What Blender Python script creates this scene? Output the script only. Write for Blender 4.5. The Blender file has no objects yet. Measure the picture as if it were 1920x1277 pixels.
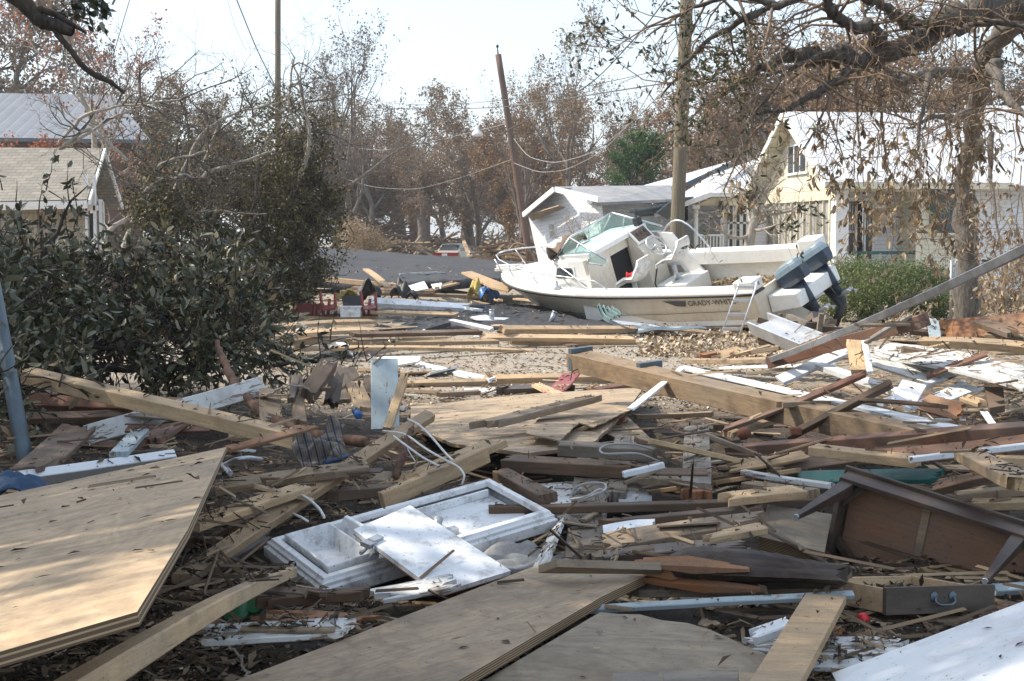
import bpy, math, random
import numpy as np
from math import sin, cos, pi, radians
from mathutils import Vector, Matrix
from mathutils.bvhtree import BVHTree
random.seed(7)
RNG = np.random.default_rng(7)
scene = bpy.context.scene
# ---------------------------------------------------------------- camera
F_PX = 2600.0
PITCH = math.atan(198.5 / F_PX)
EYE = 1.9
cam_d = bpy.data.cameras.new("camera")
cam = bpy.data.objects.new("camera", cam_d)
scene.collection.objects.link(cam)
cam.location = (0, 0, EYE)
cam.rotation_euler = (pi / 2 - PITCH, 0, 0)
cam_d.sensor_width = 36
cam_d.lens = 36 * F_PX / 1920
cam_d.clip_start = 0.1
cam_d.clip_end = 2000
scene.camera = cam
# ---------------------------------------------------------------- sky, sun, exposure
SUN_EL = radians(47)
SUN_AZ = radians(-79)          # clockwise from +y (straight ahead): the sun stands to the left, a little ahead
world = bpy.data.worlds.new("World")
scene.world = world
world.use_nodes = True
wn = world.node_tree.nodes
wn.clear()
sky = wn.new("ShaderNodeTexSky")
sky.sky_type = 'NISHITA'
sky.sun_disc = False
sky.sun_elevation = SUN_EL
sky.sun_rotation = SUN_AZ
sky.air_density = 1.0
sky.dust_density = 2.0
sky.ozone_density = 1.3
bg = wn.new("ShaderNodeBackground")
bg.inputs[1].default_value = 0.15
out = wn.new("ShaderNodeOutputWorld")
# a thin bright veil of haze over the whole sky, as on this milky day
veil = wn.new("ShaderNodeMix"); veil.data_type = 'RGBA'; veil.inputs[0].default_value = 0.33
veil.inputs[7].default_value = (8.9, 9.8, 10.7, 1)
world.node_tree.links.new(sky.outputs[0], veil.inputs[6])
world.node_tree.links.new(veil.outputs[2], bg.inputs[0])
world.node_tree.links.new(bg.outputs[0], out.inputs[0])
sun_d = bpy.data.lights.new("sun", 'SUN')
sun_d.energy = 5.0
sun_d.angle = radians(0.5)
sun_d.color = (1.0, 0.91, 0.76)
sun = bpy.data.objects.new("sun", sun_d)
scene.collection.objects.link(sun)
sdir = Vector((sin(SUN_AZ) * cos(SUN_EL), cos(SUN_AZ) * cos(SUN_EL), sin(SUN_EL)))
sun.rotation_euler = (-sdir).to_track_quat('-Z', 'Y').to_euler()
sun.location = (-30, 10, 40)
scene.view_settings.view_transform = 'Standard'
scene.view_settings.look = 'None'
scene.view_settings.exposure = 0.42
scene.view_settings.gamma = 1
scene.cycles.max_bounces = 6
scene.cycles.transparent_max_bounces = 12
scene.cycles.volume_bounces = 0

COL = scene.collection
# ---------------------------------------------------------------- geometry helpers
CP, SP = cos(PITCH), sin(PITCH)
def ray(px, py):
    u = (px - 960) / F_PX
    v = -(py - 638.5) / F_PX
    return Vector((u, CP + v * SP, -SP + v * CP))
def at(px, py, dist):
    d = ray(px, py)
    return Vector((0, 0, EYE)) + d * (dist / d.y)
def sstep(a, b, x):
    t = min(1, max(0, (x - a) / (b - a)))
    return t * t * (3 - 2 * t)
PRY = [0, 3, 5, 8, 11, 14, 16.5, 19, 400]
PRZ = [.60, .60, .52, .40, .27, .12, .02, 0, 0]
def H(x, y):
    z = PRZ[0]
    if y >= 19: z = 0.0
    elif y > 0:
        for i in range(1, len(PRY)):
            if y <= PRY[i]:
                z = PRZ[i - 1] + (PRZ[i] - PRZ[i - 1]) * (y - PRY[i - 1]) / (PRY[i] - PRY[i - 1]); break
    if 4.5 < y < 8: z -= .13 * math.exp(-((x + .5) ** 2 + (y - 5.9) ** 2) / .8)
    z += .30 * sstep(2.2, 4.2, x) * sstep(12, 15, y) * (1 - sstep(19.5, 23, y))
    z += .28 * (1 - sstep(-2.0, -.3, x)) * sstep(27, 31, y) * (1 - sstep(41, 46, y))
    z += .2 * (1 - sstep(-3.2, -1.8, x)) * sstep(9, 12, y) * (1 - sstep(20, 26, y))
    return z
def W(px, py, lift=0.0):
    """point on the sight line where it is `lift` above the ground"""
    d = ray(px, py)
    f = lambda Y: EYE + d.z * Y / d.y - H(d.x * Y / d.y, Y) - lift
    a = 1.5
    while a < 200:
        b = a * 1.05
        if f(b) <= 0:
            for _ in range(16):
                m = (a + b) / 2
                if f(m) > 0: a = m
                else: b = m
            return Vector((0, 0, EYE)) + d * (b / d.y)
        a = b
    return at(px, py, 60)

def tag(o, label=None, cat=None, group=None, kind=None):
    if label: o["label"] = label
    if cat: o["category"] = cat
    if group: o["group"] = group
    if kind: o["kind"] = kind
    return o
def empty(name, loc=(0, 0, 0), label=None, cat=None, group=None, rz=0, mat=None):
    o = bpy.data.objects.new(name, None)
    COL.objects.link(o)
    o.empty_display_size = .2
    if mat is not None: o.matrix_world = mat
    else:
        o.location = loc
        o.rotation_euler = (0, 0, rz)
    return tag(o, label, cat, group)
def link(name, me, parent=None, mat=None):
    o = bpy.data.objects.new(name, me)
    COL.objects.link(o)
    if mat is not None: o.matrix_world = mat
    if parent is not None: o.parent = parent
    return o
def frame(o, x, y, z):
    return Matrix(((x[0], y[0], z[0], o[0]), (x[1], y[1], z[1], o[1]), (x[2], y[2], z[2], o[2]), (0, 0, 0, 1)))

class MB:
    def __init__(s): s.v = []; s.f = []; s.sm = []
    def add(s, vs, fs, smooth=False):
        n = len(s.v)
        s.v += [tuple(v) for v in vs]
        s.f += [tuple(i + n for i in f) for f in fs]
        s.sm += [smooth] * len(fs)
        return s
    def box(s, c, d, rot=None):
        x, y, z = d[0] / 2, d[1] / 2, d[2] / 2
        vs = [Vector((a, b, e)) for a in (-x, x) for b in (-y, y) for e in (-z, z)]
        if rot is not None: vs = [rot @ v for v in vs]
        vs = [v + Vector(c) for v in vs]
        return s.add(vs, [(0, 1, 3, 2), (4, 6, 7, 5), (0, 4, 5, 1), (2, 3, 7, 6), (0, 2, 6, 4), (1, 5, 7, 3)])
    def bx(s, x0, x1, y0, y1, z0, z1):
        return s.box(((x0 + x1) / 2, (y0 + y1) / 2, (z0 + z1) / 2), (abs(x1 - x0), abs(y1 - y0), abs(z1 - z0)))
    def tube(s, pts, r, n=8, smooth=True, cap=True):
        pts = [Vector(p) for p in pts]
        m = len(pts)
        rs = r if isinstance(r, (list, tuple)) else [r] * m
        vs = []
        ref = None
        for i, p in enumerate(pts):
            t = (pts[min(i + 1, m - 1)] - pts[max(i - 1, 0)])
            if t.length < 1e-9: t = Vector((0, 0, 1))
            t.normalize()
            if ref is None:
                ref = t.orthogonal().normalized()
            ref = (ref - t * ref.dot(t))
            if ref.length < 1e-6: ref = t.orthogonal()
            ref.normalize()
            b = t.cross(ref)
            for k in range(n):
                a = 2 * pi * k / n
                vs.append(p + (ref * cos(a) + b * sin(a)) * rs[i])
        fs = [(i * n + k, i * n + (k + 1) % n, (i + 1) * n + (k + 1) % n, (i + 1) * n + k) for i in range(m - 1) for k in range(n)]
        s.add(vs, fs, smooth)
        if cap:
            o = len(s.v) - len(vs)
            s.f.append(tuple(o + k for k in reversed(range(n)))); s.sm.append(False)
            s.f.append(tuple(o + (m - 1) * n + k for k in range(n))); s.sm.append(False)
        return s
    def slab(s, pts, thick):
        """polygon (world/local points) given thickness along its normal, downwards"""
        pts = [Vector(p) for p in pts]
        nrm = Vector((0, 0, 0))
        for i in range(len(pts)):
            nrm += pts[i].cross(pts[(i + 1) % len(pts)])
        nrm.normalize()
        if nrm.z < 0:
            pts.reverse(); nrm = -nrm
        n = len(pts)
        lo = [p - nrm * thick for p in pts]
        fs = [tuple(range(n)), tuple(reversed(range(n, 2 * n)))]
        fs += [(i, i + n, (i + 1) % n + n, (i + 1) % n) for i in range(n)]
        return s.add(pts + lo, fs)
    def lathe(s, prof, c=(0, 0, 0), n=16, rot=None, smooth=True):
        vs = []
        for r, z in prof:
            for k in range(n):
                a = 2 * pi * k / n
                v = Vector((r * cos(a), r * sin(a), z))
                if rot is not None: v = rot @ v
                vs.append(v + Vector(c))
        m = len(prof)
        fs = [(i * n + k, i * n + (k + 1) % n, (i + 1) * n + (k + 1) % n, (i + 1) * n + k) for i in range(m - 1) for k in range(n)]
        s.add(vs, fs, smooth)
        o = len(s.v) - len(vs)
        s.f.append(tuple(o + k for k in reversed(range(n)))); s.sm.append(False)
        s.f.append(tuple(o + (m - 1) * n + k for k in range(n))); s.sm.append(False)
        return s
    def build(s, name, mat, parent=None, mw=None, bevel=0):
        me = bpy.data.meshes.new(name)
        me.from_pydata(s.v, [], s.f)
        me.materials.append(mat)
        me.polygons.foreach_set("use_smooth", s.sm)
        me.update()
        o = link(name, me, parent, mw)
        if bevel:
            b = o.modifiers.new("bevel", 'BEVEL'); b.width = bevel; b.segments = 2; b.limit_method = 'ANGLE'
        return o

def np_mesh(name, V, k, mat, rnd=None, smooth=False, parent=None):
    """V: (n*k..) vertices laid out so that faces take consecutive groups; k = verts per face, or an (m,kk) index array"""
    me = bpy.data.meshes.new(name)
    V = np.asarray(V, dtype=np.float32)
    if isinstance(k, int):
        Fi = np.arange(len(V), dtype=np.int32).reshape(-1, k)
    else:
        Fi = np.asarray(k, dtype=np.int32)
    nf, kk = Fi.shape
    me.vertices.add(len(V)); me.vertices.foreach_set("co", V.ravel())
    me.loops.add(nf * kk); me.loops.foreach_set("vertex_index", Fi.ravel())
    me.polygons.add(nf)
    me.polygons.foreach_set("loop_start", np.arange(0, nf * kk, kk, dtype=np.int32))
    if smooth: me.polygons.foreach_set("use_smooth", np.ones(nf, dtype=bool))
    me.update(calc_edges=True)
    if rnd is not None:
        a = me.attributes.new("rnd", 'FLOAT', 'POINT')
        a.data.foreach_set("value", np.asarray(rnd, dtype=np.float32))
    me.materials.append(mat)
    return link(name, me, parent)
# ---------------------------------------------------------------- materials
class N:
    def __init__(s, name):
        s.m = bpy.data.materials.new(name); s.m.use_nodes = True
        s.t = s.m.node_tree; s.t.nodes.clear()
        s.o = s.n("OutputMaterial")
        s.p = s.n("BsdfPrincipled")
        s.l(s.p.outputs[0], s.o.inputs[0])
    def n(s, kind, **kw):
        x = s.t.nodes.new("ShaderNode" + kind)
        for k, v in kw.items():
            if k in x.inputs: x.inputs[k].default_value = v
            else: setattr(x, k, v)
        return x
    def l(s, a, b): s.t.links.new(a, b)
    def ramp(s, src, stops, interp='LINEAR'):
        r = s.n("ValToRGB"); r.color_ramp.interpolation = interp
        e = r.color_ramp.elements
        while len(e) < len(stops): e.new(.5)
        for i, (p, c) in enumerate(stops):
            e[i].position = p; e[i].color = (*c, 1) if len(c) == 3 else c
        s.l(src, r.inputs[0]); return r.outputs[0]
    def mix(s, f, a, b, mode='MIX'):
        x = s.n("Mix", data_type='RGBA', blend_type=mode)
        for sock, v in ((x.inputs[0], f), (x.inputs[6], a), (x.inputs[7], b)):
            if hasattr(v, 'links') or isinstance(v, bpy.types.NodeSocket): s.l(v, sock)
            elif isinstance(v, (int, float)): sock.default_value = v
            else: sock.default_value = (*v, 1)
        return x.outputs[2]
    def math(s, op, a, b=0.0):
        x = s.n("Math", operation=op)
        for sock, v in ((x.inputs[0], a), (x.inputs[1], b)):
            if isinstance(v, bpy.types.NodeSocket): s.l(v, sock)
            else: sock.default_value = v
        return x.outputs[0]
    def coords(s, scale=(1, 1, 1), obj_offset=True):
        tc = s.n("TexCoord"); mp = s.n("Mapping")
        mp.inputs["Scale"].default_value = scale
        s.l(tc.outputs["Object"], mp.inputs[0])
        if obj_offset:
            oi = s.n("ObjectInfo")
            k = s.n("CombineXYZ")
            for i, q in enumerate((37., 19., 53.)):
                s.l(s.math('MULTIPLY', oi.outputs["Random"], q), k.inputs[i])
            s.l(k.outputs[0], mp.inputs["Location"])
            s.rand = oi.outputs["Random"]
        return mp.outputs[0]
    def noise(s, vec, scale, detail=4, rough=.6, dist=0):
        x = s.n("TexNoise", Scale=scale, Detail=detail, Roughness=rough, Distortion=dist)
        s.l(vec, x.inputs["Vector"]); return x.outputs["Fac"]
    def bump(s, h, strength=.3, dist=.01):
        b = s.n("Bump", Strength=strength, Distance=dist)
        s.l(h, b.inputs["Height"]); s.l(b.outputs[0], s.p.inputs["Normal"]); return b
    def base(s, c):
        if isinstance(c, bpy.types.NodeSocket): s.l(c, s.p.inputs["Base Color"])
        else: s.p.inputs["Base Color"].default_value = (*c, 1)
    def rough(s, v): s.p.inputs["Roughness"].default_value = v

def wood_mat(name, c1, c2, dirt=(.055, .037, .026), dirt_amt=.55, rough=.75, bump=.45, var=.45):
    m = N(name)
    co = m.coords((1.2, 14, 14))
    g1 = m.noise(co, 3.0, 5, .65, .6)
    co2 = m.coords((3, 90, 90))
    g2 = m.noise(co2, 2.0, 3, .6)
    g = m.math('ADD', m.math('MULTIPLY', g1, .7), m.math('MULTIPLY', g2, .3))
    c = m.ramp(g, [(.33, c2), (.66, c1)])
    # board to board variation
    dark = m.mix(1.0, c, tuple(1 - var * k for k in (.75, .85, 1.0)), 'MULTIPLY')
    c = m.mix(m.rand, c, dark)
    co3 = m.coords((1, 1.6, 1.6))
    d = m.noise(co3, 5.0, 7, .7)
    dm = m.ramp(d, [(.46, (0, 0, 0)), (.70, (min(1, dirt_amt * 1.15),) * 3)])
    c = m.mix(dm, c, dirt)
    cr = m.noise(m.coords((1.5, 60, 60)), 2.2, 4, .7, .3)
    c = m.mix(m.ramp(cr, [(.64, (0, 0, 0)), (.70, (.7,) * 3)]), c, tuple(k * .35 for k in c2))
    gy = m.noise(m.coords((.6, 1, 1)), 1.6, 4, .6)
    c = m.mix(m.ramp(gy, [(.40, (0, 0, 0)), (.66, (.5,) * 3)]), c, (.22, .19, .155))
    sp = m.noise(m.coords((9, 22, 22)), 9.0, 3, .6)
    spm = m.ramp(sp, [(.63, (0, 0, 0)), (.69, (.85,) * 3)])
    c = m.mix(spm, c, dirt)
    m.base(c); m.rough(rough); m.bump(g, bump, .004)
    return m.m
def paint_mat(name, paint, under=(.22, .15, .09), chip=.60, dirt_amt=.4, rough=.5):
    m = N(name)
    co = m.coords((1.5, 8, 8))
    ch = m.noise(co, 3.5, 8, .72)
    cm = m.ramp(ch, [(chip, (0, 0, 0)), (chip + .03, (1, 1, 1))])
    d = m.noise(m.coords((1, 1, 1)), 4.0, 8, .7)
    dm = m.ramp(d, [(.48, (0, 0, 0)), (.75, (dirt_amt,) * 3)])
    c = m.mix(dm, paint, (.16, .12, .08))
    c = m.mix(cm, c, under)
    sp = m.noise(m.coords((1, 1, 1)), 45.0, 3, .6)
    c = m.mix(m.ramp(sp, [(.66, (0, 0, 0)), (.72, (.8,) * 3)]), c, (.05, .035, .02))
    m.base(c); m.rough(rough)
    m.bump(m.math('SUBTRACT', 1.0, cm), .3, .002)
    return m.m
def plywood_mat(name, c1, c2, dirt_amt=.35, grey=.0):
    m = N(name)
    co = m.coords((.7, 3.2, 3.2))
    w = m.n("TexNoise", Scale=1.3, Detail=2, Roughness=.45, Distortion=.8)
    m.l(co, w.inputs["Vector"])
    rings = m.math('SINE', m.math('MULTIPLY', w.outputs["Fac"], 70.0))
    fine = m.noise(m.coords((5, 13, 13)), 3.5, 6, .7)
    g = m.math('ADD', m.math('MULTIPLY', rings, .08), fine)
    c = m.ramp(g, [(.3, c2), (.7, c1)])
    blot = m.noise(m.coords((1, 1, 1)), 2.2, 8, .68)
    c = m.mix(m.ramp(blot, [(.45, (0, 0, 0)), (.72, (dirt_amt,) * 3)]), c, (.13, .10, .075))
    sc = m.noise(m.coords((7, 2.2, 1)), 3.5, 5, .75)
    c = m.mix(m.ramp(sc, [(.60, (0, 0, 0)), (.66, (.55,) * 3)]), c, (.10, .075, .055))
    st = m.noise(m.coords((1, 1, 1)), 1.1, 5, .6, 1.2)
    c = m.mix(m.ramp(st, [(.47, (0, 0, 0)), (.50, (.3,) * 3), (.53, (0, 0, 0))]), c, (.16, .11, .07))
    mud = m.noise(m.coords((1, 1, 1)), 55, 4, .7)
    c = m.mix(m.ramp(mud, [(.64, (0, 0, 0)), (.70, (.8,) * 3)]), c, (.08, .06, .045))
    # knots / patches
    v = m.n("TexVoronoi", Scale=2.6); m.l(m.coords((.8, 2.0, 2.0)), v.inputs["Vector"])
    c = m.mix(m.ramp(v.outputs["Distance"], [(.035, (.8,) * 3), (.06, (0, 0, 0))]), c, (.14, .07, .035))
    # face edges show laminations
    tc = m.n("TexCoord"); sx = m.n("SeparateXYZ"); m.l(tc.outputs["Normal"], sx.inputs[0])
    edge = m.ramp(m.math('ABSOLUTE', sx.outputs[2]), [(.4, (1, 1, 1)), (.7, (0, 0, 0))])
    so = m.n("SeparateXYZ"); m.l(tc.outputs["Object"], so.inputs[0])
    lam = m.ramp(m.math('SINE', m.math('MULTIPLY', so.outputs[2], 900.0)), [(.3, (.12, .075, .04)), (.7, (.4, .29, .17))])
    c = m.mix(edge, c, lam)
    m.base(c); m.rough(.8); m.bump(g, .25, .003)
    return m.m
def plain(name, col, rough=.5, metal=0, var=.15, scale=6, dirt=0, dirtcol=(.08, .06, .04), bump=0):
    m = N(name)
    co = m.coords()
    n = m.noise(co, scale, 6, .65)
    c = m.ramp(n, [(.3, tuple(k * (1 - var) for k in col)), (.7, tuple(min(1, k * (1 + var)) for k in col))])
    if dirt:
        d = m.noise(m.coords(), scale * 2.3, 8, .75)
        c = m.mix(m.ramp(d, [(.5, (0, 0, 0)), (.68, (dirt,) * 3)]), c, dirtcol)
        sp = m.noise(m.coords(), scale * 14, 3, .6)
        c = m.mix(m.ramp(sp, [(.67, (0, 0, 0)), (.72, (min(1, dirt * 1.6),) * 3)]), c, dirtcol)
    m.base(c); m.rough(rough); m.p.inputs["Metallic"].default_value = metal
    if bump: m.bump(n, bump, .01)
    return m.m
def leaf_mat(name, stops, rough=.55, trans=.25, spec=.4):
    m = N(name)
    a = m.n("Attribute", attribute_name="rnd")
    c = m.ramp(a.outputs["Fac"], stops)
    oi = m.n("ObjectInfo")
    c2 = m.mix(.55, c, (.20, .165, .13)) if name in ('rust_leaves', 'dull_leaves') else m.mix(1.0, c, (.78, .80, .86), 'MULTIPLY')
    c = m.mix(oi.outputs["Random"], c, c2)
    m.base(c); m.rough(rough)
    m.p.inputs["Specular IOR Level"].default_value = spec
    if trans:
        tr = m.n("BsdfTranslucent"); m.l(c, tr.inputs[0])
        mx = m.n("MixShader"); mx.inputs[0].default_value = trans
        m.l(m.p.outputs[0], mx.inputs[1]); m.l(tr.outputs[0], mx.inputs[2])
        m.l(mx.outputs[0], m.o.inputs[0])
    return m.m
def siding_mat(name, col, pitch=.115, dirt=.25):
    m = N(name)
    tc = m.n("TexCoord"); s = m.n("SeparateXYZ"); m.l(tc.outputs["Object"], s.inputs[0])
    fr = m.math('FRACT', m.math('DIVIDE', s.outputs[2], pitch))
    gap = m.ramp(fr, [(.0, (.25, .25, .25)), (.08, (1, 1, 1))])  # dark line along each board edge paints the shade of the lap
    d = m.noise(m.coords((1, 1, .5), False), 2.5, 7, .7)
    c = m.mix(m.ramp(d, [(.45, (0, 0, 0)), (.75, (dirt,) * 3)]), col, (.25, .2, .13))
    c = m.mix(1.0, c, gap, 'MULTIPLY')
    m.base(c); m.rough(.6); m.bump(m.math('SUBTRACT', 1.0, fr), .8, .02)
    return m.m
M = {}
M['pine'] = wood_mat('pine', (.54, .39, .235), (.36, .245, .14), dirt_amt=.45, var=.35)
M['fresh'] = wood_mat('fresh_pine', (.66, .48, .29), (.46, .31, .17), dirt_amt=.3, var=.25)
M['tan'] = wood_mat('tan_weathered_wood', (.42, .315, .205), (.24, .17, .11), dirt_amt=.6, var=.45)
M['grey'] = wood_mat('grey_weathered_wood', (.30, .265, .22), (.16, .135, .11), dirt_amt=.6, var=.4)
M['brown'] = wood_mat('brown_wood', (.20, .12, .07), (.095, .053, .032), dirt_amt=.5, var=.45)
M['red'] = wood_mat('red_brown_wood', (.24, .10, .055), (.12, .048, .03), dirt_amt=.45, var=.35)
M['orange'] = wood_mat('orange_stained_wood', (.44, .20, .08), (.27, .11, .045), dirt_amt=.4, var=.35)
M['dark'] = wood_mat('dark_stained_wood', (.075, .045, .036), (.035, .022, .019), dirt=(.12, .09, .06), dirt_amt=.35, rough=.5, bump=.2)
M['tableunder_'] = wood_mat('brown_plywood_underside', (.33, .165, .085), (.23, .105, .055), dirt_amt=.25, rough=.6, bump=.15, var=.0)
M['char'] = wood_mat('charred_wood', (.09, .05, .03), (.008, .008, .009), dirt=(.01, .01, .012), dirt_amt=.9, rough=.7, bump=.9)
M['white'] = paint_mat('white_paint', (.74, .77, .80), chip=.64)
M['oldwhite'] = paint_mat('worn_white_paint', (.60, .61, .60), under=(.20, .16, .12), chip=.545, dirt_amt=.6)
M['cleanwhite'] = paint_mat('clean_white_paint', (.76, .79, .82), chip=.69, dirt_amt=.4, rough=.35)
M['blue'] = paint_mat('pale_blue_paint', (.33, .40, .43), chip=.62)
M['teal'] = paint_mat('dark_green_paint', (.02, .12, .10), chip=.60)
M['redpaint'] = paint_mat('dull_red_paint', (.24, .045, .035), chip=.66)
M['ply'] = plywood_mat('plywood', (.54, .405, .26), (.40, .29, .18), .75)
M['oldply'] = plywood_mat('old_plywood', (.44, .34, .225), (.30, .22, .145), .75)
M['greyply'] = plywood_mat('grey_plywood', (.33, .275, .20), (.22, .18, .13), .85)
M['alu'] = plain('aluminium', (.62, .64, .67), .38, .75, .1, 4, .35)
M['steel'] = plain('galvanised_steel', (.42, .44, .47), .45, .7, .2, 8, .3)
M['bluesteel'] = plain('blue_grey_metal', (.10, .135, .165), .5, .3, .2, 5, .3)
M['tin'] = plain('teal_corrugated_tin', (.14, .22, .225), .5, .35, .25, 6, .45)
M['rust'] = plain('rusty_metal', (.19, .075, .04), .8, .2, .4, 10, .4)
M['black'] = plain('black_rubber', (.02, .02, .022), .55, 0, .3)
M['wire'] = plain('cable_grey', (.30, .30, .30), .6)
M['whitecable'] = plain('cable_white', (.62, .63, .62), .45, 0, .1, 20, .3)
M['line'] = plain('power_line', (.09, .09, .095), .6)
M['plastic'] = plain('white_plastic', (.76, .78, .80), .35, 0, .07, 4, .62)
M['redplastic'] = plain('red_plastic', (.62, .02, .03), .3, 0, .1)
M['blueplastic'] = plain('blue_plastic', (.05, .15, .40), .35, 0, .15)
M['tarp'] = plain('dark_blue_cloth', (.03, .07, .14), .7, 0, .3, 20)
M['yellow'] = plain('yellow_cloth', (.40, .31, .09), .8, 0, .3, 8, .4)
M['pink'] = plain('magenta_cloth', (.45, .05, .13), .8, 0, .2, 8, .4)
M['green'] = plain('green_plastic', (.01, .11, .035), .35)
M['cloth'] = plain('grey_cloth', (.30, .30, .30), .9, 0, .2, 20, .3)
M['skin'] = plain('skin', (.12, .06, .04), .6)
M['shirt'] = plain('white_shirt', (.75, .76, .78), .9)
M['navy'] = plain('dark_shorts', (.03, .035, .05), .9)
M['brick'] = None
M['tableunder'] = None
def glass(name, col=(.75, .9, .88), alpha=.35):
    m = N(name); m.base(col); m.rough(.06)
    tr = m.n("BsdfTransparent"); tr.inputs[0].default_value = (*[min(1, k * 1.05) for k in col], 1)
    gl = m.n("BsdfGlossy", Roughness=.05); 
    fr = m.n("Fresnel", IOR=1.5)
    d = m.n("BsdfDiffuse"); d.inputs[0].default_value = (*col, 1)
    m1 = m.n("MixShader"); m1.inputs[0].default_value = alpha
    m.l(tr.outputs[0], m1.inputs[1]); m.l(d.outputs[0], m1.inputs[2])
    m2 = m.n("MixShader"); m.l(fr.outputs[0], m2.inputs[0]); m.l(m1.outputs[0], m2.inputs[1]); m.l(gl.outputs[0], m2.inputs[2])
    m.l(m2.outputs[0], m.o.inputs[0]); return m.m
M['glass'] = glass('tinted_glass', (.55, .72, .70), .22)
M['bottle'] = glass('clear_plastic', (.75, .88, .95), .18)
def dark_glass():
    m = N('window_glass'); m.base((.05, .06, .07)); m.rough(.08); return m.m
M['win'] = dark_glass()
def fibreglass():
    m = N('fibreglass_gelcoat')
    d = m.noise(m.coords(obj_offset=False), 1.6, 8, .7)
    c = m.ramp(d, [(.35, (.76, .72, .62)), (.75, (.56, .50, .40))])
    v = m.noise(m.coords((1, 1, 1), False), 26, 3, .55)
    c = m.mix(m.ramp(v, [(.69, (0, 0, 0)), (.73, (.85,) * 3)]), c, (.08, .06, .04))
    st = m.noise(m.coords((6, 6, .7), False), 2.5, 6, .7)
    c = m.mix(m.ramp(st, [(.5, (0, 0, 0)), (.8, (.45,) * 3)]), c, (.33, .27, .19))
    m.base(c); m.rough(.3); return m.m
M['gel'] = fibreglass()
M['geltop'] = plain('white_gelcoat', (.83, .83, .80), .32, 0, .05, 5, .12)
M['cowl'] = plain('blue_engine_cowl', (.17, .235, .28), .35, 0, .15, 3, .5)
M['cowldark'] = plain('dark_blue_cowl', (.025, .045, .075), .35, 0, .1, 3, .2)
def shingle(name, c1, c2, mortar, w, h, lit=True):
    m = N(name)
    tc = m.n("TexCoord")
    b = m.n("TexBrick", Scale=1.0); m.l(tc.outputs["Object"], b.inputs["Vector"])
    b.inputs["Color1"].default_value = (*c1, 1); b.inputs["Color2"].default_value = (*c2, 1); b.inputs["Mortar"].default_value = (*mortar, 1)
    b.inputs["Brick Width"].default_value = w; b.inputs["Row Height"].default_value = h; b.inputs["Mortar Size"].default_value = h * .05
    d = m.noise(m.coords(obj_offset=False), 3, 8, .75)
    c = m.mix(m.ramp(d, [(.4, (0, 0, 0)), (.7, (.5,) * 3)]), b.outputs[0], tuple(k * .5 for k in c1))
    sp = m.noise(m.coords(obj_offset=False), 60, 3, .7)
    c = m.mix(m.ramp(sp, [(.55, (0, 0, 0)), (.75, (.35,) * 3)]), c, tuple(min(1, k * 1.6) for k in c1))
    m.base(c); m.rough(.9); m.bump(b.outputs["Fac"], -.5, .01); return m.m
M['shingle'] = shingle('grey_tab_shingles', (.26, .24, .205), (.185, .172, .15), (.05, .05, .05), .305, .135)
M['cedar'] = shingle('tan_wall_shingles', (.40, .35, .27), (.35, .30, .24), (.20, .17, .14), .2, .17)
M['brick'] = shingle('weathered_brick', (.20, .11, .08), (.26, .16, .12), (.25, .22, .2), .21, .075)
def asphalt_roof():
    m = N('dark_asphalt_shingles')
    co = m.coords((1, 1, 1), False)
    a = m.noise(co, 90, 3, .7); b = m.noise(m.coords((.35, 2.2, 1), False), 3, 7, .7)
    c = m.ramp(a, [(.3, (.018, .021, .028)), (.75, (.055, .06, .072))])
    c = m.mix(m.ramp(b, [(.5, (0, 0, 0)), (.72, (.45,) * 3)]), c, (.13, .105, .08))
    br = m.n("TexBrick", Scale=1.0); tc = m.n("TexCoord"); m.l(tc.outputs["Object"], br.inputs["Vector"])
    br.inputs["Brick Width"].default_value = .3; br.inputs["Row Height"].default_value = .14; br.inputs["Mortar Size"].default_value = .012
    c = m.mix(m.math('MULTIPLY', br.outputs["Fac"], .6), c, (.01, .01, .012))
    m.base(c); m.rough(.9); m.bump(br.outputs["Fac"], -.4, .01); return m.m
M['asphalt'] = asphalt_roof()
def metal_roof(name='white_metal_roof', p=.22, base_=(.60, .62, .65)):
    m = N(name)
    tc = m.n("TexCoord"); s = m.n("SeparateXYZ"); m.l(tc.outputs["Object"], s.inputs[0])
    w = m.math('ABSOLUTE', m.math('SINE', m.math('MULTIPLY', s.outputs[0], pi / p)))
    d = m.noise(m.coords(obj_offset=False), 1.4, 7, .7)
    c = m.ramp(d, [(.4, base_), (.8, tuple(k * .75 for k in base_))])
    c = m.mix(m.ramp(w, [(0, (.45,) * 3), (.14, (0, 0, 0))]), c, (.40, .43, .48))
    m.base(c); m.rough(.45); m.bump(w, .5, .02); return m.m
M['metalroof'] = metal_roof()
M['ribroof'] = metal_roof('ribbed_metal_roof', .42, (.16, .175, .20))
M['cream'] = siding_mat('cream_clapboard', (.67, .63, .49))
M['whiteside'] = siding_mat('white_clapboard', (.74, .75, .76))
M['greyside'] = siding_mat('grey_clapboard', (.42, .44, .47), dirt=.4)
M['greyroof'] = plain('grey_rolled_roofing', (.25, .255, .27), .8, 0, .2, 2, .3)
M['creamtrim'] = plain('cream_trim', (.70, .65, .50), .6, 0, .06, 3, .15)
M['whitetrim'] = plain('white_trim', (.78, .78, .77), .6, 0, .06, 3, .15)
M['greentrim'] = plain('dark_green_trim', (.02, .085, .065), .5)
M['screen'] = plain('porch_screen', (.36, .35, .34), .8, 0, .12, 2.5)
M['brownwall'] = plain('brown_wall', (.13, .09, .07), .9, 0, .25, 3)
M['dim'] = plain('near_black', (.015, .014, .014), .9)  # near-black: paints shade into openings, plain dark colour on hair and flue
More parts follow.
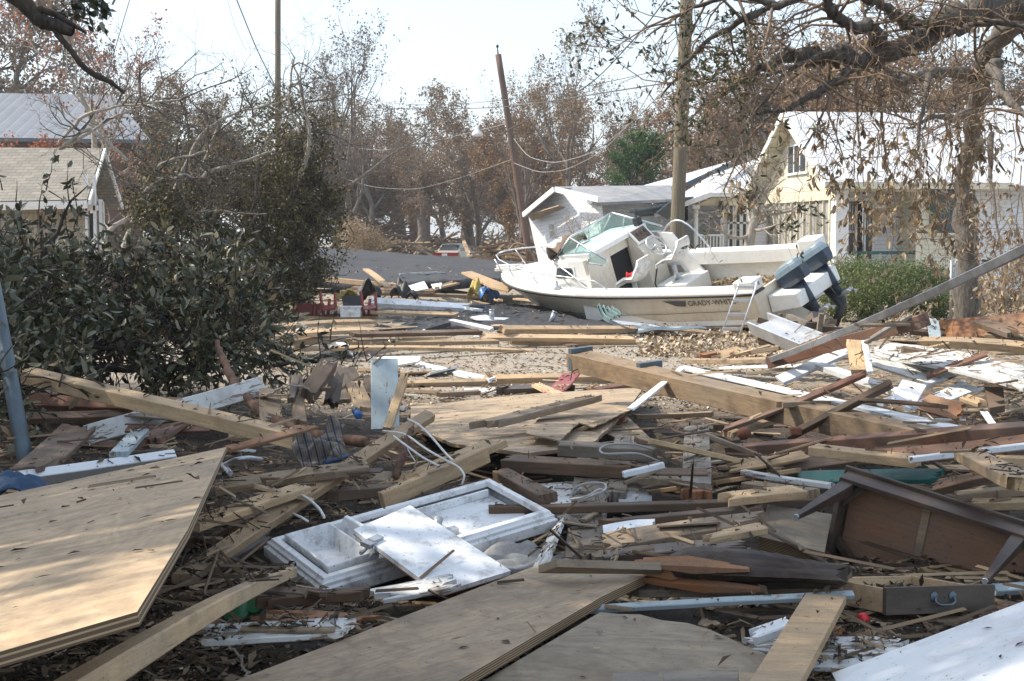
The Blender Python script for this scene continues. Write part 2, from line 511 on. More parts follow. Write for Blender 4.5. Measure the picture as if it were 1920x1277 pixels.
def bark(name, c1, c2, sc=(9, 9, 2)):
    m = N(name)
    co = m.coords(sc)
    n = m.noise(co, 3, 7, .7)
    m.base(m.ramp(n, [(.35, c2), (.65, c1)])); m.rough(.9); m.bump(n, .8, .02); return m.m
M['bark'] = bark('oak_bark', (.17, .145, .12), (.035, .03, .026))
M['barkfar'] = bark('far_bark', (.20, .17, .145), (.10, .085, .075), (2, 2, .6))
M['barkdark'] = bark('dark_bark', (.10, .078, .06), (.03, .024, .02))
M['barkpale'] = bark('pale_bark', (.42, .38, .33), (.25, .22, .18))
M['twig'] = bark('brown_twigs', (.30, .215, .15), (.16, .11, .075))
M['pole'] = bark('pole_wood', (.22, .185, .13), (.11, .09, .062), (14, 14, .5))
M['polered'] = bark('brown_pole_wood', (.17, .105, .08), (.09, .058, .045), (14, 14, .5))
M['rusttree'] = leaf_mat('rust_leaves', [(0, (.10, .062, .035)), (.5, (.21, .12, .055)), (.85, (.31, .175, .07)), (1, (.36, .23, .10))], trans=.3)
M['greytree'] = leaf_mat('dull_leaves', [(0, (.07, .06, .05)), (.6, (.15, .115, .085)), (1, (.22, .15, .10))], trans=.3)
M['redleaf'] = leaf_mat('orange_leaves', [(0, (.14, .07, .05)), (.5, (.34, .11, .05)), (1, (.50, .17, .07))], trans=.35)
M['olive'] = leaf_mat('olive_leaves', [(0, (.022, .022, .010)), (.5, (.08, .07, .024)), (.82, (.15, .13, .038)), (.95, (.26, .21, .07)), (1, (.32, .20, .08))])
M['magnolia'] = leaf_mat('magnolia_leaves', [(0, (.03, .034, .016)), (.45, (.072, .078, .038)), (.75, (.15, .15, .085)), (.9, (.24, .21, .12)), (1, (.30, .20, .10))], rough=.35, trans=.12, spec=.6)
M['hedge'] = leaf_mat('hedge_leaves', [(0, (.06, .085, .025)), (.6, (.13, .18, .05)), (.9, (.20, .22, .08)), (1, (.30, .22, .12))])
M['ivy'] = leaf_mat('green_leaves', [(0, (.02, .06, .015)), (.6, (.05, .145, .03)), (.88, (.11, .20, .05)), (1, (.20, .16, .08))])
M['oakgreen'] = leaf_mat('oak_green_leaves', [(0, (.03, .045, .018)), (.7, (.085, .11, .045)), (1, (.17, .16, .09))], rough=.4)
M['dead'] = leaf_mat('dead_tan_leaves', [(0, (.16, .10, .05)), (.5, (.38, .27, .15)), (1, (.56, .44, .27))], trans=.25)
M['litter'] = leaf_mat('litter_bits', [(0, (.035, .025, .018)), (.30, (.10, .065, .04)), (.55, (.22, .15, .09)), (.8, (.42, .32, .2)), (.93, (.55, .46, .34)), (1, (.62, .60, .56))], trans=0, rough=.8)
M['darklitter'] = leaf_mat('dark_litter_bits', [(0, (.018, .014, .01)), (.5, (.07, .048, .03)), (.85, (.16, .115, .07)), (1, (.34, .26, .17))], trans=0, rough=.85)
def ground_mat():
    m = N('debris_soil')
    g = m.n("NewGeometry"); 
    n1 = m.noise(g.outputs["Position"], 2.2, 9, .75)
    n2 = m.noise(g.outputs["Position"], 28, 6, .75)
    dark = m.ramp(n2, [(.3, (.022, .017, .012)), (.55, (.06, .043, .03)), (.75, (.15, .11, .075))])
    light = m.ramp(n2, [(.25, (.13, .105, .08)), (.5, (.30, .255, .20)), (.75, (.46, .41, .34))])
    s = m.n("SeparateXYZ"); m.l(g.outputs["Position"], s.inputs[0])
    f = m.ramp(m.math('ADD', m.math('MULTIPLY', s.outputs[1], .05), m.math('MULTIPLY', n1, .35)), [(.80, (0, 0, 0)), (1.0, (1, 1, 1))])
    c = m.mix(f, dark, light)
    m.base(c); m.rough(.95); m.bump(n2, .9, .03); return m.m
M['ground'] = ground_mat()
def road_mat():
    m = N('worn_road')
    g = m.n("NewGeometry")
    n = m.noise(g.outputs["Position"], 40, 5, .75); b = m.noise(g.outputs["Position"], .8, 7, .7)
    c = m.ramp(n, [(.3, (.16, .14, .12)), (.5, (.27, .245, .21)), (.72, (.42, .385, .33))])
    c = m.mix(m.ramp(b, [(.4, (0, 0, 0)), (.65, (.6,) * 3)]), c, (.31, .25, .185))
    m.base(c); m.rough(.95); m.bump(n, .6, .01); return m.m
M['road'] = road_mat()
# ---------------------------------------------------------------- ground
def grid_ground():
    xs = np.concatenate([np.linspace(-260, -30, 10), np.linspace(-25, -9, 17), np.linspace(-8.6, 12, 150), np.linspace(12.6, 30, 18), np.linspace(40, 260, 10)])
    ys = np.concatenate([np.linspace(-60, 0, 8), np.linspace(1, 16, 130), np.linspace(16.3, 48, 100), np.linspace(50, 120, 20), np.linspace(140, 330, 10)])
    X, Y = np.meshgrid(xs, ys)
    Z = np.array([[H(x, y) for x in xs] for y in ys])
    rr = np.random.default_rng(3)
    amp = np.where(Y < 16, .055, .02) * np.where((Y > 16) & (X < 3) & (X > -3), .3, 1)
    Z = Z + (rr.random(Z.shape) - .7) * amp * (np.abs(X) < 13) * (Y < 50) * (Y > 0)
    V = np.stack([X, Y, Z], -1).reshape(-1, 3)
    ny, nx = X.shape
    i = np.arange(ny * nx).reshape(ny, nx)
    Fq = np.stack([i[:-1, :-1], i[:-1, 1:], i[1:, 1:], i[1:, :-1]], -1).reshape(-1, 4)
    o = np_mesh("ground", V, Fq, M['ground'])
    tag(o, kind="structure")
    return o
ground = grid_ground()
mb = MB()
row = []
for j in range(31):
    y = 15.8 + j * .5
    l = -3.0 + .25 * sin(j * 1.7) - .03 * j; r = 3.4 + .3 * sin(j * 1.1) + .1 * j
    for k in range(13):
        x = l + (r - l) * k / 12
        mb.v.append((x, y, max(H(x, y), 0) * .3 + .012 + (.03 if y > 16.6 else -.02)))
for j in range(30):
    for k in range(12):
        a = j * 13 + k
        mb.f.append((a, a + 1, a + 14, a + 13)); mb.sm.append(True)
road = tag(mb.build("road", M['road']), kind="structure")

# ---------------------------------------------------------------- vegetation machinery
def unit(v): return v / (np.linalg.norm(v, axis=-1, keepdims=True) + 1e-9)
def chains_mesh(name, chains, mat, parent=None, n=4):
    """chains: list of (points(m,3), radii(m)) -> one tube mesh"""
    Vs, Fs, off = [], [], 0
    for P, R in chains:
        P = np.asarray(P, float); m = len(P); R = np.asarray(R, float)
        nn = n if R[0] > .012 else 3
        if R[0] > .05: nn = max(n, 7)
        T = unit(np.gradient(P, axis=0))
        up = np.array([.31, .17, .93]) if abs(T[0][2]) < .9 else np.array([1., .1, .1])
        A = unit(np.cross(T, up)); B = np.cross(T, A)
        an = np.arange(nn) * 2 * pi / nn
        V = P[:, None] + (A[:, None] * np.cos(an)[None, :, None] + B[:, None] * np.sin(an)[None, :, None]) * R[:, None, None]
        Vs.append(V.reshape(-1, 3))
        i = np.arange(m * nn).reshape(m, nn) + off; j = np.roll(i, -1, 1)
        Fs.append(np.stack([i[:-1], j[:-1], j[1:], i[1:]], -1).reshape(-1, 4))
        off += m * nn
    return np_mesh(name, np.concatenate(Vs), np.concatenate(Fs), mat, None, True, parent)
def leaves_mesh(name, P, D, L, wd, mat, parent=None, fold=False, seed=1, rnd=None):
    """P base positions, D directions, L lengths"""
    r = np.random.default_rng(seed)
    n = len(P); D = unit(D)
    S = unit(np.cross(D, r.normal(size=(n, 3)))); U = np.cross(S, D)
    L = np.broadcast_to(L, (n,))[:, None]; w = L * wd
    if rnd is None: rnd = r.random(n)
    if not fold:
        V = np.stack([P, P + D * L * .5 + S * w * .5, P + D * L, P + D * L * .5 - S * w * .5], 1)
        return np_mesh(name, V.reshape(-1, 3), 4, mat, np.repeat(rnd, 4), False, parent)
    dr = (r.random(n)[:, None] * .3) * L
    tip = P + D * L - U * dr
    V = np.stack([P, P + D * L * .3 + S * w * .42 + U * w * .16, P + D * L * .68 + S * w * .40 + U * w * .12 - U * dr * .4, tip,
                  P + D * L * .68 - S * w * .40 + U * w * .12 - U * dr * .4, P + D * L * .3 - S * w * .42 + U * w * .16, P + D * L * .5 - U * dr * .2], 1)
    base = np.arange(n)[:, None] * 7
    Fq = np.concatenate([base + np.array(q) for q in ((0, 1, 6, 5), (1, 2, 3, 6), (6, 3, 4, 5))])
    # (0,1,6,5) front half; remaining two carry the crease
    return np_mesh(name, V.reshape(-1, 3), Fq, mat, np.repeat(rnd, 7), False, parent)

def grow(r, P, d, L, rad, lvl, maxl, out, tips, spread=.75, up=.1, gnarl=.25, kids=(6, 6, 5, 4), shrink=.62, segs=5):
    pts = [np.array(P, float)]; d = np.array(d, float); radii = [rad]
    for k in range(segs):
        d = unit(d + r.normal(size=3) * gnarl + np.array([0, 0, up]))
        pts.append(pts[-1] + d * L / segs)
        radii.append(rad * (1 - .72 * (k + 1) / segs))
    out.append((np.array(pts), np.array(radii)))
    if lvl == maxl:
        tips.append((np.array(pts), d)); return
    nk = kids[min(lvl, len(kids) - 1)]
    for i in range(nk):
        t = .25 + .75 * (i + r.random() * .8) / nk
        s = t * segs; j = min(int(s), segs - 1)
        p = pts[j] + (pts[j + 1] - pts[j]) * (s - j)
        dd = unit(pts[j + 1] - pts[j])
        q = unit(np.cross(dd, r.normal(size=3)))
        nd = unit(dd * (1 - spread * .5) + q * spread)
        grow(r, p, nd, L * shrink * (.75 + .5 * r.random()) * (1.1 - .35 * t), max(.004, np.interp(s, range(segs + 1), radii) * .62), lvl + 1, maxl, out, tips, spread, up, gnarl, kids, shrink, segs)

def make_tree(seed, h, trunk_r, mat_leaf, mat_bark, label, n_leaf=9, leaf=.10, spread=.8, kids=(7, 6, 5, 4), trunk_frac=.45, lean=(0, 0), name="bare_tree", up=.08, maxl=4, gnarl=.22, bare=.0, lw=.6, cat="tree", group=None, loc=(0, 0, 0), rz=0, shrink=.62):
    r = np.random.default_rng(seed)
    out, tips = [], []
    grow(r, (0, 0, -.2), unit(np.array([lean[0], lean[1], 1.])), h * trunk_frac * 1.25, trunk_r, 0, maxl, out, tips, spread, up, gnarl, kids, shrink)
    root = empty(name, loc, label, cat, group, rz)
    chains_mesh("trunk", out, mat_bark, root)
    P, D = [], []
    for pts, d in tips:
        if r.random() < bare: continue
        k = r.integers(n_leaf // 2, n_leaf * 2)
        t = r.random(k) * (len(pts) - 1); j = np.minimum(t.astype(int), len(pts) - 2)
        b = pts[j] + (pts[j + 1] - pts[j]) * (t - j)[:, None]
        P.append(b + r.normal(size=(k, 3)) * leaf * .8); D.append(r.normal(size=(k, 3)) + np.array([0, 0, -.3]))
    P = np.concatenate(P); D = np.concatenate(D)
    leaves_mesh("crown", P, D, leaf * (.6 + .8 * r.random(len(P))), lw, mat_leaf, root, seed=seed)
    return root
def copy_thing(root, loc, rz, sc=1, label=None, group=None):
    r = root.copy(); COL.objects.link(r); r.location = loc; r.rotation_euler = (0, 0, rz); r.scale = (sc, sc, sc)
    if label: r["label"] = label
    if group: r["group"] = group
    for ch in list(root.children):
        c = ch.copy(); COL.objects.link(c); c.parent = r
        for g in ch.children:
            d = g.copy(); COL.objects.link(d); d.parent = c
    return r
def gx(px, dist): return (px - 960) / F_PX * dist
# ---------------------------------------------------------------- background trees
G = "storm stripped trees behind the houses"
protoA = make_tree(11, 12, .26, M['rusttree'], M['barkfar'], "broad rust leaved tree directly above the far end of the black roof", loc=(gx(700, 84), 84, 0), group=G, n_leaf=15, leaf=.13)
protoB = make_tree(23, 12, .24, M['rusttree'], M['barkfar'], "rust brown tree right behind the leaning utility pole", loc=(gx(1010, 78), 78, 0), group=G, n_leaf=18, leaf=.13, spread=.7, up=.12)
protoC = make_tree(37, 12, .30, M['greytree'], M['barkfar'], "grey brown leafy tree between the straight far pole and the brick chimney", loc=(gx(620, 92), 92, 0), group=G, n_leaf=14, leaf=.13, spread=.9, up=.05)
protoD = make_tree(41, 15, .24, M['greytree'], M['barkfar'], "tall open tree with bare upper limbs rising highest over the black roof", loc=(gx(675, 70), 70, 0), group=G, n_leaf=7, leaf=.12, spread=.55, up=.22, bare=.35, kids=(7, 6, 4, 4))
protoE = make_tree(59, 14, .2, M['rusttree'], M['barkfar'], "thin tall bare topped tree just right of the leaning pole", loc=(gx(1085, 66), 66, 0), group=G, n_leaf=6, leaf=.12, spread=.5, up=.25, bare=.45)
bgt = [
 (0, 835, 100, .3, .95, "rust tree above the pale sedan"),
 (1, 900, 88, 2.0, .95, "dense rust tree behind the hanging street lamp"),
 (2, 770, 96, 4.1, 1.05, "grey brown tree directly behind the brick chimney"),
 (1, 1150, 84, 1.2, .9, "rust tree just left of the green ivy covered tree"),
 (0, 1240, 92, 3.3, 1.0, "rust tree behind the green ivy covered tree"),
 (2, 1330, 80, 5.1, .95, "dull tree above the small porch house roof"),
 (0, 1420, 72, 2.2, 1.0, "rust tree rising over the peak of the cream gable"),
 (1, 1520, 66, .5, 1.05, "rust tree over the left part of the cream house ridge"),
 (2, 1620, 70, 3.9, 1.15, "dull tree over the middle of the cream house ridge"),
 (0, 1720, 64, 1.5, 1.1, "rust tree behind the right part of the cream house ridge"),
 (1, 1830, 68, 4.4, 1.15, "rust tree behind the forked trunk at the right"),
 (2, 1930, 64, 0.9, 1.15, "dull tree at the far right behind the metal roof"),
 (0, 560, 88, 5.5, .95, "rust tree seen through the fallen oak's twigs beside the straight pole"),
 (2, 480, 80, 2.7, .95, "dull tree behind the fallen oak left of the straight pole"),
 (1, 400, 84, 1.0, 1.0, "rust tree behind the upper left of the fallen oak"),
 (2, 310, 76, 3.0, 1.0, "dull tree right of the pale forked tree"),
 (2, 90, 66, 4.8, 1.35, "tall grey brown tree rising behind the metal roofed house"),
 (0, -10, 62, .2, 1.35, "rust brown tree at the upper left edge"),
 (2, 210, 72, 2.1, 1.15, "dull tree behind the right end of the ribbed metal roof"),
 (2, 860, 120, 1.1, 1.0, "distant dull tree past the sedan"),
 (0, 960, 118, 2.1, 1.05, "distant rust tree left of the leaning pole's foot"),
 (1, 740, 124, 3.1, 1.0, "distant rust tree left of the brick chimney"),
 (2, 1060, 112, 4.0, 1.0, "distant dull tree behind the tilted white house"),
]
protos = [protoA, protoB, protoC]
for k, px, dist, rz, sc, lab in bgt:
    copy_thing(protos[k], (gx(px, dist), dist, 0), rz, sc * 1.14, lab, G)
copy_thing(protoD, (gx(585, 74), 74, 0), 2.5, .85, "smaller open tree with bare twig ends right of the straight pole", G)
copy_thing(protoE, (gx(985, 72), 72, 0), 1.9, .85, "slender bare tree whose twigs cross the leaning pole", G)
copy_thing(protoE, (gx(1150, 74), 74, 0), 3.9, .8, "slender bare topped tree left of the green ivy covered tree's crown", G)
make_tree(71, 11, .2, M['redleaf'], M['barkpale'], "pale forked tree with orange leaves behind the shingled cottage roof", loc=(gx(175, 42), 42, 0), n_leaf=8, leaf=.09, spread=.6, up=.16, bare=.45, name="orange_leaved_tree", kids=(6, 6, 5, 3))
make_tree(73, 7, .14, M['redleaf'], M['barkpale'], "small orange leaved tree left of the pale forked tree", loc=(gx(70, 44), 44, 0), n_leaf=9, leaf=.09, spread=.8, up=.1, bare=.2, name="orange_leaved_tree")
# ---- lump crowns (hedge, ivy tree, fallen oak)
def lump_points(r, lumps, per):
    P, Nn = [], []
    for (c, rad, dens) in lumps:
        n = int(per * dens)
        d = unit(r.normal(size=(n, 3)))
        q = (r.random(n) ** .45)[:, None]
        P.append(np.array(c) + d * q * np.array(rad) * (1 + .22 * r.normal(size=(n, 1)))); Nn.append(d)
    return np.concatenate(P), np.concatenate(Nn)
def clump_mask(P, f, thr):
    x, y, z = P[:, 0] * f, P[:, 1] * f, P[:, 2] * f
    return (np.sin(x + 1.3 * np.sin(z * 1.1)) * np.cos(z * 1.3 + .8 * np.sin(x * 1.7)) + .7 * np.sin(x * 2.3 + z * 1.9 + y) + .4 * np.sin(x * 4.7 - z * 4.1 + y * 2.)) > thr
def stems(r, base, pts, n, rad, name, mat, parent, sag=.1):
    ch = []
    for i in r.choice(len(pts), n, replace=False):
        p = pts[i]; b = np.array(base) + r.normal(size=3) * .08
        t = np.linspace(0, 1, 6)[:, None]
        c = b + (p - b) * t + np.sin(t * pi) * np.array([0, 0, 1]) * sag * np.linalg.norm(p - b) + r.normal(size=(6, 3)) * .04 * np.linalg.norm(p - b) * np.sin(t * pi)
        ch.append((c, rad * (1 - .8 * t[:, 0])))
    return chains_mesh(name, ch, mat, parent)
def bush(name, lumps, per, leaf, mat, label, cat, seed, base, nst=40, srad=.02, bark='barkdark', wd=.5, fold=False, group=None, stemname="stem", leafname="foliage"):
    r = np.random.default_rng(seed)
    P, Nn = lump_points(r, lumps, per)
    if 'ivy' in name: km = clump_mask(P, 3.4, -.25); P = P[km]; Nn = Nn[km]
    root = empty(name, base, label, cat, group)
    B = np.array(base)
    stems(r, (0, 0, 0), P - B, nst, srad, stemname, M[bark], root)
    leaves_mesh(leafname, P - B, Nn * .7 + r.normal(size=P.shape), leaf * (.6 + .8 * r.random(len(P))), wd, M[mat], root, fold, seed)
    return root
a_ = lambda px, py, d: tuple(at(px, py, d))
bush("ivy_covered_tree", [(a_(1192, 272, 60), (.75, .7, .6), .9), (a_(1225, 283, 60), (.6, .6, .75), .8), (a_(1210, 315, 60), (.55, .6, .5), .5), (a_(1165, 290, 60), (.45, .5, .4), .35), (a_(1175, 310, 60), (.8, .7, .9), .6), (a_(1165, 335, 60), (.6, .6, .6), .3)], 7000, .10, 'ivy', "small tree smothered in bright green ivy above the tilted house roof", "tree", 5, (gx(1200, 60), 60, 0), 14, .1, leafname="crown", stemname="trunk")
bush("hedge_shrub", [(a_(1600, 515, 31.5), (.75, .6, .42), 1), (a_(1650, 530, 30.5), (.8, .6, .5), 1), (a_(1575, 560, 30.5), (.5, .5, .5), .8), (a_(1640, 560, 29.8), (.7, .5, .5), .8)], 8000, .05, 'hedge', "green privet hedge beside the outboard motors, left half of the row", "hedge", 6, (gx(1620, 31), 31, .1), 60, .015)
bush("hedge_shrub", [(a_(1715, 530, 31), (.75, .6, .48), 1.1), (a_(1750, 540, 31), (.5, .6, .5), .8), (a_(1700, 570, 30), (.8, .5, .5), .8), (a_(1755, 575, 30), (.4, .4, .4), .5)], 8000, .05, 'hedge', "green privet hedge in front of the green window, next to the wire fence", "hedge", 8, (gx(1720, 31), 31, .1), 60, .015)
bush("dry_brush", [(a_(690, 450, 70), (.9, .8, .6), 1), (a_(660, 440, 68), (.8, .8, .9), .8)], 3500, .14, 'dead', "straw coloured dry brush at the left end of the black roof", "shrub", 9, (gx(680, 70), 70, 0), 60, .02, 'barkpale', .25)
# ---- fallen oak mass left of the road
def fallen_oak():
    r = np.random.default_rng(15)
    L = [(330, 310, 29, 1.2, .9, .16), (420, 280, 30, 1.4, 1.0, .26), (520, 270, 31, 1.1, .9, .38), (575, 310, 31, .7, .8, .6), (605, 385, 31, .6, .7, .8), (585, 350, 31, .7, .7, .6),
         (540, 380, 30, 1.0, 1.1, 1.3), (470, 370, 29, 1.1, 1.1, 1.0), (390, 400, 28, 1.1, .9, .6), (560, 470, 30, .95, .9, 1.4), (480, 480, 29, 1.1, 1.0, 1.4), (400, 500, 28, 1.0, .9, 1.1),
         (330, 450, 27, .9, .9, .8), (300, 380, 27, .7, .7, .6), (540, 535, 30, .8, .5, 1.2), (460, 560, 29, 1.0, .5, 1.1), (350, 220, 30, 1.1, .7, .07), (450, 185, 31, 1.2, .7, .10), (550, 200, 31, .9, .6, .14), (610, 240, 31, .4, .5, .12), (270, 250, 28, .9, .7, .06), (350, 560, 27, 1., .5, .8)]
    lumps = [(a_(px, py, d), (rx, .9, rz), w) for px, py, d, rx, rz, w in L]
    P, Nn = lump_points(r, lumps, 6500)
    base = (gx(400, 30), 30, .2)
    B = np.array(base)
    root = empty("fallen_oak", base, "big uprooted oak lying left of the road, olive brown leaves and bare grey limbs", "tree")
    # twigs through the volume
    ch = []
    n = 1500
    idx = r.choice(len(P), n)
    for i in idx:
        p = P[i] - B
        d = unit(Nn[i] * .4 + np.array([.25, 0, .5]) + r.normal(size=3) * .7)
        Ln = .35 + .7 * r.random()
        t = np.linspace(-.5, .5, 5)[:, None]
        c = p + d * Ln * t + r.normal(size=(5, 3)) * .03
        ch.append((c, .009 * (1.3 - (t[:, 0] + .5))))
    chains_mesh("twigs", ch, M['barkdark'], root, 3)
    limbs = [[(300, 470, 29, .16), (330, 420, 28.5, .13), (370, 330, 28, .10), (430, 305, 28, .06), (500, 285, 28, .03)],
             [(230, 480, 27, .14), (270, 350, 27, .09), (300, 305, 27, .06), (385, 275, 27, .03)],
             [(240, 300, 27, .05), (160, 235, 27, .07), (100, 280, 27, .05), (200, 215, 27, .04), (280, 180, 27, .02)],
             [(255, 390, 27, .1), (300, 340, 27, .08), (345, 335, 27, .05), (375, 345, 27, .03)],
             [(520, 480, 30, .12), (545, 380, 30, .1), (580, 260, 30, .07), (560, 150, 30, .045), (550, 110, 30, .02)],
             [(560, 250, 30, .05), (540, 190, 30, .035), (545, 120, 30, .015)],
             [(300, 420, 28, .09), (380, 250, 28, .06), (450, 200, 29, .04), (520, 190, 29, .02)],
             [(110, 275, 27, .05), (150, 220, 27, .06), (230, 195, 27, .045), (350, 180, 27, .02)],
             [(250, 430, 27, .08), (350, 400, 27, .06), (420, 395, 27, .04), (520, 400, 28, .02)],
             [(450, 600, 29, .2), (440, 520, 29.5, .17), (400, 430, 29, .13), (380, 330, 29, .08), (420, 230, 29, .04), (430, 165, 29, .02)]]
    ch = []; ch2 = []; tips = []
    for l in limbs:
        pts = np.array([np.array(at(a, b, c)) - B for a, b, c, q in l]); rr = np.array([q for *_, q in l]) * .6
        tt = np.linspace(0, len(l) - 1, 18)
        c = np.stack([np.interp(tt, range(len(l)), pts[:, k]) for k in range(3)], 1)
        c = c + np.cumsum(r.normal(size=c.shape) * .018, 0)
        ch.append((c, np.interp(tt, range(len(l)), rr)))
        for k in range(10):
            j = r.integers(4, 17)
            o2 = []; grow(r, c[j], unit(r.normal(size=3) + np.array([.3, 0, .6])), .8 + .9 * r.random(), .022, 0, 2, o2, tips, .7, .05, .25, (4, 4), .6)
            ch2 += o2
    chains_mesh("limbs", ch, M['barkpale'], root, 5)
    km = clump_mask(P, 3.1, -.42); P = P[km]; Nn = Nn[km]
    chains_mesh("side_twigs", ch2, M['bark'], root, 3)
    leaves_mesh("crown", P - B, Nn * .5 + r.normal(size=P.shape) + [0, 0, -.2], .075 * (.6 + .8 * r.random(len(P))), .5, M['olive'], root, False, 3)
fallen_oak()
# ---- fallen magnolia, foreground left
def shoots(r, P, Dn, Lsh, nleaf, leaf, ch, LP, LD, LL, rad=.006, droop=-.05):
    for p, d in zip(P, Dn):
        t = np.linspace(0, 1, 5)[:, None]; Ln = Lsh * (.6 + .8 * r.random())
        c = p + d * Ln * t + np.array([0, 0, droop]) * Ln * t * t * 3 + np.cumsum(r.normal(size=(5, 3)) * .02 * Ln, 0)
        ch.append((c, rad * (1.2 - t[:, 0])))
        k = r.integers(nleaf // 2, nleaf + 3)
        tt = .25 + .75 * r.random(k)
        b = np.stack([np.interp(tt, t[:, 0], c[:, a]) for a in range(3)], 1)
        LP.append(b); LD.append(d * .6 + r.normal(size=(k, 3)) * .8); LL.append(leaf * (.55 + .7 * r.random(k)))
def magnolia():
    r = np.random.default_rng(21)
    L = [(60, 560, 12.5, .9, .34, 1), (170, 590, 12, .9, .36, 1.1), (290, 590, 11.8, .8, .42, 1.2), (80, 610, 11.5, .8, .36, 1), (200, 640, 11, .8, .28, 1.1), (330, 655, 11, .7, .26, 1),
         (415, 600, 11.5, .42, .36, .9), (440, 540, 12.5, .35, .25, .4), (-60, 560, 11, .8, .5, 1.2), (-120, 660, 9.5, .7, .4, 1), (105, 480, 13, .35, .12, .16), (10, 470, 13, .4, .2, .4), (390, 500, 13, .4, .25, .4),
         (465, 665, 12.5, .35, .14, .35), (265, 525, 13, .5, .22, .7), (60, 670, 10.5, .6, .2, .7), (-10, 740, 8.4, .35, .3, .5), (330, 530, 13, .5, .3, .8)]
    lumps = [(a_(px, py, d), (rx, .8, rz), w) for px, py, d, rx, rz, w in L]
    P, Nn = lump_points(r, lumps, 165)
    base = (gx(250, 12), 12.5, .35); B = np.array(base)
    root = empty("fallen_magnolia", base, "fallen magnolia with broad dark glossy leaves in front of the shingled cottage", "tree")
    ch, LP, LD, LL = [], [], [], []
    shoots(r, P - B, unit(Nn * .6 + r.normal(size=P.shape) * .6 + [0, 0, .35]), .38, 14, .088, ch, LP, LD, LL)
    # sprigs reaching above the crown and out to the right
    sp = [(150, 375), (130, 350), (30, 350), (75, 365), (5, 330), (140, 400), (600, 640), (560, 655), (640, 655), (620, 610), (545, 700), (690, 650), (655, 690), (580, 690), (510, 640), (530, 610), (90, 330)]
    P2 = np.array([a_(px, py + 28, 12.4) for px, py in sp])
    shoots(r, P2 - B, unit(np.tile([.15, 0, 1.], (len(P2), 1)) + r.normal(size=P2.shape) * .3), .34, 11, .09, ch, LP, LD, LL)
    shoots(r, P2[6:] - B, unit(np.tile([.6, 0, .3], (len(P2) - 6, 1)) + r.normal(size=(len(P2) - 6, 3)) * .4), .34, 10, .08, ch, LP, LD, LL)
    for l in ([(20, 700, 11.5, .05), (90, 640, 11.2, .045), (230, 600, 11.3, .03), (380, 560, 11.8, .015)], [(500, 690, 12.5, .02), (560, 680, 12.5, .014), (650, 660, 12.5, .008), (690, 650, 12.5, .004)],
              [(20, 720, 11, .05), (150, 690, 11, .04), (300, 690, 11, .03), (470, 680, 12, .015)], [(0, 700, 12, .04), (60, 520, 12.5, .03), (130, 380, 12.6, .012), (165, 345, 12.6, .005)],
              [(80, 640, 11.3, .03), (120, 660, 10.8, .02), (260, 640, 10.7, .01)]):
        pts = np.array([np.array(at(a, b, c)) - B for a, b, c, q in l]); tt = np.linspace(0, len(l) - 1, 14)
        c = np.stack([np.interp(tt, range(len(l)), pts[:, k]) for k in range(3)], 1) + r.normal(size=(14, 3)) * .012
        ch.append((c, np.interp(tt, range(len(l)), [q for *_, q in l])))
    chains_mesh("branches", ch, M['barkdark'], root, 5)
    LP, LD, LL = np.concatenate(LP), np.concatenate(LD), np.concatenate(LL)
    km = clump_mask(LP, 4.2, -.55); LP, LD, LL = LP[km], LD[km], LL[km]
    leaves_mesh("crown", LP, LD, LL * (.8 + .5 * r.random(len(LL)) ** 2), .42, M['magnolia'], root, True, 4)
magnolia()
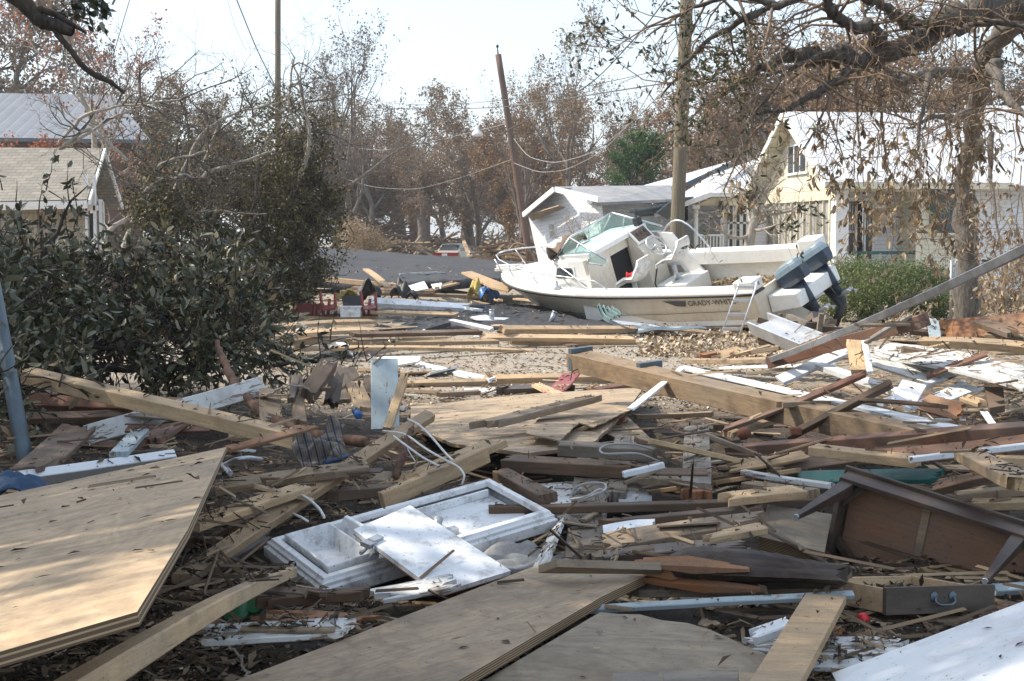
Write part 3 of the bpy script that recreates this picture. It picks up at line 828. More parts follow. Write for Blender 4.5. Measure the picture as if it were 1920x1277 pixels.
# ---- live oak at the right edge whose limbs overhang the street
def oak():
    r = np.random.default_rng(33)
    base = (gx(1812, 24), 24.0, .05); B = np.array(base)
    root = empty("overhanging_oak", base, "grey barked oak at right, dead leaved limbs hanging over the cream house", "tree")
    limbs = [[(1812, 625, 24, .24), (1812, 480, 24, .20), (1806, 400, 24, .165), (1808, 330, 24, .15), (1828, 240, 23, .14), (1835, 160, 21.5, .15), (1860, 85, 20, .16), (1925, 20, 18, .18), (2010, -60, 16, .2)],
             [(2000, -40, 16, .17), (1920, 8, 15, .16), (1840, 22, 14.5, .15), (1760, 45, 14, .125), (1705, 88, 14, .11), (1640, 105, 13.8, .10), (1585, 108, 13.6, .09), (1520, 100, 13.5, .07), (1462, 112, 13.4, .05), (1400, 150, 13.3, .02)],
             [(1840, 150, 22, .09), (1800, 135, 20, .085), (1735, 142, 18.5, .08), (1680, 152, 17.5, .06), (1660, 128, 17, .03)],
             [(1610, 108, 13.7, .05), (1575, 150, 13.5, .042), (1520, 182, 13.3, .035), (1470, 205, 13.1, .028), (1420, 215, 13, .015)],
             [(1660, 100, 13.8, .08), (1640, 55, 13.6, .07), (1590, 45, 13.5, .06), (1560, 20, 13.4, .05), (1540, -20, 13.3, .04)],
             [(1835, 190, 22, .07), (1862, 110, 19, .075), (1872, 160, 18, .065), (1900, 200, 17.5, .05), (1935, 225, 17, .03)],
             [(1705, 88, 14, .08), (1745, 60, 14.5, .07), (1700, 40, 14, .06), (1650, 5, 13.7, .05), (1600, -30, 13, .04)],
             [(1730, 70, 14, .05), (1790, 60, 14, .05), (1850, 40, 14, .04), (1925, 50, 14, .03)],
             [(1830, 200, 22.5, .06), (1790, 225, 20, .05), (1750, 218, 18, .03), (1700, 240, 17, .012)],
             [(1560, 95, 13.5, .03), (1480, 130, 13.2, .025), (1440, 180, 13, .02), (1390, 250, 12.8, .008)],
             [(1540, -20, 13.3, .05), (1460, 10, 13.3, .04), (1380, 40, 13.3, .03), (1290, 110, 13.3, .02), (1240, 180, 13.2, .008)],
             [(1460, 10, 13.3, .03), (1380, -10, 13.3, .025), (1300, 10, 13.3, .02), (1210, 70, 13.3, .006)],
             [(1860, 250, 20, .05), (1855, 330, 19, .03), (1870, 420, 18, .015), (1880, 520, 17, .008)],
             [(1640, 105, 13.8, .03), (1650, 170, 13.6, .02), (1655, 250, 13.5, .012), (1665, 330, 13.4, .006)],
             [(1620, 105, 13.8, .02), (1605, 160, 13.6, .016), (1610, 260, 13.5, .008), (1620, 350, 13.4, .004)],
             [(1740, 140, 18, .05), (1735, 190, 17.5, .03), (1720, 250, 17, .015), (1725, 330, 16.8, .006)]]
    ch, LP, LD, LL = [], [], [], []; GP, GD, GL = [], [], []
    def leafy(c, green, n, leaf):
        k = r.integers(n // 2, n + 2)
        tt = r.random(k) * (len(c) - 1)
        b = np.stack([np.interp(tt, range(len(c)), c[:, a]) for a in range(3)], 1)
        if green: GP.append(b); GD.append(r.normal(size=(k, 3)) + [0, 0, .1]); GL.append(leaf * (.6 + .6 * r.random(k)))
        else: LP.append(b); LD.append(r.normal(size=(k, 3)) * .55 + [0, 0, -1]); LL.append(leaf * (.5 + .6 * r.random(k)))
    for li, l in enumerate(limbs):
        pts = np.array([np.array(at(a, b, c)) - B for a, b, c, q in l]); rr = [q for *_, q in l]
        m = max(14, len(l) * 5); tt = np.linspace(0, len(l) - 1, m)
        # smooth (Catmull like) by averaging
        c = np.stack([np.interp(tt, range(len(l)), pts[:, k]) for k in range(3)], 1)
        for _ in range(2): c[1:-1] = (c[:-2] + 2 * c[1:-1] + c[2:]) / 4
        c[1:-1] += r.normal(size=(m - 2, 3)) * min(.03, rr[1] * .3)
        R = np.interp(tt, range(len(l)), rr) * (1 + .10 * r.normal(size=m))
        ch.append((c, R))
        if li == 0:
            js = [j for j in range(m) if tt[j] > 4.2]
        else: js = list(range(2, m))
        for j in js:
            for _ in range(2 if li else 1):
                qj = c[j] + B; pj_ = 960 + F_PX * qj[0] / qj[1]; gab = 1380 < pj_ < 1580 and qj[2] < 1.9 + qj[1] * .115
                if r.random() < (.95 if gab else .80 if pj_ > 1420 else .6): continue
                o2, tp = [], []
                far = c[j][1] + B[1] > 17
                d = unit(r.normal(size=3) * [1, .7, .8] + [-.25, -.1, -.05])
                grow(r, c[j], d, (.55 + .75 * r.random()), min(.018, R[j] * .6), 0, 2, o2, tp, .75, -.06, .3, (4, 4), .62, 4)
                ch += o2
                for pts_, dd in tp:
                    w = pts_[-1] + B
                    pxx = 960 + F_PX * w[0] / w[1]
                    if pxx < 1400:
                        if r.random() < .85: leafy(pts_, r.random() < .85, 7, .065)
                    elif r.random() < .16: leafy(pts_, r.random() < .3, 5, .075)
    # drooping strings of dead leaves
    strings = [(1650, 230, 410), (1668, 220, 380), (1600, 300, 455), (1560, 320, 350), (1705, 350, 390), (1735, 270, 420), (1760, 330, 480), (1590, 360, 450), (1640, 300, 345), (1510, 340, 390), (1795, 300, 360), (1725, 360, 470),
               (1850, 330, 560), (1875, 420, 600), (1900, 300, 560), (1915, 380, 600), (1890, 480, 610), (1865, 380, 460), (1700, 240, 300), (1615, 230, 290), (1585, 250, 320), (1470, 250, 300), (1390, 310, 370), (1398, 370, 420),
               (1745, 440, 500), (1780, 200, 300), (1770, 240, 330), (1840, 260, 340), (1870, 260, 330), (1905, 240, 300), (1820, 200, 300), (1835, 260, 360), (1750, 230, 300), (1910, 440, 610), (1880, 520, 600), (1845, 500, 600), (1685, 300, 400), (1530, 250, 320)]
    for px, y0, y1 in strings:
        dd = 13.2 + r.random() * 1.6 if px < 1840 else 17 + r.random() * 4
        n = 9; t = np.linspace(0, 1, n)
        xs = px + np.cumsum(r.normal(size=n) * 5)
        c = np.array([np.array(at(xs[i] + (1 - t[i]) * r.normal() * 3, y0 - 70 + (y1 - y0 + 70) * t[i], dd)) - B for i in range(n)])
        ch.append((c, .009 * (1.1 - t)))
        lo = c[n // 3:]
        green = px < 1490 and px > 1400
        for q in range(int((y1 - y0) / 9)):
            tw = lo[r.integers(0, len(lo))]; d = unit(r.normal(size=3) + [0, 0, -.6]); Ln = .12 + .25 * r.random()
            cc = tw + d * Ln * np.linspace(0, 1, 4)[:, None] + np.array([0, 0, -1]) * (np.linspace(0, 1, 4)[:, None] ** 2) * .08
            ch.append((cc, np.full(4, .003)))
            leafy(cc[1:], green and r.random() < .7, 6, .10)
    for gxp, gyp, n in ((1480, 425, 9), (1525, 400, 6), (1410, 375, 6)):
        for _ in range(n):
            p = np.array(at(gxp + r.normal() * 16, gyp + r.normal() * 14, 13.5)) - B
            cc = p + unit(r.normal(size=3)) * np.linspace(0, .15, 3)[:, None]
            ch.append((cc, np.full(3, .003))); leafy(cc, True, 4, .08)
    chains_mesh("trunk", [q for q in ch if q[1][0] > .025], M['bark'], root, 7)
    chains_mesh("twigs", [q for q in ch if q[1][0] <= .025], M['twig'], root, 4)
    leaves_mesh("dead_leaves", np.concatenate(LP), np.concatenate(LD), np.concatenate(LL), .42, M['dead'], root, True, 6)
    leaves_mesh("green_leaves", np.concatenate(GP), np.concatenate(GD), np.concatenate(GL), .38, M['oakgreen'], root, True, 7)
oak()
# ---- big live oak left of the camera: it shades the foreground and its broken limb enters at the top left
def shade_oak():
    r = np.random.default_rng(44)
    base = (-11.0, 4.5, 0); B = np.array(base)
    root = empty("shade_oak", base, "dark oak whose broken bare limb crosses the top left corner", "tree")
    ch, LP, LD, LL = [], [], [], []; tips = []
    ch.append((np.array([(0, 0, -.2), (.1, .1, 2), (.0, .3, 4), (.3, .4, 6)]), np.array([.45, .38, .34, .3])))
    for k in range(9):
        a = k * 2 * pi / 9 + .2
        grow(r, (.1, .3, 3.6 + .3 * (k % 4)), unit(np.array([cos(a), sin(a), .62])), 5.2, .17, 0, 3, ch, tips, .7, .07, .2, (7, 6, 5), .6)
    keep = []
    for c, R in ch:
        w = c + B
        ok = np.all((w[:, 1] < 3.0) | (w[:, 0] < -(w[:, 1] * .40 + 1.0)))
        if ok: keep.append((c, R))
    ch = keep
    for pts, d in tips:
        w = pts + B
        if not np.all((w[:, 1] < 2.5) | (w[:, 0] < -(w[:, 1] * .40 + 1.1))): continue
        k = r.integers(5, 12); tt = r.random(k) * (len(pts) - 1)
        b = np.stack([np.interp(tt, range(len(pts)), pts[:, a]) for a in range(3)], 1)
        LP.append(b + r.normal(size=(k, 3)) * .1); LD.append(r.normal(size=(k, 3))); LL.append(.13 * (.7 + .6 * r.random(k)))
    for cx, cy, cz, rx, ry, rz, n in ((-6.0, 6.2, 8.2, 3.2, 3.2, 1.3, 8200), (-3.5, 5.5, 9.5, 3.0, 3.4, 1.0, 5600), (-8.5, 9.5, 8.5, 3.3, 3.0, 1.5, 6500), (-11.5, 13.5, 8.5, 3.6, 3.2, 1.6, 6000), (-5.0, 9.6, 10.0, 2.6, 2.2, 1.0, 2200), (-1.0, 5.0, 10.2, 2.2, 2.6, .9, 1800), (-3.6, 3.0, 8.8, 2.5, 2.0, 1.0, 3200), (-9.2, 5.5, 8.0, 2.8, 2.8, 1.2, 4500)):
        d = unit(r.normal(size=(n // 3, 3))); q = (r.random(n // 3) ** .4)[:, None]; c0 = np.array([cx, cy, cz]) + d * q * [rx, ry, rz] - B
        cl = np.repeat(c0, 5, 0) + r.normal(size=(len(c0) * 5, 3)) * .16
        w = cl + B; cl = cl[(np.sin(w[:, 0] * 1.7 + w[:, 1] * .6) + np.sin(w[:, 1] * 1.9 - w[:, 0] * .5) + .5 * np.sin(w[:, 0] * 4.1)) > -1.0]
        LP.append(cl); LD.append(r.normal(size=cl.shape)); LL.append(.17 * (.7 + .6 * r.random(len(cl))))
        for k in range(7):
            e = c0[int(r.integers(0, len(c0)))]; s0 = np.array([.2, .3, 4.2]); t = np.linspace(0, 1, 8)[:, None]
            ch.append((s0 + (e - s0) * t + np.array([0, 0, 1.2]) * np.sin(t * pi) + r.normal(size=(8, 3)) * .06 * np.sin(t * pi), .085 * (1 - .85 * t[:, 0])))
    # visible broken limbs
    for l in ([(-600, -420, 7, .12), (-200, -120, 7.6, .09), (0, -30, 8, .052), (45, 5, 8, .046), (72, 38, 8, .042), (100, 46, 8, .038), (137, 60, 8, .030)],
              [(60, 25, 8, .03), (78, 18, 8, .02), (110, 30, 8, .018), (162, 62, 8, .008)],
              [(98, 46, 8, .02), (108, 66, 8, .02), (130, 90, 8, .019), (155, 125, 8, .019), (180, 142, 8, .019), (205, 152, 8, .016), (233, 174, 8, .010)],
              [(40, -20, 8.2, .02), (110, -15, 8.3, .015), (180, 5, 8.4, .01), (205, 25, 8.4, .004)]):
        pts = np.array([np.array(at(a, b, c)) - B for a, b, c, q in l]); m = 30; tt = np.linspace(0, len(l) - 1, m)
        c = np.stack([np.interp(tt, range(len(l)), pts[:, k]) for k in range(3)], 1)
        c[1:-1] = (c[:-2] + 2 * c[1:-1] + c[2:]) / 4
        ch.append((c, np.interp(tt, range(len(l)), [q for *_, q in l]) * (1 + .06 * r.normal(size=m))))
    P = np.array([np.array(at(110 + 95 * r.random(), -25 + 60 * r.random() ** 1.5, 8.3)) - B for _ in range(34)])
    shoots(r, P, unit(r.normal(size=P.shape)), .14, 9, .07, ch, LP, LD, LL, .003)
    chains_mesh("trunk", ch, M['barkdark'], root, 6)
    leaves_mesh("crown", np.concatenate(LP), np.concatenate(LD), np.concatenate(LL), .45, M['magnolia'], root, False, 9)
shade_oak()
# ---------------------------------------------------------------- cream house
def cream_house():
    R = empty("cream_house", (8.95, 38.5, 0), "cream clapboard bungalow with white metal roof and screened side porch behind the hedge", "house", rz=radians(7.7))
    def b(name, mat, *boxes, parent=R, bevel=0):
        m = MB()
        for q in boxes: m.bx(*q)
        return m.build(name, mat, parent, bevel=bevel)
    D = 6.3; ZE = 3.45; ZR = 5.55
    # gable wall (left end), above the screened porch
    m = MB(); m.add([(0, 0, ZE - .3), (0, D, ZE - .3), (0, D / 2, ZR - .12), (.12, 0, ZE - .3), (.12, D, ZE - .3), (.12, D / 2, ZR - .12)], [(0, 1, 2), (3, 5, 4), (0, 3, 4, 1), (1, 4, 5, 2), (2, 5, 3, 0)])
    m.build("gable_wall", M['cream'], R)
    b("porch_screen", M['screen'], (.05, .07, .45, D - .3, .3, ZE - .55))
    b("porch_header", M['creamtrim'], (-.03, .15, 0, D, ZE - .58, ZE - .28), (-.03, .12, .40, .48, .6, ZE - .58), (-.03, .12, D - .3, D, .3, ZE - .58))
    for i in range(9):
        y = .95 + i * (D - 1.4) / 9
        b("screen_batten", M['creamtrim'], (-.015, .05, y, y + .05, .3, ZE - .58))
    b("porch_base", M['creamtrim'], (0, .12, .4, D, .1, .95))
    w = b("gable_window", M['whitetrim'], (-.05, 0, 2.3, 2.36, 3.75, 4.6), (-.05, 0, 3.94, 4.0, 3.75, 4.6), (-.05, 0, 2.36, 3.94, 4.54, 4.6), (-.07, 0, 2.2, 4.1, 3.68, 3.75), (-.045, 0, 2.86, 2.92, 3.75, 4.54), (-.045, 0, 3.4, 3.46, 3.75, 4.54))
    b("window_pane", M['win'], (-.02, -.005, 2.36, 2.86, 3.75, 4.54), (-.02, -.005, 2.92, 3.4, 3.75, 4.54), (-.02, -.005, 3.46, 3.94, 3.75, 4.54), parent=w)
    b("gable_trim", M['creamtrim'], (-.04, 0, 0, D, ZE - .28, ZE - .16))
    # corner column and pier
    b("porch_column", M['whitetrim'], (.0, .38, -.02, .38, 1.32, ZE - .3), bevel=.01)
    b("column_pier", M['whitetrim'], (-.06, .5, -.1, .42, .1, 1.25), (-.1, .54, -.14, .46, 1.25, 1.33), bevel=.01)
    b("porch_beam", M['creamtrim'], (.38, 2.35, 0, .25, ZE - .36, ZE - .06), (.38, 2.35, 0, 1.3, ZE - .06, ZE - .03))
    # recessed entrance
    b("entry_wall", M['whiteside'], (.05, .78, 1.25, 1.35, .7, ZE - .1), (1.62, 2.35, 1.25, 1.35, .7, ZE - .1), (.78, 1.62, 1.25, 1.35, 2.95, ZE - .1))
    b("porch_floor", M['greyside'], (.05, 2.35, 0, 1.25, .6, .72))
    d = b("entry_door", M['whitetrim'], (.78, .84, 1.2, 1.3, .72, 2.95), (1.56, 1.62, 1.2, 1.3, .72, 2.95), (.84, 1.56, 1.2, 1.3, 2.85, 2.95), (1.03, 1.1, 1.18, 1.26, .72, 2.85), (1.3, 1.36, 1.18, 1.26, .72, 2.85),
          (.84, 1.03, 1.22, 1.26, .72, 1.2), (1.36, 1.56, 1.22, 1.26, .72, 1.2), (.84, 1.03, 1.21, 1.25, 1.95, 2.02), (1.36, 1.56, 1.21, 1.25, 1.95, 2.02),
          (.89, .905, 1.21, 1.25, 2.02, 2.8), (.955, .97, 1.21, 1.25, 2.02, 2.8), (1.42, 1.435, 1.21, 1.25, 2.02, 2.8), (1.485, 1.5, 1.21, 1.25, 2.02, 2.8))
    b("door_glass", M['win'], (.84, 1.03, 1.24, 1.26, 1.2, 2.85), (1.36, 1.56, 1.24, 1.26, 1.2, 2.85), parent=d)
    b("hall_shade_panel", M['dim'], (1.1, 1.3, 1.3, 1.34, .72, 2.85))  # near-black panel paints the shade of the unlit hall behind the door
    m = MB(); m.lathe([(.05, -.16), (.07, -.1), (.03, 0)], (1.2, .9, 3.2), 8); m.build("porch_lamp", M['rust'], R)
    b("porch_rail", M['greentrim'], (.5, 2.35, .05, .12, 1.35, 1.44))
    # right wing wall, green window
    b("side_wall", M['cream'], (2.35, 4.05, -.02, .14, .1, ZE - .05), (2.35, 2.45, .14, 1.4, .1, ZE - .05))
    b("corner_board", M['creamtrim'], (2.33, 2.47, -.05, -.02, .1, ZE - .05))
    w = b("green_window", M['greentrim'], (2.72, 2.86, -.07, -.02, 1.95, 3.25), (3.6, 3.74, -.07, -.02, 1.95, 3.25), (2.86, 3.6, -.07, -.02, 3.18, 3.25), (2.86, 3.6, -.06, -.02, 2.55, 2.61), (3.2, 3.24, -.06, -.02, 1.95, 2.55))
    b("window_pane", M['win'], (2.86, 3.6, -.04, -.025, 1.95, 3.18), parent=w)
    b("window_sill", M['creamtrim'], (2.7, 3.76, -.1, -.02, 1.88, 1.95), parent=w)
    b("wing_wall", M['whiteside'], (4.05, 12, .05, .2, .1, ZE - .05))
    # roof
    def slab(name, x0, x1, mat, parent=R, dz=0):
        # each slope is its own object so that ribs run down the slope
        for sgn in (0, 1):
            m = MB()
            y0, y1 = (-.55, D / 2) if not sgn else (D / 2, D + .55)
            z0, z1 = (ZE - .12, ZR) if not sgn else (ZR, ZE - .12)
            m.slab([(x0, y0, z0 + dz), (x1, y0, z0 + dz), (x1, y1, z1 + dz), (x0, y1, z1 + dz)], .05)
            m.build(name, mat, parent)
    slab("roof", -.5, 4.9, M['metalroof']); 
    m = MB(); m.slab([(4.9, -.75, ZE - .2), (13, -.75, ZE - .2), (13, D / 2, ZR + .25), (5.2, D / 2, ZR + .25)], .06); m.build("roof", M['metalroof'], R)
    m = MB()
    for y0, z0, y1, z1 in ((-.55, ZE - .13, D / 2, ZR - .01), (D + .55, ZE - .13, D / 2, ZR - .01)):
        m.add([(-.54, y0, z0 - .17), (-.54, y0, z0 + .02), (-.54, y1, z1 + .02), (-.54, y1, z1 - .2), (-.49, y0, z0 - .17), (-.49, y0, z0 + .02), (-.49, y1, z1 + .02), (-.49, y1, z1 - .2)],
              [(0, 1, 2, 3), (4, 7, 6, 5), (0, 4, 5, 1), (2, 6, 7, 3), (1, 5, 6, 2), (0, 3, 7, 4)])
    m.build("rake_board", M['whitetrim'], R)
    m = MB()
    for y0, z0, y1, z1 in ((-.5, ZE - .18, D / 2, ZR - .06), (D + .5, ZE - .18, D / 2, ZR - .06)):
        m.slab([(-.48, y0, z0), (.1, y0, z0), (.1, y1, z1), (-.48, y1, z1)], .03)
    m.build("soffit", M['creamtrim'], R)
    b("bracket", M['creamtrim'], (-.5, 0, 4.6, 4.72, 4.25, 4.37), (-.5, 0, 1.5, 1.62, 4.25, 4.37))
    b("fascia", M['creamtrim'], (-.5, 4.9, -.57, -.54, ZE - .3, ZE - .15))
cream_house()
# ---------------------------------------------------------------- porch house behind (mid)
def mid_house():
    R = empty("porch_house", tuple(at(1320, 520, 45) * 1), "small cream porch house with white roof between the big utility pole and the cream bungalow", "house")
    o = Vector(R.location)
    A = lambda px, py, d: at(px, py, d) - o
    def sl(name, mat, th, *p, parent=R):
        m = MB(); m.slab([A(*q) for q in p], th); return m.build(name, mat, parent)
    sl("roof", M['metalroof'], .1, (1225, 398, 43), (1330, 362, 43), (1440, 290, 50), (1330, 330, 50))
    sl("roof", M['metalroof'], .1, (1330, 362, 43), (1400, 362, 44), (1445, 300, 50), (1440, 290, 50))
    sl("fascia", M['whitetrim'], .1, (1225, 398, 42.9), (1330, 361, 42.9), (1334, 369, 42.9), (1228, 408, 42.9))
    sl("fascia", M['whitetrim'], .1, (1330, 361, 42.9), (1372, 364, 42.9), (1372, 369, 42.9), (1334, 369, 42.9))
    sl("back_roof", M['metalroof'], .1, (1205, 348, 54), (1270, 330, 54), (1370, 302, 56), (1360, 312, 52), (1290, 342, 52), (1240, 352, 52))
    sl("back_fascia", M['bluesteel'], .1, (1280, 345, 51.5), (1368, 304, 51.5), (1370, 316, 51.5), (1300, 352, 51.5))
    sl("gable_wall", M['creamtrim'], .1, (1305, 385, 44), (1335, 371, 44), (1402, 371, 44), (1402, 386, 44))
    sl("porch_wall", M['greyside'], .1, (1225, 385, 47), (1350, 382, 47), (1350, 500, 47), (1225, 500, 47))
    sl("bay_shade_panel", M['dim'], .05, (1232, 400, 46.6), (1290, 385, 46.6), (1290, 412, 46.6), (1232, 455, 46.6))  # near-black slab with the porch bay's shade put into its colour
    sl("front_wall", M['whiteside'], .1, (1350, 384, 44.3), (1436, 384, 44.3), (1436, 520, 44.3), (1350, 520, 44.3))
    m = MB(); m.tube([A(1305, 386, 43.5), A(1305, 505, 43.5)], .07, 8); m.box(A(1305, 388, 43.5), (.22, .22, .12)); m.build("porch_post", M['whitetrim'], R)
    for x in (1371, 1384, 1396):
        m = MB()
        for dx in (-5, 4): m.box(A(x + dx, 440, 44.1), (.05, .05, 1.9))
        for y in (384, 418, 446): m.box(A(x, y, 44.1), (.2, .05, .06))
        w = m.build("window", M['whitetrim'], R)
        m = MB(); m.box(A(x, 440, 44.15), (.13, .02, 1.85)); m.build("pane", M['win'], w)
    m = MB(); m.lathe([(.02, .22), (.07, .15), (.09, -.05), (.03, -.16)], A(1352, 388, 43.8), 8); m.build("wall_lantern", M['black'], R)
    m = MB()
    for i in range(9): m.box(A(1308 + i * 6, 462, 43.6), (.04, .04, .7))
    m.box(A(1330, 441, 43.6), (.9, .06, .06)); m.build("porch_railing", M['whitetrim'], R)
mid_house()
def tilted_house():
    R = empty("tilted_white_house", tuple(at(1080, 500, 42)), "collapsed white clapboard house leaning over behind the boat's cabin", "house")
    o = Vector(R.location); A = lambda px, py, d: at(px, py, d) - o
    # tilted wall frame: local x along wall, z up the leaning wall
    c0 = A(1016, 505, 44.5); cx = (A(1130, 488, 41.5) - c0); cz = A(988, 392, 45) - c0
    ex = cx.normalized(); ez = (cz - ex * cz.dot(ex)).normalized(); ey = ez.cross(ex)
    mw = frame(c0, ex, ey, ez)
    inv = mw.inverted()
    def wallpt(px, py):
        # intersect sight line with the wall plane
        d = ray(px, py); p0 = c0 + o
        t = (p0 - Vector((0, 0, EYE))).dot(ey) / d.dot(ey)
        return inv @ (Vector((0, 0, EYE)) + d * t - o)
    P = [wallpt(*q) for q in ((1015, 515), (990, 402), (1040, 360), (1122, 380), (1135, 515))]
    m = MB(); m.add([(p.x, 0, p.z) for p in P] + [(p.x, .12, p.z) for p in P], [(0, 1, 2, 3, 4), (9, 8, 7, 6, 5)] + [(i, i + 5, (i + 1) % 5 + 5, (i + 1) % 5) for i in range(5)])
    m.build("front_wall", M['whiteside'], R, mw)
    q = wallpt(1037, 431); m = MB(); m.box((q.x, -.02, q.z), (.36, .04, .46)); w = m.build("window", M['whitetrim'], R, mw)
    m = MB(); m.box((q.x, -.05, q.z + .1), (.28, .02, .17)); m.box((q.x, -.05, q.z - .11), (.28, .02, .17)); p = m.build("pane", M['screen'], w)
    def sl(name, mat, th, *p, parent=R):
        # local frame with x along the first edge so that siding rows and shingles follow it
        pts = [A(*q) for q in p]; e1 = (pts[1] - pts[0]).normalized(); nn = e1.cross(pts[2] - pts[0]).normalized(); e2 = nn.cross(e1)
        if name in ("side_wall",): F_ = frame(pts[0], e1, -nn, e2) 
        else: F_ = frame(pts[0], e1, e2, nn)
        iv = F_.inverted()
        m = MB(); m.slab([iv @ v for v in pts], th); return m.build(name, mat, parent, F_)
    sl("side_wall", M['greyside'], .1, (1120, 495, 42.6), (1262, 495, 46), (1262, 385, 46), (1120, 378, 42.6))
    sl("roof", M['greyroof'], .09, (1117, 380, 41.0), (1262, 373, 45.0), (1258, 347, 48), (1042, 350, 46))
    sl("roof", M['greyroof'], .09, (982, 402, 44.4), (1040, 352, 42.6), (1075, 352, 46), (1010, 398, 48))
    m = MB()
    for p, q2 in (((982, 403, 44.3), (1040, 355, 42.5)), ((1040, 355, 42.5), (1121, 374, 40.8))):
        a, b = A(*p), A(*q2); d = b - a; u = Vector((0, 0, 1)); u = (u - d.normalized() * u.dot(d.normalized())).normalized()
        m.slab([a - u * .08, b - u * .08, b + u * .08, a + u * .08], .05)
    m.build("rake_board", M['whitetrim'], R)
    m = MB(); m.slab([A(990, 402, 44.2), A(1048, 384, 42.4), A(1060, 388, 42.5), A(1000, 412, 44.3)], .04); m.build("broken_soffit", M['tan'], R)
    m = MB(); m.slab([A(1230, 398, 42), A(1262, 372, 42), A(1300, 368, 43), A(1250, 410, 43)], .04); m.slab([A(1180, 396, 42), A(1268, 380, 42.5), A(1262, 400, 43), A(1200, 404, 43)], .04); m.build("broken_eave", M['bluesteel'], R)
tilted_house()
# ---------------------------------------------------------------- cottage at left and metal-roofed house
def cottage():
    R = empty("shingled_cottage", tuple(at(100, 560, 33)), "little cottage with weathered grey tab shingle roof at the left edge", "house")
    o = Vector(R.location); A = lambda px, py, d: at(px, py, d) - o
    rl, rr = A(-120, 276, 35), A(192, 278, 34)
    el, er = A(-120, 380, 32.6), A(163, 374, 31.8)
    br = A(226, 386, 36.2); bl = A(-60, 386, 37)
    def pl(name, mat, th, pts, parent=R):
        e1 = (pts[1] - pts[0]).normalized(); nn = e1.cross(pts[2] - pts[0]).normalized(); e2 = nn.cross(e1)
        if nn.z < 0: nn = -nn; 
        e2 = nn.cross(e1)
        F_ = frame(pts[0], e1, e2, nn); iv = F_.inverted()
        m = MB(); m.slab([iv @ v for v in pts], th); return m.build(name, mat, parent, F_)
    rf = pl("roof", M['shingle'], .06, [el, er, rr, rl])
    pl("back_roof", M['shingle'], .06, [rl, rr, br, bl])
    m = MB(); m.tube([rl + Vector((0, 0, .03)), rr + Vector((.02, 0, .03))], .06, 6, False); m.build("ridge_cap", M['rust'], rf)
    m = MB()
    for a, b, dpt in ((er, rr, .11), (rr, br, .11)):
        off = Vector((.03, 0, 0)); dn = Vector((0, 0, -dpt))
        vs = [a + off, b + off, b + off + dn, a + off + dn]; vs += [v + Vector((.05, 0, 0)) for v in vs]
        m.add(vs, [(0, 3, 2, 1), (4, 5, 6, 7), (0, 1, 5, 4), (3, 7, 6, 2), (0, 4, 7, 3), (1, 2, 6, 5)])
    m.build("rake_board", M['whitetrim'], R)
    m = MB(); dn = Vector((0, 0, -.1)); m.slab([el + dn, er + dn, er + dn + Vector((0, .25, .02)), el + dn + Vector((0, .25, .02))], .03); m.slab([el + Vector((0, .02, -.02)), er + Vector((0, .02, -.02)), er + Vector((0, .05, -.2)), el + Vector((0, .05, -.2))], .03); m.build("fascia", M['whitetrim'], R)
    # gable infill, set back from the rake
    s = Vector((-.42, 0, -.1)); m = MB(); m.add([er + s + Vector((0, .35, .05)), br + s + Vector((0, -.35, .05)), rr + s + Vector((0, 0, -.02))], [(0, 1, 2)])
    m.slab([er + s + Vector((0, .35, 0)), br + s + Vector((0, -.35, 0)), rr + s], .05); m.build("gable_wall", M['whitetrim'], R)
    zb = -o.z + .1
    def wall(name, mat, a, b, zt):
        e1 = (b - a); e1.z = 0; L = e1.length; e1.normalize(); nn = e1.cross(Vector((0, 0, 1)))
        F_ = frame(a, e1, Vector((0, 0, 1)), nn); m = MB(); m.bx(0, L, zb - a.z, zt, -.08, 0); return m.build(name, mat, R, F_)
    wl = A(-110, 400, 33.2); wr = A(192, 398, 32.4); wb = A(196, 398, 36)
    wall("front_wall", M['cedar'], wl, A(70, 398, 32.7), .25)
    wall("front_wall", M['cedar'], A(80, 398, 32.7), A(165, 398, 32.45), .25)
    wall("front_wall", M['cedar'], A(176, 398, 32.4), wr, .25)
    wall("side_wall", M['whitetrim'], wr, wb, .3)
    w = MB(); c = A(74, 440, 32.9); w.box(c, (.16, .1, .9)); w.build("window", M['win'], R); w = MB(); w.box(A(170, 440, 32.6), (.16, .1, 1.0)); w.build("window", M['win'], R)
    m = MB(); m.box(A(171, 390, 32.3), (.3, .12, .12)); m.box(A(163, 400, 32.3), (.06, .12, 1.8)); m.box(A(178, 400, 32.3), (.05, .12, 1.8)); m.build("window_frame", M['whitetrim'], R)
cottage()
def back_left_house():
    R = empty("metal_roofed_house", tuple(at(80, 470, 50)), "brown house with pale ribbed metal roof behind the shingled cottage", "house")
    o = Vector(R.location); A = lambda px, py, d: at(px, py, d) - o
    pts = [A(-160, 256, 49), A(282, 262, 49), A(212, 178, 54), A(-160, 172, 54)]
    e1 = (pts[1] - pts[0]).normalized(); nn = e1.cross(pts[2] - pts[0]).normalized(); F_ = frame(pts[0], e1, nn.cross(e1), nn); iv = F_.inverted()
    m = MB(); m.slab([iv @ v for v in pts], .08); m.build("roof", M['ribroof'], R, F_)
    m = MB(); m.slab([A(-160, 258, 48.95), A(283, 264, 48.95), A(283, 269, 48.95), A(-160, 263, 48.95)], .06); m.build("fascia", M['bluesteel'], R)
    m = MB(); a, b = A(-160, 262, 50), A(262, 268, 50); m.bx(a.x, b.x, 0, .2, -o.z, a.z); m.build("wall", M['brownwall'], R)
back_left_house()
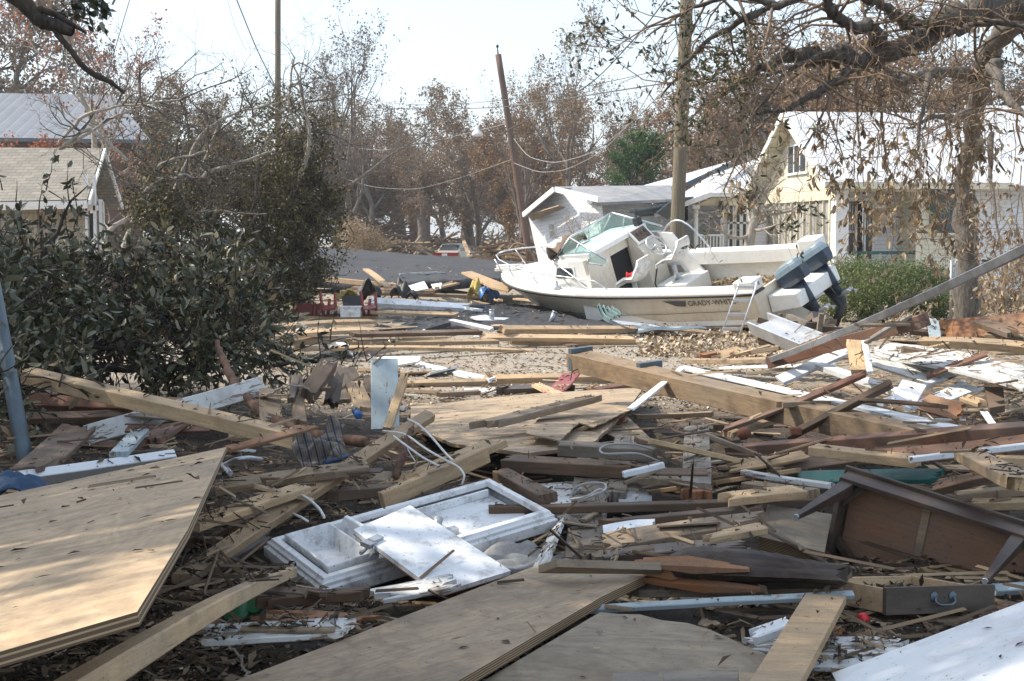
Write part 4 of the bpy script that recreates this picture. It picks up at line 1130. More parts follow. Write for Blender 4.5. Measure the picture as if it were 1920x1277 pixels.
# ---------------------------------------------------------------- poles, lamp, wires, chimney
def pole(name, label, pts, r0, r1, mat, n=14, fit=None):
    P = [at(*q) for q in pts]
    R = empty(name, P[0], label, "utility pole")
    m = MB(); k = 12; vs = []
    for i in range(k): vs.append(P[0].lerp(P[1], i / (k - 1)) - P[0])
    m.tube(vs, [r0 + (r1 - r0) * i / (k - 1) for i in range(k)], n); m.build("pole_shaft", mat, R)
    return R, P
pole("utility_pole", "thick weathered pole standing right behind the boat", [(1266, 516, 33), (1290, -60, 33)], .165, .15, M['pole'])
R_, P_ = pole("utility_pole", "brown pole leaning left with nothing on its top but a pin", [(996, 500, 58), (934, 102, 58)], .16, .125, M['polered'])
m = MB(); q = P_[1] - P_[0]; m.tube([q, q + Vector((-.02, 0, .18)), q + Vector((-.03, 0, .3))], [.03, .025, .02], 8); m.lathe([(.05, 0), (.06, .06), (.03, .12)], q + Vector((-.03, 0, .28)), 8); m.build("insulator_pin", M['black'], R_)
pole("utility_pole", "straight grey pole rising out of the fallen oak's twigs", [(521, 520, 55), (521, -40, 55)], .125, .11, M['pole'])
R_, P_ = pole("utility_pole", "distant slim pole carrying a transformer can, right of the fallen oak", [(630, 520, 85), (629, 205, 85)], .10, .08, M['pole'])
m = MB(); c = at(624, 283, 84.8) - P_[0]; m.lathe([(.02, -.5), (.22, -.46), (.24, 0), (.22, .46), (.06, .5)], c, 12); m.tube([c + Vector((0, 0, .5)), c + Vector((0, 0, .7))], .05, 6); m.build("transformer", M['steel'], R_)
def wire(label, pts, r=.018, mat='line', sag=None, group=None, cat="wire", name="power_line"):
    P = [at(*q) for q in pts]; o = P[0]
    c = []
    if len(P) == 2:
        n = 24
        for i in range(n + 1):
            t = i / n; v = P[0].lerp(P[1], t); v.z -= (sag or 0) * 4 * t * (1 - t); c.append(v - o)
    else:
        n = (len(P) - 1) * 8; t_ = np.linspace(0, len(P) - 1, n + 1)
        A = np.array(P); cc = np.stack([np.interp(t_, range(len(P)), A[:, k]) for k in range(3)], 1)
        for _ in range(6): cc[1:-1] = (cc[:-2] + 2 * cc[1:-1] + cc[2:]) / 4
        c = [Vector(v) - o for v in cc]
    m = MB(); m.tube(c, r, 5, cap=False); ob = m.build(name, M[mat], None, Matrix.Translation(o))
    return tag(ob, label, cat, group)
wire("dark wire running down from the top edge to the straight grey pole", [(440, -10, 45), (480, 90, 50), (520, 170, 55)], .02)
wire("faint thin wire slanting down left of the straight grey pole's wire", [(424, -10, 60), (440, 50, 60), (462, 95, 62)], .008)
wire("straight dark wire crossing behind the leaning pole towards the thick pole", [(630, 203, 85), (935, 205, 60), (1285, 150, 33)], .018)
wire("upper thin wire from the far left to the thick pole", [(630, 170, 85), (1285, 120, 33)], .010, sag=.9)
wire("wire climbing from the leaning pole up through the oak leaves at the right", [(940, 250, 58), (1110, 160, 45), (1215, 45, 36), (1290, -60, 33)], .018)
wire("slack wire sagging from the transformer pole to the leaning pole", [(638, 275, 85), (720, 283, 78), (800, 268, 72), (950, 232, 58)], .014, 'wire')
wire("upper slack wire hanging in a loop between the leaning pole and the thick pole", [(962, 258, 58), (990, 295, 55), (1040, 307, 50), (1110, 288, 45), (1180, 235, 38), (1275, 140, 33)], .013, 'wire')
wire("lower slack wire hanging in a loop between the leaning pole and the thick pole", [(962, 305, 58), (1010, 324, 54), (1060, 320, 50), (1130, 285, 44), (1200, 210, 38), (1280, 60, 33)], .012, 'wire')
wire("low slack wire from the transformer pole past the brick chimney", [(630, 330, 85), (700, 352, 80), (780, 356, 78), (860, 335, 70), (970, 295, 58)], .013, 'wire')
wire("dark cable dangling in front of the orange leaved tree at the upper left", [(243, 0, 20), (222, 70, 20), (202, 140, 20), (190, 180, 20)], .006)
def street_lamp():
    c = at(895, 249, 62)
    R = empty("street_lamp", c, "white street lamp head hanging from the slack wires left of the leaning pole", "street lamp")
    m = MB(); m.lathe([(.04, .30), (.07, .18), (.10, .12), (.24, -.02), (.26, -.10), (.20, -.16)], (0, 0, 0), 14); m.build("lamp_head", M['plastic'], R)
    m = MB(); m.tube([(0, 0, .28), (.05, 0, .34), (.25, -.1, .42)], .02, 6); m.build("arm", M['steel'], R)
street_lamp()
def chimney():
    c = at(776, 500, 88); c.z = 0
    R = empty("brick_chimney", c, "lone brick chimney standing in the cleared lot left of the pale sedan", "chimney")
    m = MB(); top = at(776, 370, 88).z
    m.bx(-.25, .25, -.25, .25, 0, top - .35); m.bx(-.25, .25, -.25, .25, top, top + .75); 
    me = m.build("shaft", M['brick'], R)
    m = MB(); m.bx(-.27, .27, -.27, .27, top - .35, top); m.build("pale_band", M['steel'], R)
    m = MB(); m.bx(-.16, .16, -.16, .16, top + .75, top + .98); m.build("flue", M['dim'], R)
chimney()
# ---------------------------------------------------------------- bare trunks and small vegetation near the houses
def simple_trunk(label, pts, seed, bare=True, name="bare_tree", leaf=None, mat='barkfar', cat='tree'):
    r = np.random.default_rng(seed)
    P = np.array([np.array(at(a, b, c)) for a, b, c, q in pts]); o = P[0].copy()
    n = 16; t = np.linspace(0, len(pts) - 1, n)
    c = np.stack([np.interp(t, range(len(pts)), P[:, k]) for k in range(3)], 1) - o
    c[1:-1] = (c[:-2] + 2 * c[1:-1] + c[2:]) / 4
    ch = [(c, np.interp(t, range(len(pts)), [q for *_, q in pts]))]; tips = []
    for j in range(6, n):
        for _ in range(2): grow(r, c[j], unit(r.normal(size=3) + [0, 0, .7]), .9 + r.random(), ch[0][1][j] * .4, 0, 3, ch, tips, .7, .05, .25, (4, 4, 3), .62)
    R = empty(name, tuple(o), label, cat)
    chains_mesh("trunk", ch, M[mat], R)
    if leaf:
        PP = np.concatenate([p + r.normal(size=p.shape) * .1 for p, _ in tips]); leaves_mesh("crown", PP, r.normal(size=PP.shape), .1, .6, M[leaf], R, seed=seed)
simple_trunk("thick broken trunk close to the right side of the brick chimney", [(795, 490, 80, .4), (795, 420, 80, .36), (798, 370, 80, .33), (792, 320, 80, .2)], 3, leaf='rusttree')
simple_trunk("dark curved trunk left of the brick chimney", [(735, 500, 90, .2), (700, 420, 90, .2), (690, 390, 90, .16), (720, 375, 90, .1), (760, 360, 90, .05)], 4, leaf='rusttree')
simple_trunk("pair of dark trunks behind the pale sedan's roof", [(880, 495, 95, .45), (878, 440, 95, .4), (872, 380, 95, .3), (860, 320, 95, .12)], 5, leaf='rusttree')
simple_trunk("dark trunk right behind the boat's bow", [(955, 500, 90, .3), (958, 440, 90, .28), (950, 370, 90, .2), (940, 300, 90, .1)], 6, leaf='rusttree')
simple_trunk("small leaning crape myrtle trunk between the two cream houses", [(1398, 500, 40, .16), (1405, 450, 40, .15), (1418, 400, 40, .12), (1435, 350, 40, .05)], 8, leaf=None, mat='barkpale', name="small_tree")
def bare_shrub(label, pxs, seed, name="bare_shrub", dist=34, mat='barkpale'):
    r = np.random.default_rng(seed); o = np.array(at(pxs[0][0], pxs[0][1], dist)); ch, tips = [], []
    for a, b in pxs[1:]:
        e = np.array(at(a, b, dist)) - o; grow(r, (0, 0, 0), unit(e), np.linalg.norm(e) * .8, .022, 0, 3, ch, tips, .85, .0, .35, (5, 4, 3), .6)
    R = empty(name, tuple(o), label, "shrub"); chains_mesh("branches", ch, M[mat], R, 3)
bare_shrub("leafless pale shrub in front of the tilted white house's window", [(1105, 470), (1060, 400), (1100, 380), (1150, 390), (1080, 365), (1030, 395), (1170, 375)], 12)
bare_shrub("second leafless shrub over the tilted house's grey side wall", [(1225, 470), (1180, 400), (1225, 385), (1250, 400), (1200, 380)], 13)
# ---------------------------------------------------------------- chain link fence at right with dry vines
def fence():
    o = at(1790, 605, 29)
    R = empty("chain_link_fence", o, "chain link fence panel with thin galvanised posts at the right behind the debris", "fence")
    A = lambda px, py: at(px, py, 29) - o
    for px, y0, y1, r in ((1783, 488, 612, .035), (1791, 490, 612, .02), (1834, 495, 608, .022), (1876, 520, 610, .02)):
        m = MB(); m.tube([A(px, y1), A(px + 1, y0)], r, 8); m.build("post", M['steel'], R)
    m = MB(); m.tube([A(1791, 488), A(1830, 497), A(1876, 505), A(1960, 508)], .018, 6); m.build("top_rail", M['steel'], R)
    m = MB(); x0, x1, z0, z1 = A(1791, 600).x, A(1950, 600).x, A(1791, 600).z, A(1791, 500).z
    p = .055; n = int((x1 - x0) / p)
    for i in range(-int((z1 - z0) / p), n):
        for s in (1, -1):
            xa = x0 + i * p; za, zb = z0, z1; xb = xa + (z1 - z0)
            if s < 0: xa, xb = xb, xa
            # clip in x
            def clipz(xa, za, xb, zb):
                pts = []
                for t in (0, 1):
                    pts.append([xa + (xb - xa) * t, za + (zb - za) * t])
                for q in pts:
                    if q[0] < x0: t = (x0 - xa) / (xb - xa); q[0], q[1] = x0, za + (zb - za) * t
                    if q[0] > x1: t = (x1 - xa) / (xb - xa); q[0], q[1] = x1, za + (zb - za) * t
                return pts
            if max(xa, xb) < x0 or min(xa, xb) > x1: continue
            q = clipz(xa, za, xb, zb); m.tube([(q[0][0], 0, q[0][1]), (q[1][0], .004 * s, q[1][1])], .0028, 3, cap=False)
    m.build("wire_mesh", M['steel'], R)
fence()
def vines(label, px0, px1, py0, py1, n, seed, dist=28.8):
    r = np.random.default_rng(seed); o = np.array(at(px0, py1, dist)); ch, LP, LD, LL = [], [], [], []
    P = np.array([np.array(at(px0 + (px1 - px0) * r.random(), py0 + (py1 - py0) * r.random(), dist + r.normal() * .15)) - o for _ in range(n)])
    shoots(r, P, unit(r.normal(size=P.shape) * .6 + [0, 0, -.7]), .35, 9, .10, ch, LP, LD, LL, .006)
    R = empty("dry_vine", tuple(o), label, "vine"); chains_mesh("stems", ch, M['barkpale'], R, 3)
    leaves_mesh("leaves", np.concatenate(LP), np.concatenate(LD), np.concatenate(LL), .4, M['dead'], R, True, seed)
vines("tan dead vine covering the chain link fence beside the hedge", 1793, 1850, 500, 600, 110, 3)
vines("thick tangle of tan dead vine at the far right of the chain link fence", 1850, 1950, 470, 600, 260, 4, 28)
vines("tan dead vine low against the hedge's foot", 1650, 1760, 570, 605, 60, 5, 29)
# ---------------------------------------------------------------- boat
def euler_m(a):
    x, y, z = a
    return Matrix.Rotation(z, 3, 'Z') @ Matrix.Rotation(y, 3, 'Y') @ Matrix.Rotation(x, 3, 'X')
def boat():
    S = 1.16
    Mx = Matrix.Translation((5.6456, 26.766, .205)) @ euler_m((-.328715, .0750126, 2.373114)).to_4x4() @ Matrix.Scale(S, 4)
    R = empty("motorboat", label="white cabin motorboat heeled over on the road with two blue outboards", cat="boat", mat=Mx)
    K = 26; L = 6.5
    def hb(x):   # half beam at the sheer
        t = x / L; return 1.2 * (1 - max(0, (t - .42) / .58) ** 2.3) ** .62 if t < 1 else 0
    def hs(x): return .95 + .30 * (x / L) ** 1.6
    def hc(x): t = x / L; return 1.05 * (1 - max(0, (t - .28) / .66) ** 1.9) if t < .94 else 0
    def zc(x): t = x / L; return .36 + .42 * max(0, t - .35) ** 1.3 * 1.4
    def zk(x): t = x / L; return .0 + (1.02 * max(0, (t - .62) / .38) ** 2.0)
    xs = [L * (1 - (1 - i / K) ** 1.25) for i in range(K + 1)]
    ring = []
    for x in xs:
        b, s, c, z, k = hb(x), hs(x), max(hc(x), 0), zc(x), zk(x)
        k = min(k, s - .1); z = min(max(z, k + .02), s - .06)
        c = min(c, b * .92) if x > L * .5 else c
        pr = [(0, k), (c * .5, k + (z - k) * .42), (c, z), (c + (b - c) * .25, z + (s - z) * .3), (c + (b - c) * .6, z + (s - z) * .65), (b, s)]
        ring.append([(x, y, zz) for y, zz in reversed(pr)] + [(x, -y, zz) for y, zz in pr[1:]])
    nr = len(ring[0]); m = MB()
    m.add([v for r in ring for v in r], [(i * nr + k, i * nr + k + 1, (i + 1) * nr + k + 1, (i + 1) * nr + k) for i in range(K) for k in range(nr - 1)], True)
    m.add(ring[0], [tuple(range(nr))]); hull = m.build("hull", M['gel'], R)
    # rub rail
    rail = [(x, hb(x) + .012, hs(x)) for x in xs]; rail2 = [(x, -hb(x) - .012, hs(x)) for x in reversed(xs[:-1])]
    m = MB(); m.tube([(-.015, .9, .95)] + rail + rail2 + [(-.015, -.9, .95)], .026, 6); m.build("rub_rail", M['black'], R)
    # gunwale cap: outer lip, top, inner coaming
    m = MB(); iw = .24; xe = 3.7
    def cap(sg):
        pr = []
        for x in xs:
            if x > xe + .25: break
            b, s = hb(x), hs(x)
            pr.append([(x, sg * (b + .005), s), (x, sg * (b - .01), s + .06), (x, sg * (b - .05), s + .085), (x, sg * (b - iw), s + .085), (x, sg * (b - iw - .01), s + .06), (x, sg * (b - iw - .02), s - .16), (x, sg * (b - iw + .1), s - .18), (x, sg * (b - iw + .12), .40)])
        n = 8; fs = []
        for i in range(len(pr) - 1):
            for k in range(n - 1):
                q = (i * n + k, (i + 1) * n + k, (i + 1) * n + k + 1, i * n + k + 1); fs.append(q if sg > 0 else q[::-1])
        m.add([v for p in pr for v in p], fs, False)
    cap(1); cap(-1); m.build("gunwale", M['geltop'], R)
    m = MB()
    for sg in (1, -1): m = MB(); m.box((.17, sg * 1.03, 1.07), (.38, .30, .18)); m.build("stern_corner", M['geltop'], R, bevel=.02)
    # fore deck: from sheer lip to deck plateau
    m = MB(); n = 9; pr = []
    fx = [x for x in xs if x > xe] 
    def deckz(x, u):   # u in -1..1 across
        return hs(x) + .085
    for x in fx:
        b, s = hb(x), hs(x)
        row = [(x, b + .005, s), (x, b * .97, s + .07)]
        for k in range(1, 8): u = 1 - k / 4; row.append((x, b * .93 * u, s + .085 + .02 * (1 - u * u)))
        row += [(x, -b * .97, s + .07), (x, -b - .005, s)]
        pr.append(row)
    n = len(pr[0])
    m.add([v for p in pr for v in p], [(i * n + k, (i + 1) * n + k, (i + 1) * n + k + 1, i * n + k + 1) for i in range(len(pr) - 1) for k in range(n - 1)], False)
    m.build("foredeck", M['geltop'], R)
    # cabin trunk
    def trunk_ring(x, zt, wt, wb):
        zb = hs(x) + .08
        return [(x, wb, zb), (x, wt + .03, zt - .06), (x, wt - .03, zt), (x, wt * .5, zt + .03), (x, 0, zt + .04), (x, -wt * .5, zt + .03), (x, -wt + .03, zt), (x, -wt - .03, zt - .06), (x, -wb, zb)]
    st = [(3.5, 1.70, .86, .97), (4.0, 1.70, .84, .95), (4.4, 1.66, .74, .86), (4.9, 1.55, .56, .70), (5.3, 1.44, .38, .52), (5.6, 1.34, .16, .3)]
    m = MB(); rr = [trunk_ring(*q) for q in st]; n = 9
    m.add([v for p in rr for v in p], [(i * n + k, i * n + k + 1, (i + 1) * n + k + 1, (i + 1) * n + k) for i in range(len(rr) - 1) for k in range(n - 1)] + [tuple((len(rr) - 1) * n + k for k in range(n))], False)
    cab = m.build("cabin", M['geltop'], R)
    for sg in (1, -1):
        m = MB(); x0, x1 = 3.85, 4.4
        def side(x, z): 
            f = (z - 1.14) / .50; wt = float(np.interp(x, [3.5, 4.0, 4.4, 4.9], [.89, .87, .77, .59])); wb = float(np.interp(x, [3.5, 4.0, 4.4, 4.9], [.97, .95, .86, .70])); return (x, sg * (wb + (wt - wb) * f + .012), z)
        q = [side(x0, 1.32), side(x1 + .08, 1.32), side(x1 - .05, 1.56), side(x0, 1.56)]
        m.add(q + [(a, b - sg * .03, c) for a, b, c in q], [(0, 1, 2, 3), (7, 6, 5, 4), (0, 4, 5, 1), (1, 5, 6, 2), (2, 6, 7, 3), (3, 7, 4, 0)]); w = m.build("cabin_window", M['geltop'], R)
        m = MB(); q = [side(x0 + .05, 1.35), side(x1 + .0, 1.35), side(x1 - .08, 1.53), side(x0 + .05, 1.53)]; q = [(a, b + sg * .006, c) for a, b, c in q]; m.add(q, [(0, 1, 2, 3)]); m.build("pane", M['win'], w)
    # cockpit sole, bulkhead, inner sides
    m = MB(); m.bx(.1, 3.6, -1.05, 1.05, .34, .38); sole = m.build("cockpit_floor", M['gel'], R)
    m = MB(); m.bx(.02, .10, -.98, .98, .2, .92); m.bx(.1, .5, -1.0, -.55, .38, .78); m.bx(.1, .5, .62, 1.0, .38, .78); m.build("transom_liner", M['gel'], R)
    m = MB(); m.bx(.13, .47, -.98, -.57, .785, .80); m.build("baitwell_lid", M['tan'], R)
    # cabin bulkhead with opening
    m = MB(); m.bx(3.52, 3.58, .25, .93, .38, 1.66); m.bx(3.52, 3.58, -.93, -.35, .38, 1.66); m.bx(3.52, 3.58, -.35, .25, 1.5, 1.66); m.build("bulkhead", M['gel'], R)
    m = MB(); m.bx(3.59, 3.62, -.35, .25, .38, 1.5); m.build("companionway_shade", M['dim'], R)  # near-black sheet colours in the shade of the cabin interior
    # boxes / seat base
    m = MB(); m.bx(2.35, 3.05, -.93, -.2, .385, .74); m.build("seat_box", M['geltop'], R, bevel=.02)
    m = MB(); m.add([(2.45, -.95, .74), (2.45, -.9, .74), (2.85, -.95, .74), (2.85, -.9, .74), (2.95, -.95, 1.5), (2.95, -.9, 1.5), (3.25, -.95, 1.55), (3.25, -.9, 1.55)], [(0, 1, 5, 4), (2, 6, 7, 3), (0, 4, 6, 2), (1, 3, 7, 5), (4, 5, 7, 6), (0, 2, 3, 1)]); m.build("side_panel", M['geltop'], R)
    # helm console
    c = MB(); c.add([(3.15, -.84, .38), (3.5, -.84, .38), (3.15, -.3, .38), (3.5, -.3, .38), (3.2, -.84, 1.36), (3.5, -.84, 1.72), (3.2, -.3, 1.36), (3.5, -.3, 1.72)], [(0, 1, 3, 2), (4, 6, 7, 5), (0, 4, 5, 1), (2, 3, 7, 6), (0, 2, 6, 4), (1, 5, 7, 3)])
    con = c.build("helm_console", M['gel'], R)
    mm = MB(); d1 = Vector((.31, 0, .40)).normalized(); nn = Vector((-.40, 0, .31)).normalized()
    F_ = frame(Vector((3.40, -.56, 1.60)) + nn * .04, Vector((0, 1, 0)), d1, Vector((0, 1, 0)).cross(d1))
    k = MB(); k.bx(-.24, .24, -.15, .17, -.02, .02); ip = k.build("instrument_panel", M['geltop'], con, F_)
    k = MB(); k.bx(-.2, .2, -.11, .13, .021, .026); k.bx(-.2, .2, -.11, .13, -.026, -.021); gp = k.build("gauge_plate", M['brown'], ip)
    k = MB()
    for gx_, gy_ in ((-.12, .03), (0, .03), (.12, .03)):
        k.lathe([(.04, -.035), (.04, .035)], (gx_, gy_, 0), 14)
    k.build("gauges", M['black'], ip)
    # dash in front
    k = MB(); k.add([(3.45, .88, 1.67), (3.45, -.88, 1.67), (4.25, -.78, 1.69), (4.25, .78, 1.69), (3.45, .88, 1.755), (3.45, -.88, 1.755), (4.25, -.78, 1.735), (4.25, .78, 1.735)], [(3, 2, 1, 0), (4, 5, 6, 7), (0, 1, 5, 4), (1, 2, 6, 5), (2, 3, 7, 6), (3, 0, 4, 7)]); k.build("dashboard", M['geltop'], R)
    # steering wheel
    wc = Vector((3.08, -.56, 1.40)); ax = Vector((-.8, 0, .6)).normalized(); u = ax.orthogonal().normalized(); v = ax.cross(u)
    k = MB(); k.tube([wc + (u * cos(a) + v * sin(a)) * .21 for a in [i * 2 * pi / 28 for i in range(29)]], .014, 6, cap=False)
    for i in range(5):
        a = i * 2 * pi / 5 + .3; k.tube([wc - ax * .03, wc + (u * cos(a) + v * sin(a)) * .21], .009, 5)
    k.tube([wc - ax * .15, wc + ax * .01], .03, 8); k.build("steering_wheel", M['alu'], con)
    k = MB(); k.tube([(3.5, -.72, 1.80), (3.5, -.72, 1.95), (3.42, -.70, 2.06), (3.56, -.68, 2.10)], .012, 6); k.box((3.5, -.72, 1.84), (.10, .14, .15)); k.build("compass", M['black'], con)
    # seats
    def seat(x, y, z0, z, back=.34, yaw=0):
        Rm = Matrix.Translation((x, y, z)) @ Matrix.Rotation(yaw, 4, 'Z')
        k = MB()
        vs = []; N_ = 5
        prof = [(.22, -.02), (.20, .05), (.0, .035), (-.18, .04), (-.24, .12), (-.29, .26), (-.31, .40)]   # x, z shell: front -> seat -> back
        for i, (px, pz) in enumerate(prof):
            for j in range(7):
                yy = (-1 + j / 3) * .25 * (1 if i < 5 else (1 - .18 * (i - 4)))
                arm = (.10 if 1 < i < 6 else .0) * (abs(yy) / .25) ** 4
                vs.append((px, yy, pz + arm))
        n = len(vs); vs2 = [(a, b, c - .045) if i < 28 else (a - .045, b, c) for i, (a, b, c) in enumerate(vs)]
        q = [(i * 7 + j, i * 7 + j + 1, (i + 1) * 7 + j + 1, (i + 1) * 7 + j) for i in range(6) for j in range(6)]
        fs = q + [tuple(n + w for w in reversed(f)) for f in q]
        bd = [j for j in range(7)] + [i * 7 + 6 for i in range(1, 7)] + [42 + j for j in range(5, -1, -1)] + [i * 7 for i in range(5, 0, -1)]
        fs += [(bd[i], bd[(i + 1) % len(bd)], n + bd[(i + 1) % len(bd)], n + bd[i]) for i in range(len(bd))]
        k.add(vs + vs2, fs, True); s_ = k.build("seat", M['plastic'], R, Rm)
        k = MB(); k.tube([(0, 0, z0 - z), (0, 0, -.03)], .045, 10); k.tube([(0, 0, z0 - z), (0, 0, z0 - z + .02)], .11, 12); k.build("pedestal", M['alu'], s_)
        return s_
    seat(2.72, -.45, .74, 1.12)
    seat(2.82, .62, .38, 1.14)
    # cable on floor
    k = MB(); k.tube([(3.1, -.5, 1.1), (3.0, -.15, .8), (2.8, .0, .5), (2.5, .15, .4), (2.0, .25, .40)], .016, 6); k.build("cable", M['black'], R)
    # wet leaves
    r = np.random.default_rng(2); n = 3800
    P = np.stack([.15 + r.random(n) ** 1.1 * 2.1, -.95 + 1.93 * r.random(n), .39 + .05 * r.random(n)], 1); P[:, 2] += np.clip(-.3 - P[:, 1], 0, .6) * .22; 
    DD = r.normal(size=(n, 3)) * [1, 1, .25]
    lv = leaves_mesh("leaf_litter", P, DD, .07 * (.6 + .8 * r.random(n)), .6, M['dead'], R, False, 5); lv["kind"] = "stuff"
    # windshield
    B = {'pf': (4.42, .70, 1.68), 'sf': (4.42, -.70, 1.68), 'c': (4.5, 0, 1.72), 'pa': (3.1, .95, 1.55), 'sa': (3.2, -.95, 1.55)}
    T = {'pf': (3.97, .66, 2.03), 'sf': (3.99, -.66, 2.07), 'c': (4.0, 0, 2.06), 'pa': (3.0, .95, 1.64), 'sa': (3.15, -.95, 1.64)}
    k = MB()
    for a, b in (('pf', 'c'), ('c', 'sf'), ('pf', 'pa'), ('sf', 'sa')):
        k.tube([T[a], T[b]], .02, 6); k.tube([B[a], B[b]], .016, 6)
    for a in ('pf', 'sf', 'c'): k.tube([B[a], T[a]], .016, 6)
    for sg, a in ((1, 'pf'), (-1, 'sf')): k.tube([Vector(B[a]).lerp(Vector(B['pa' if sg > 0 else 'sa']), .35), Vector(T[a]).lerp(Vector(T['pa' if sg > 0 else 'sa']), .25)], .012, 6)
    ws = k.build("windshield", M['alu'], R)
    for a, b in (('pf', 'c'), ('c', 'sf'), ('pf', 'pa'), ('sf', 'sa')):
        k = MB(); q = [Vector(B[a]), Vector(B[b]), Vector(T[b]), Vector(T[a])]; k.add(q, [(0, 1, 2, 3)]); k.build("pane", M['glass'], ws)
    # bow rail
    k = MB(); zr = lambda x: hs(x) + .09
    for sg in (1, -1):
        top = [(3.1, sg * 1.03, zr(3.1)), (3.35, sg * 1.03, zr(3.3) + .16), (3.8, sg * 1.0, zr(3.8) + .20), (4.8, sg * .85, zr(4.8) + .24), (5.6, sg * .62, zr(5.6) + .28), (6.2, sg * .34, zr(6.3) + .32), (6.45, sg * .14, zr(6.5) + .34), (6.5, 0, zr(6.5) + .34)]
        k.tube(top, .014, 6)
        for x, y in ((4.0, .96), (4.9, .82), (5.7, .56), (6.2, .33)):
            tx = x + .15
            k.tube([(x, sg * min(y, hb(x) * .9), zr(x) - .01), (tx, sg * float(np.interp(tx, [3.8, 4.8, 5.6, 6.3, 6.62], [.99, .85, .62, .34, .14])), zr(tx) + float(np.interp(tx, [3.8, 4.8, 5.6, 6.3, 6.62], [.20, .24, .28, .32, .34])))], .012, 6)
    k.build("bow_rail", M['alu'], R)
    k = MB(); k.box((6.35, 0, 1.37), (.6, .2, .05)); k.tube([(5.95, .06, 1.42), (6.6, .06, 1.44)], .025, 6); k.build("bow_pulpit", M['geltop'], R)
    k = MB(); k.tube([(2.3 + i * .12, -1.08, 1.10 + .45 * sin(i / 9 * pi) + .03 * i) for i in range(10)], .016, 6); k.build("grab_rail", M['alu'], R)
    k = MB()
    k.lathe([(.07, 0), (.07, .03), (.03, .06), (.03, .16)], (4.3, .98, 1.18), 10)
    k.build("deck_fitting", M['alu'], R)
    k = MB(); k.tube([(4.5, .72, 1.70), (4.1, .93, 1.55), (3.7, 1.04, 1.34), (3.5, 1.08, 1.22)], .016, 5); k.build("loose_trim", M['alu'], R)
    # outboards
    def engine(y):
        e = MB()
        prof = [(-.08, .27, .16, .0), (.0, .31, .2, .0), (.18, .33, .22, .0), (.27, .30, .20, .0), (.34, .24, .16, .02), (.37, .14, .1, .03)]
        rings = []
        for z, lx, ly, sh in prof:
            rings.append([(lx * sx - sh, ly * sy, z) for sx, sy in ((1, .55), (.75, 1), (-.6, 1), (-1, .6), (-1, -.6), (-.6, -1), (.75, -1), (1, -.55))])
        lo = MB(); hi = MB(); 
        def loft(mb, rs, capt=False):
            n = 8; mb.add([v for q in rs for v in q], [(i * n + k, i * n + (k + 1) % n, (i + 1) * n + (k + 1) % n, (i + 1) * n + k) for i in range(len(rs) - 1) for k in range(n)] + ([tuple((len(rs) - 1) * n + k for k in range(n))] if capt else []))
        loft(lo, rings[:3]); loft(hi, rings[2:], True)
        Rm = Matrix.Translation((-.30, y, .90)) @ Matrix.Rotation(radians(26), 4, 'Y') @ Matrix.Scale(.84, 4)
        E = MB(); E.tube([(0, 0, -.08), (-.02, 0, -.4), (0, 0, -.75)], [.13, .09, .07], 8); E.bx(.05, .42, -.11, .11, -.45, -.1)
        E.bx(-.25, .15, -.09, .09, -.56, -.54)
        leg = E.build("outboard_motor", M['cowldark'], R, Rm)
        lo.build("lower_cowl", M['cowldark'], leg, bevel=.015); hi.build("cowl", M['cowl'], leg, bevel=.015)
        k = MB(); k.tube([(-.3, 0, -.76), (.22, 0, -.76)], [.03, .08], 8); k.add([(-.1, .01, -.78), (.15, .01, -.78), (.02, .01, -.98), (-.1, -.01, -.78), (.15, -.01, -.78), (.02, -.01, -.98)], [(0, 1, 2), (5, 4, 3), (0, 3, 4, 1), (1, 4, 5, 2), (2, 5, 3, 0)])
        for i in range(3):
            a = i * 2 * pi / 3; k.add([(-.3, .03 * cos(a), -.76 + .03 * sin(a)), (-.33, .16 * cos(a - .3), -.76 + .13 * sin(a - .3)), (-.27, .16 * cos(a + .3), -.76 + .13 * sin(a + .3))], [(0, 1, 2)])
        k.build("propeller", M['steel'], leg)
    engine(.38); engine(-.38)
    k = MB(); k.add([(-.02, .85, .50), (-.02, -.75, .50), (-.50, -.6, .52), (-.50, .7, .52), (-.02, .85, .80), (-.02, -.75, .80), (-.46, -.6, .76), (-.46, .7, .76)], [(0, 1, 2, 3), (4, 7, 6, 5), (0, 4, 5, 1), (1, 5, 6, 2), (2, 6, 7, 3), (3, 7, 4, 0)]); k.build("engine_bracket", M['geltop'], R, bevel=.02)
    # dark gear under the bracket
    k = MB(); k.tube([(-.3, .3, .45), (-.5, .2, .2), (-.4, .5, 0)], .07, 8); k.tube([(-.3, -.4, .45), (-.6, -.3, .15), (-.5, -.1, -.1)], .07, 8); k.build("steering_gear", M['black'], R)
    # lettering on the port side
    def text(s, size, x, z, mat, sh=.0, ext=.002):
        cu = bpy.data.curves.new("lettering", 'FONT'); cu.body = s; cu.size = size; cu.extrude = ext; cu.align_x = 'CENTER'
        tmp = bpy.data.objects.new("t", cu); COL.objects.link(tmp)
        me = bpy.data.meshes.new_from_object(tmp); bpy.data.objects.remove(tmp)
        me.materials.clear(); me.materials.append(mat)
        # local side frame at x: reading direction is -x on the port side
        b, s_, c, zz = hb(x), hs(x), hc(x), zc(x)
        y = c + (b - c) * ((z - zz) / (s_ - zz))
        up = Vector((0, (b - c), (s_ - zz))).normalized(); rd = Vector((-1, 0, 0)); nn = rd.cross(up)
        o = link("lettering", me, R, frame(Vector((x, y, z)) + nn * .012, rd, up, nn))
        return o
    text("GRADY-WHITE", .14, .86, .80, M['line'])
    k = MB(); f = lambda x, z: (x, hc(x) + (hb(x) - hc(x)) * ((z - zc(x)) / (hs(x) - zc(x))) + .013, z)
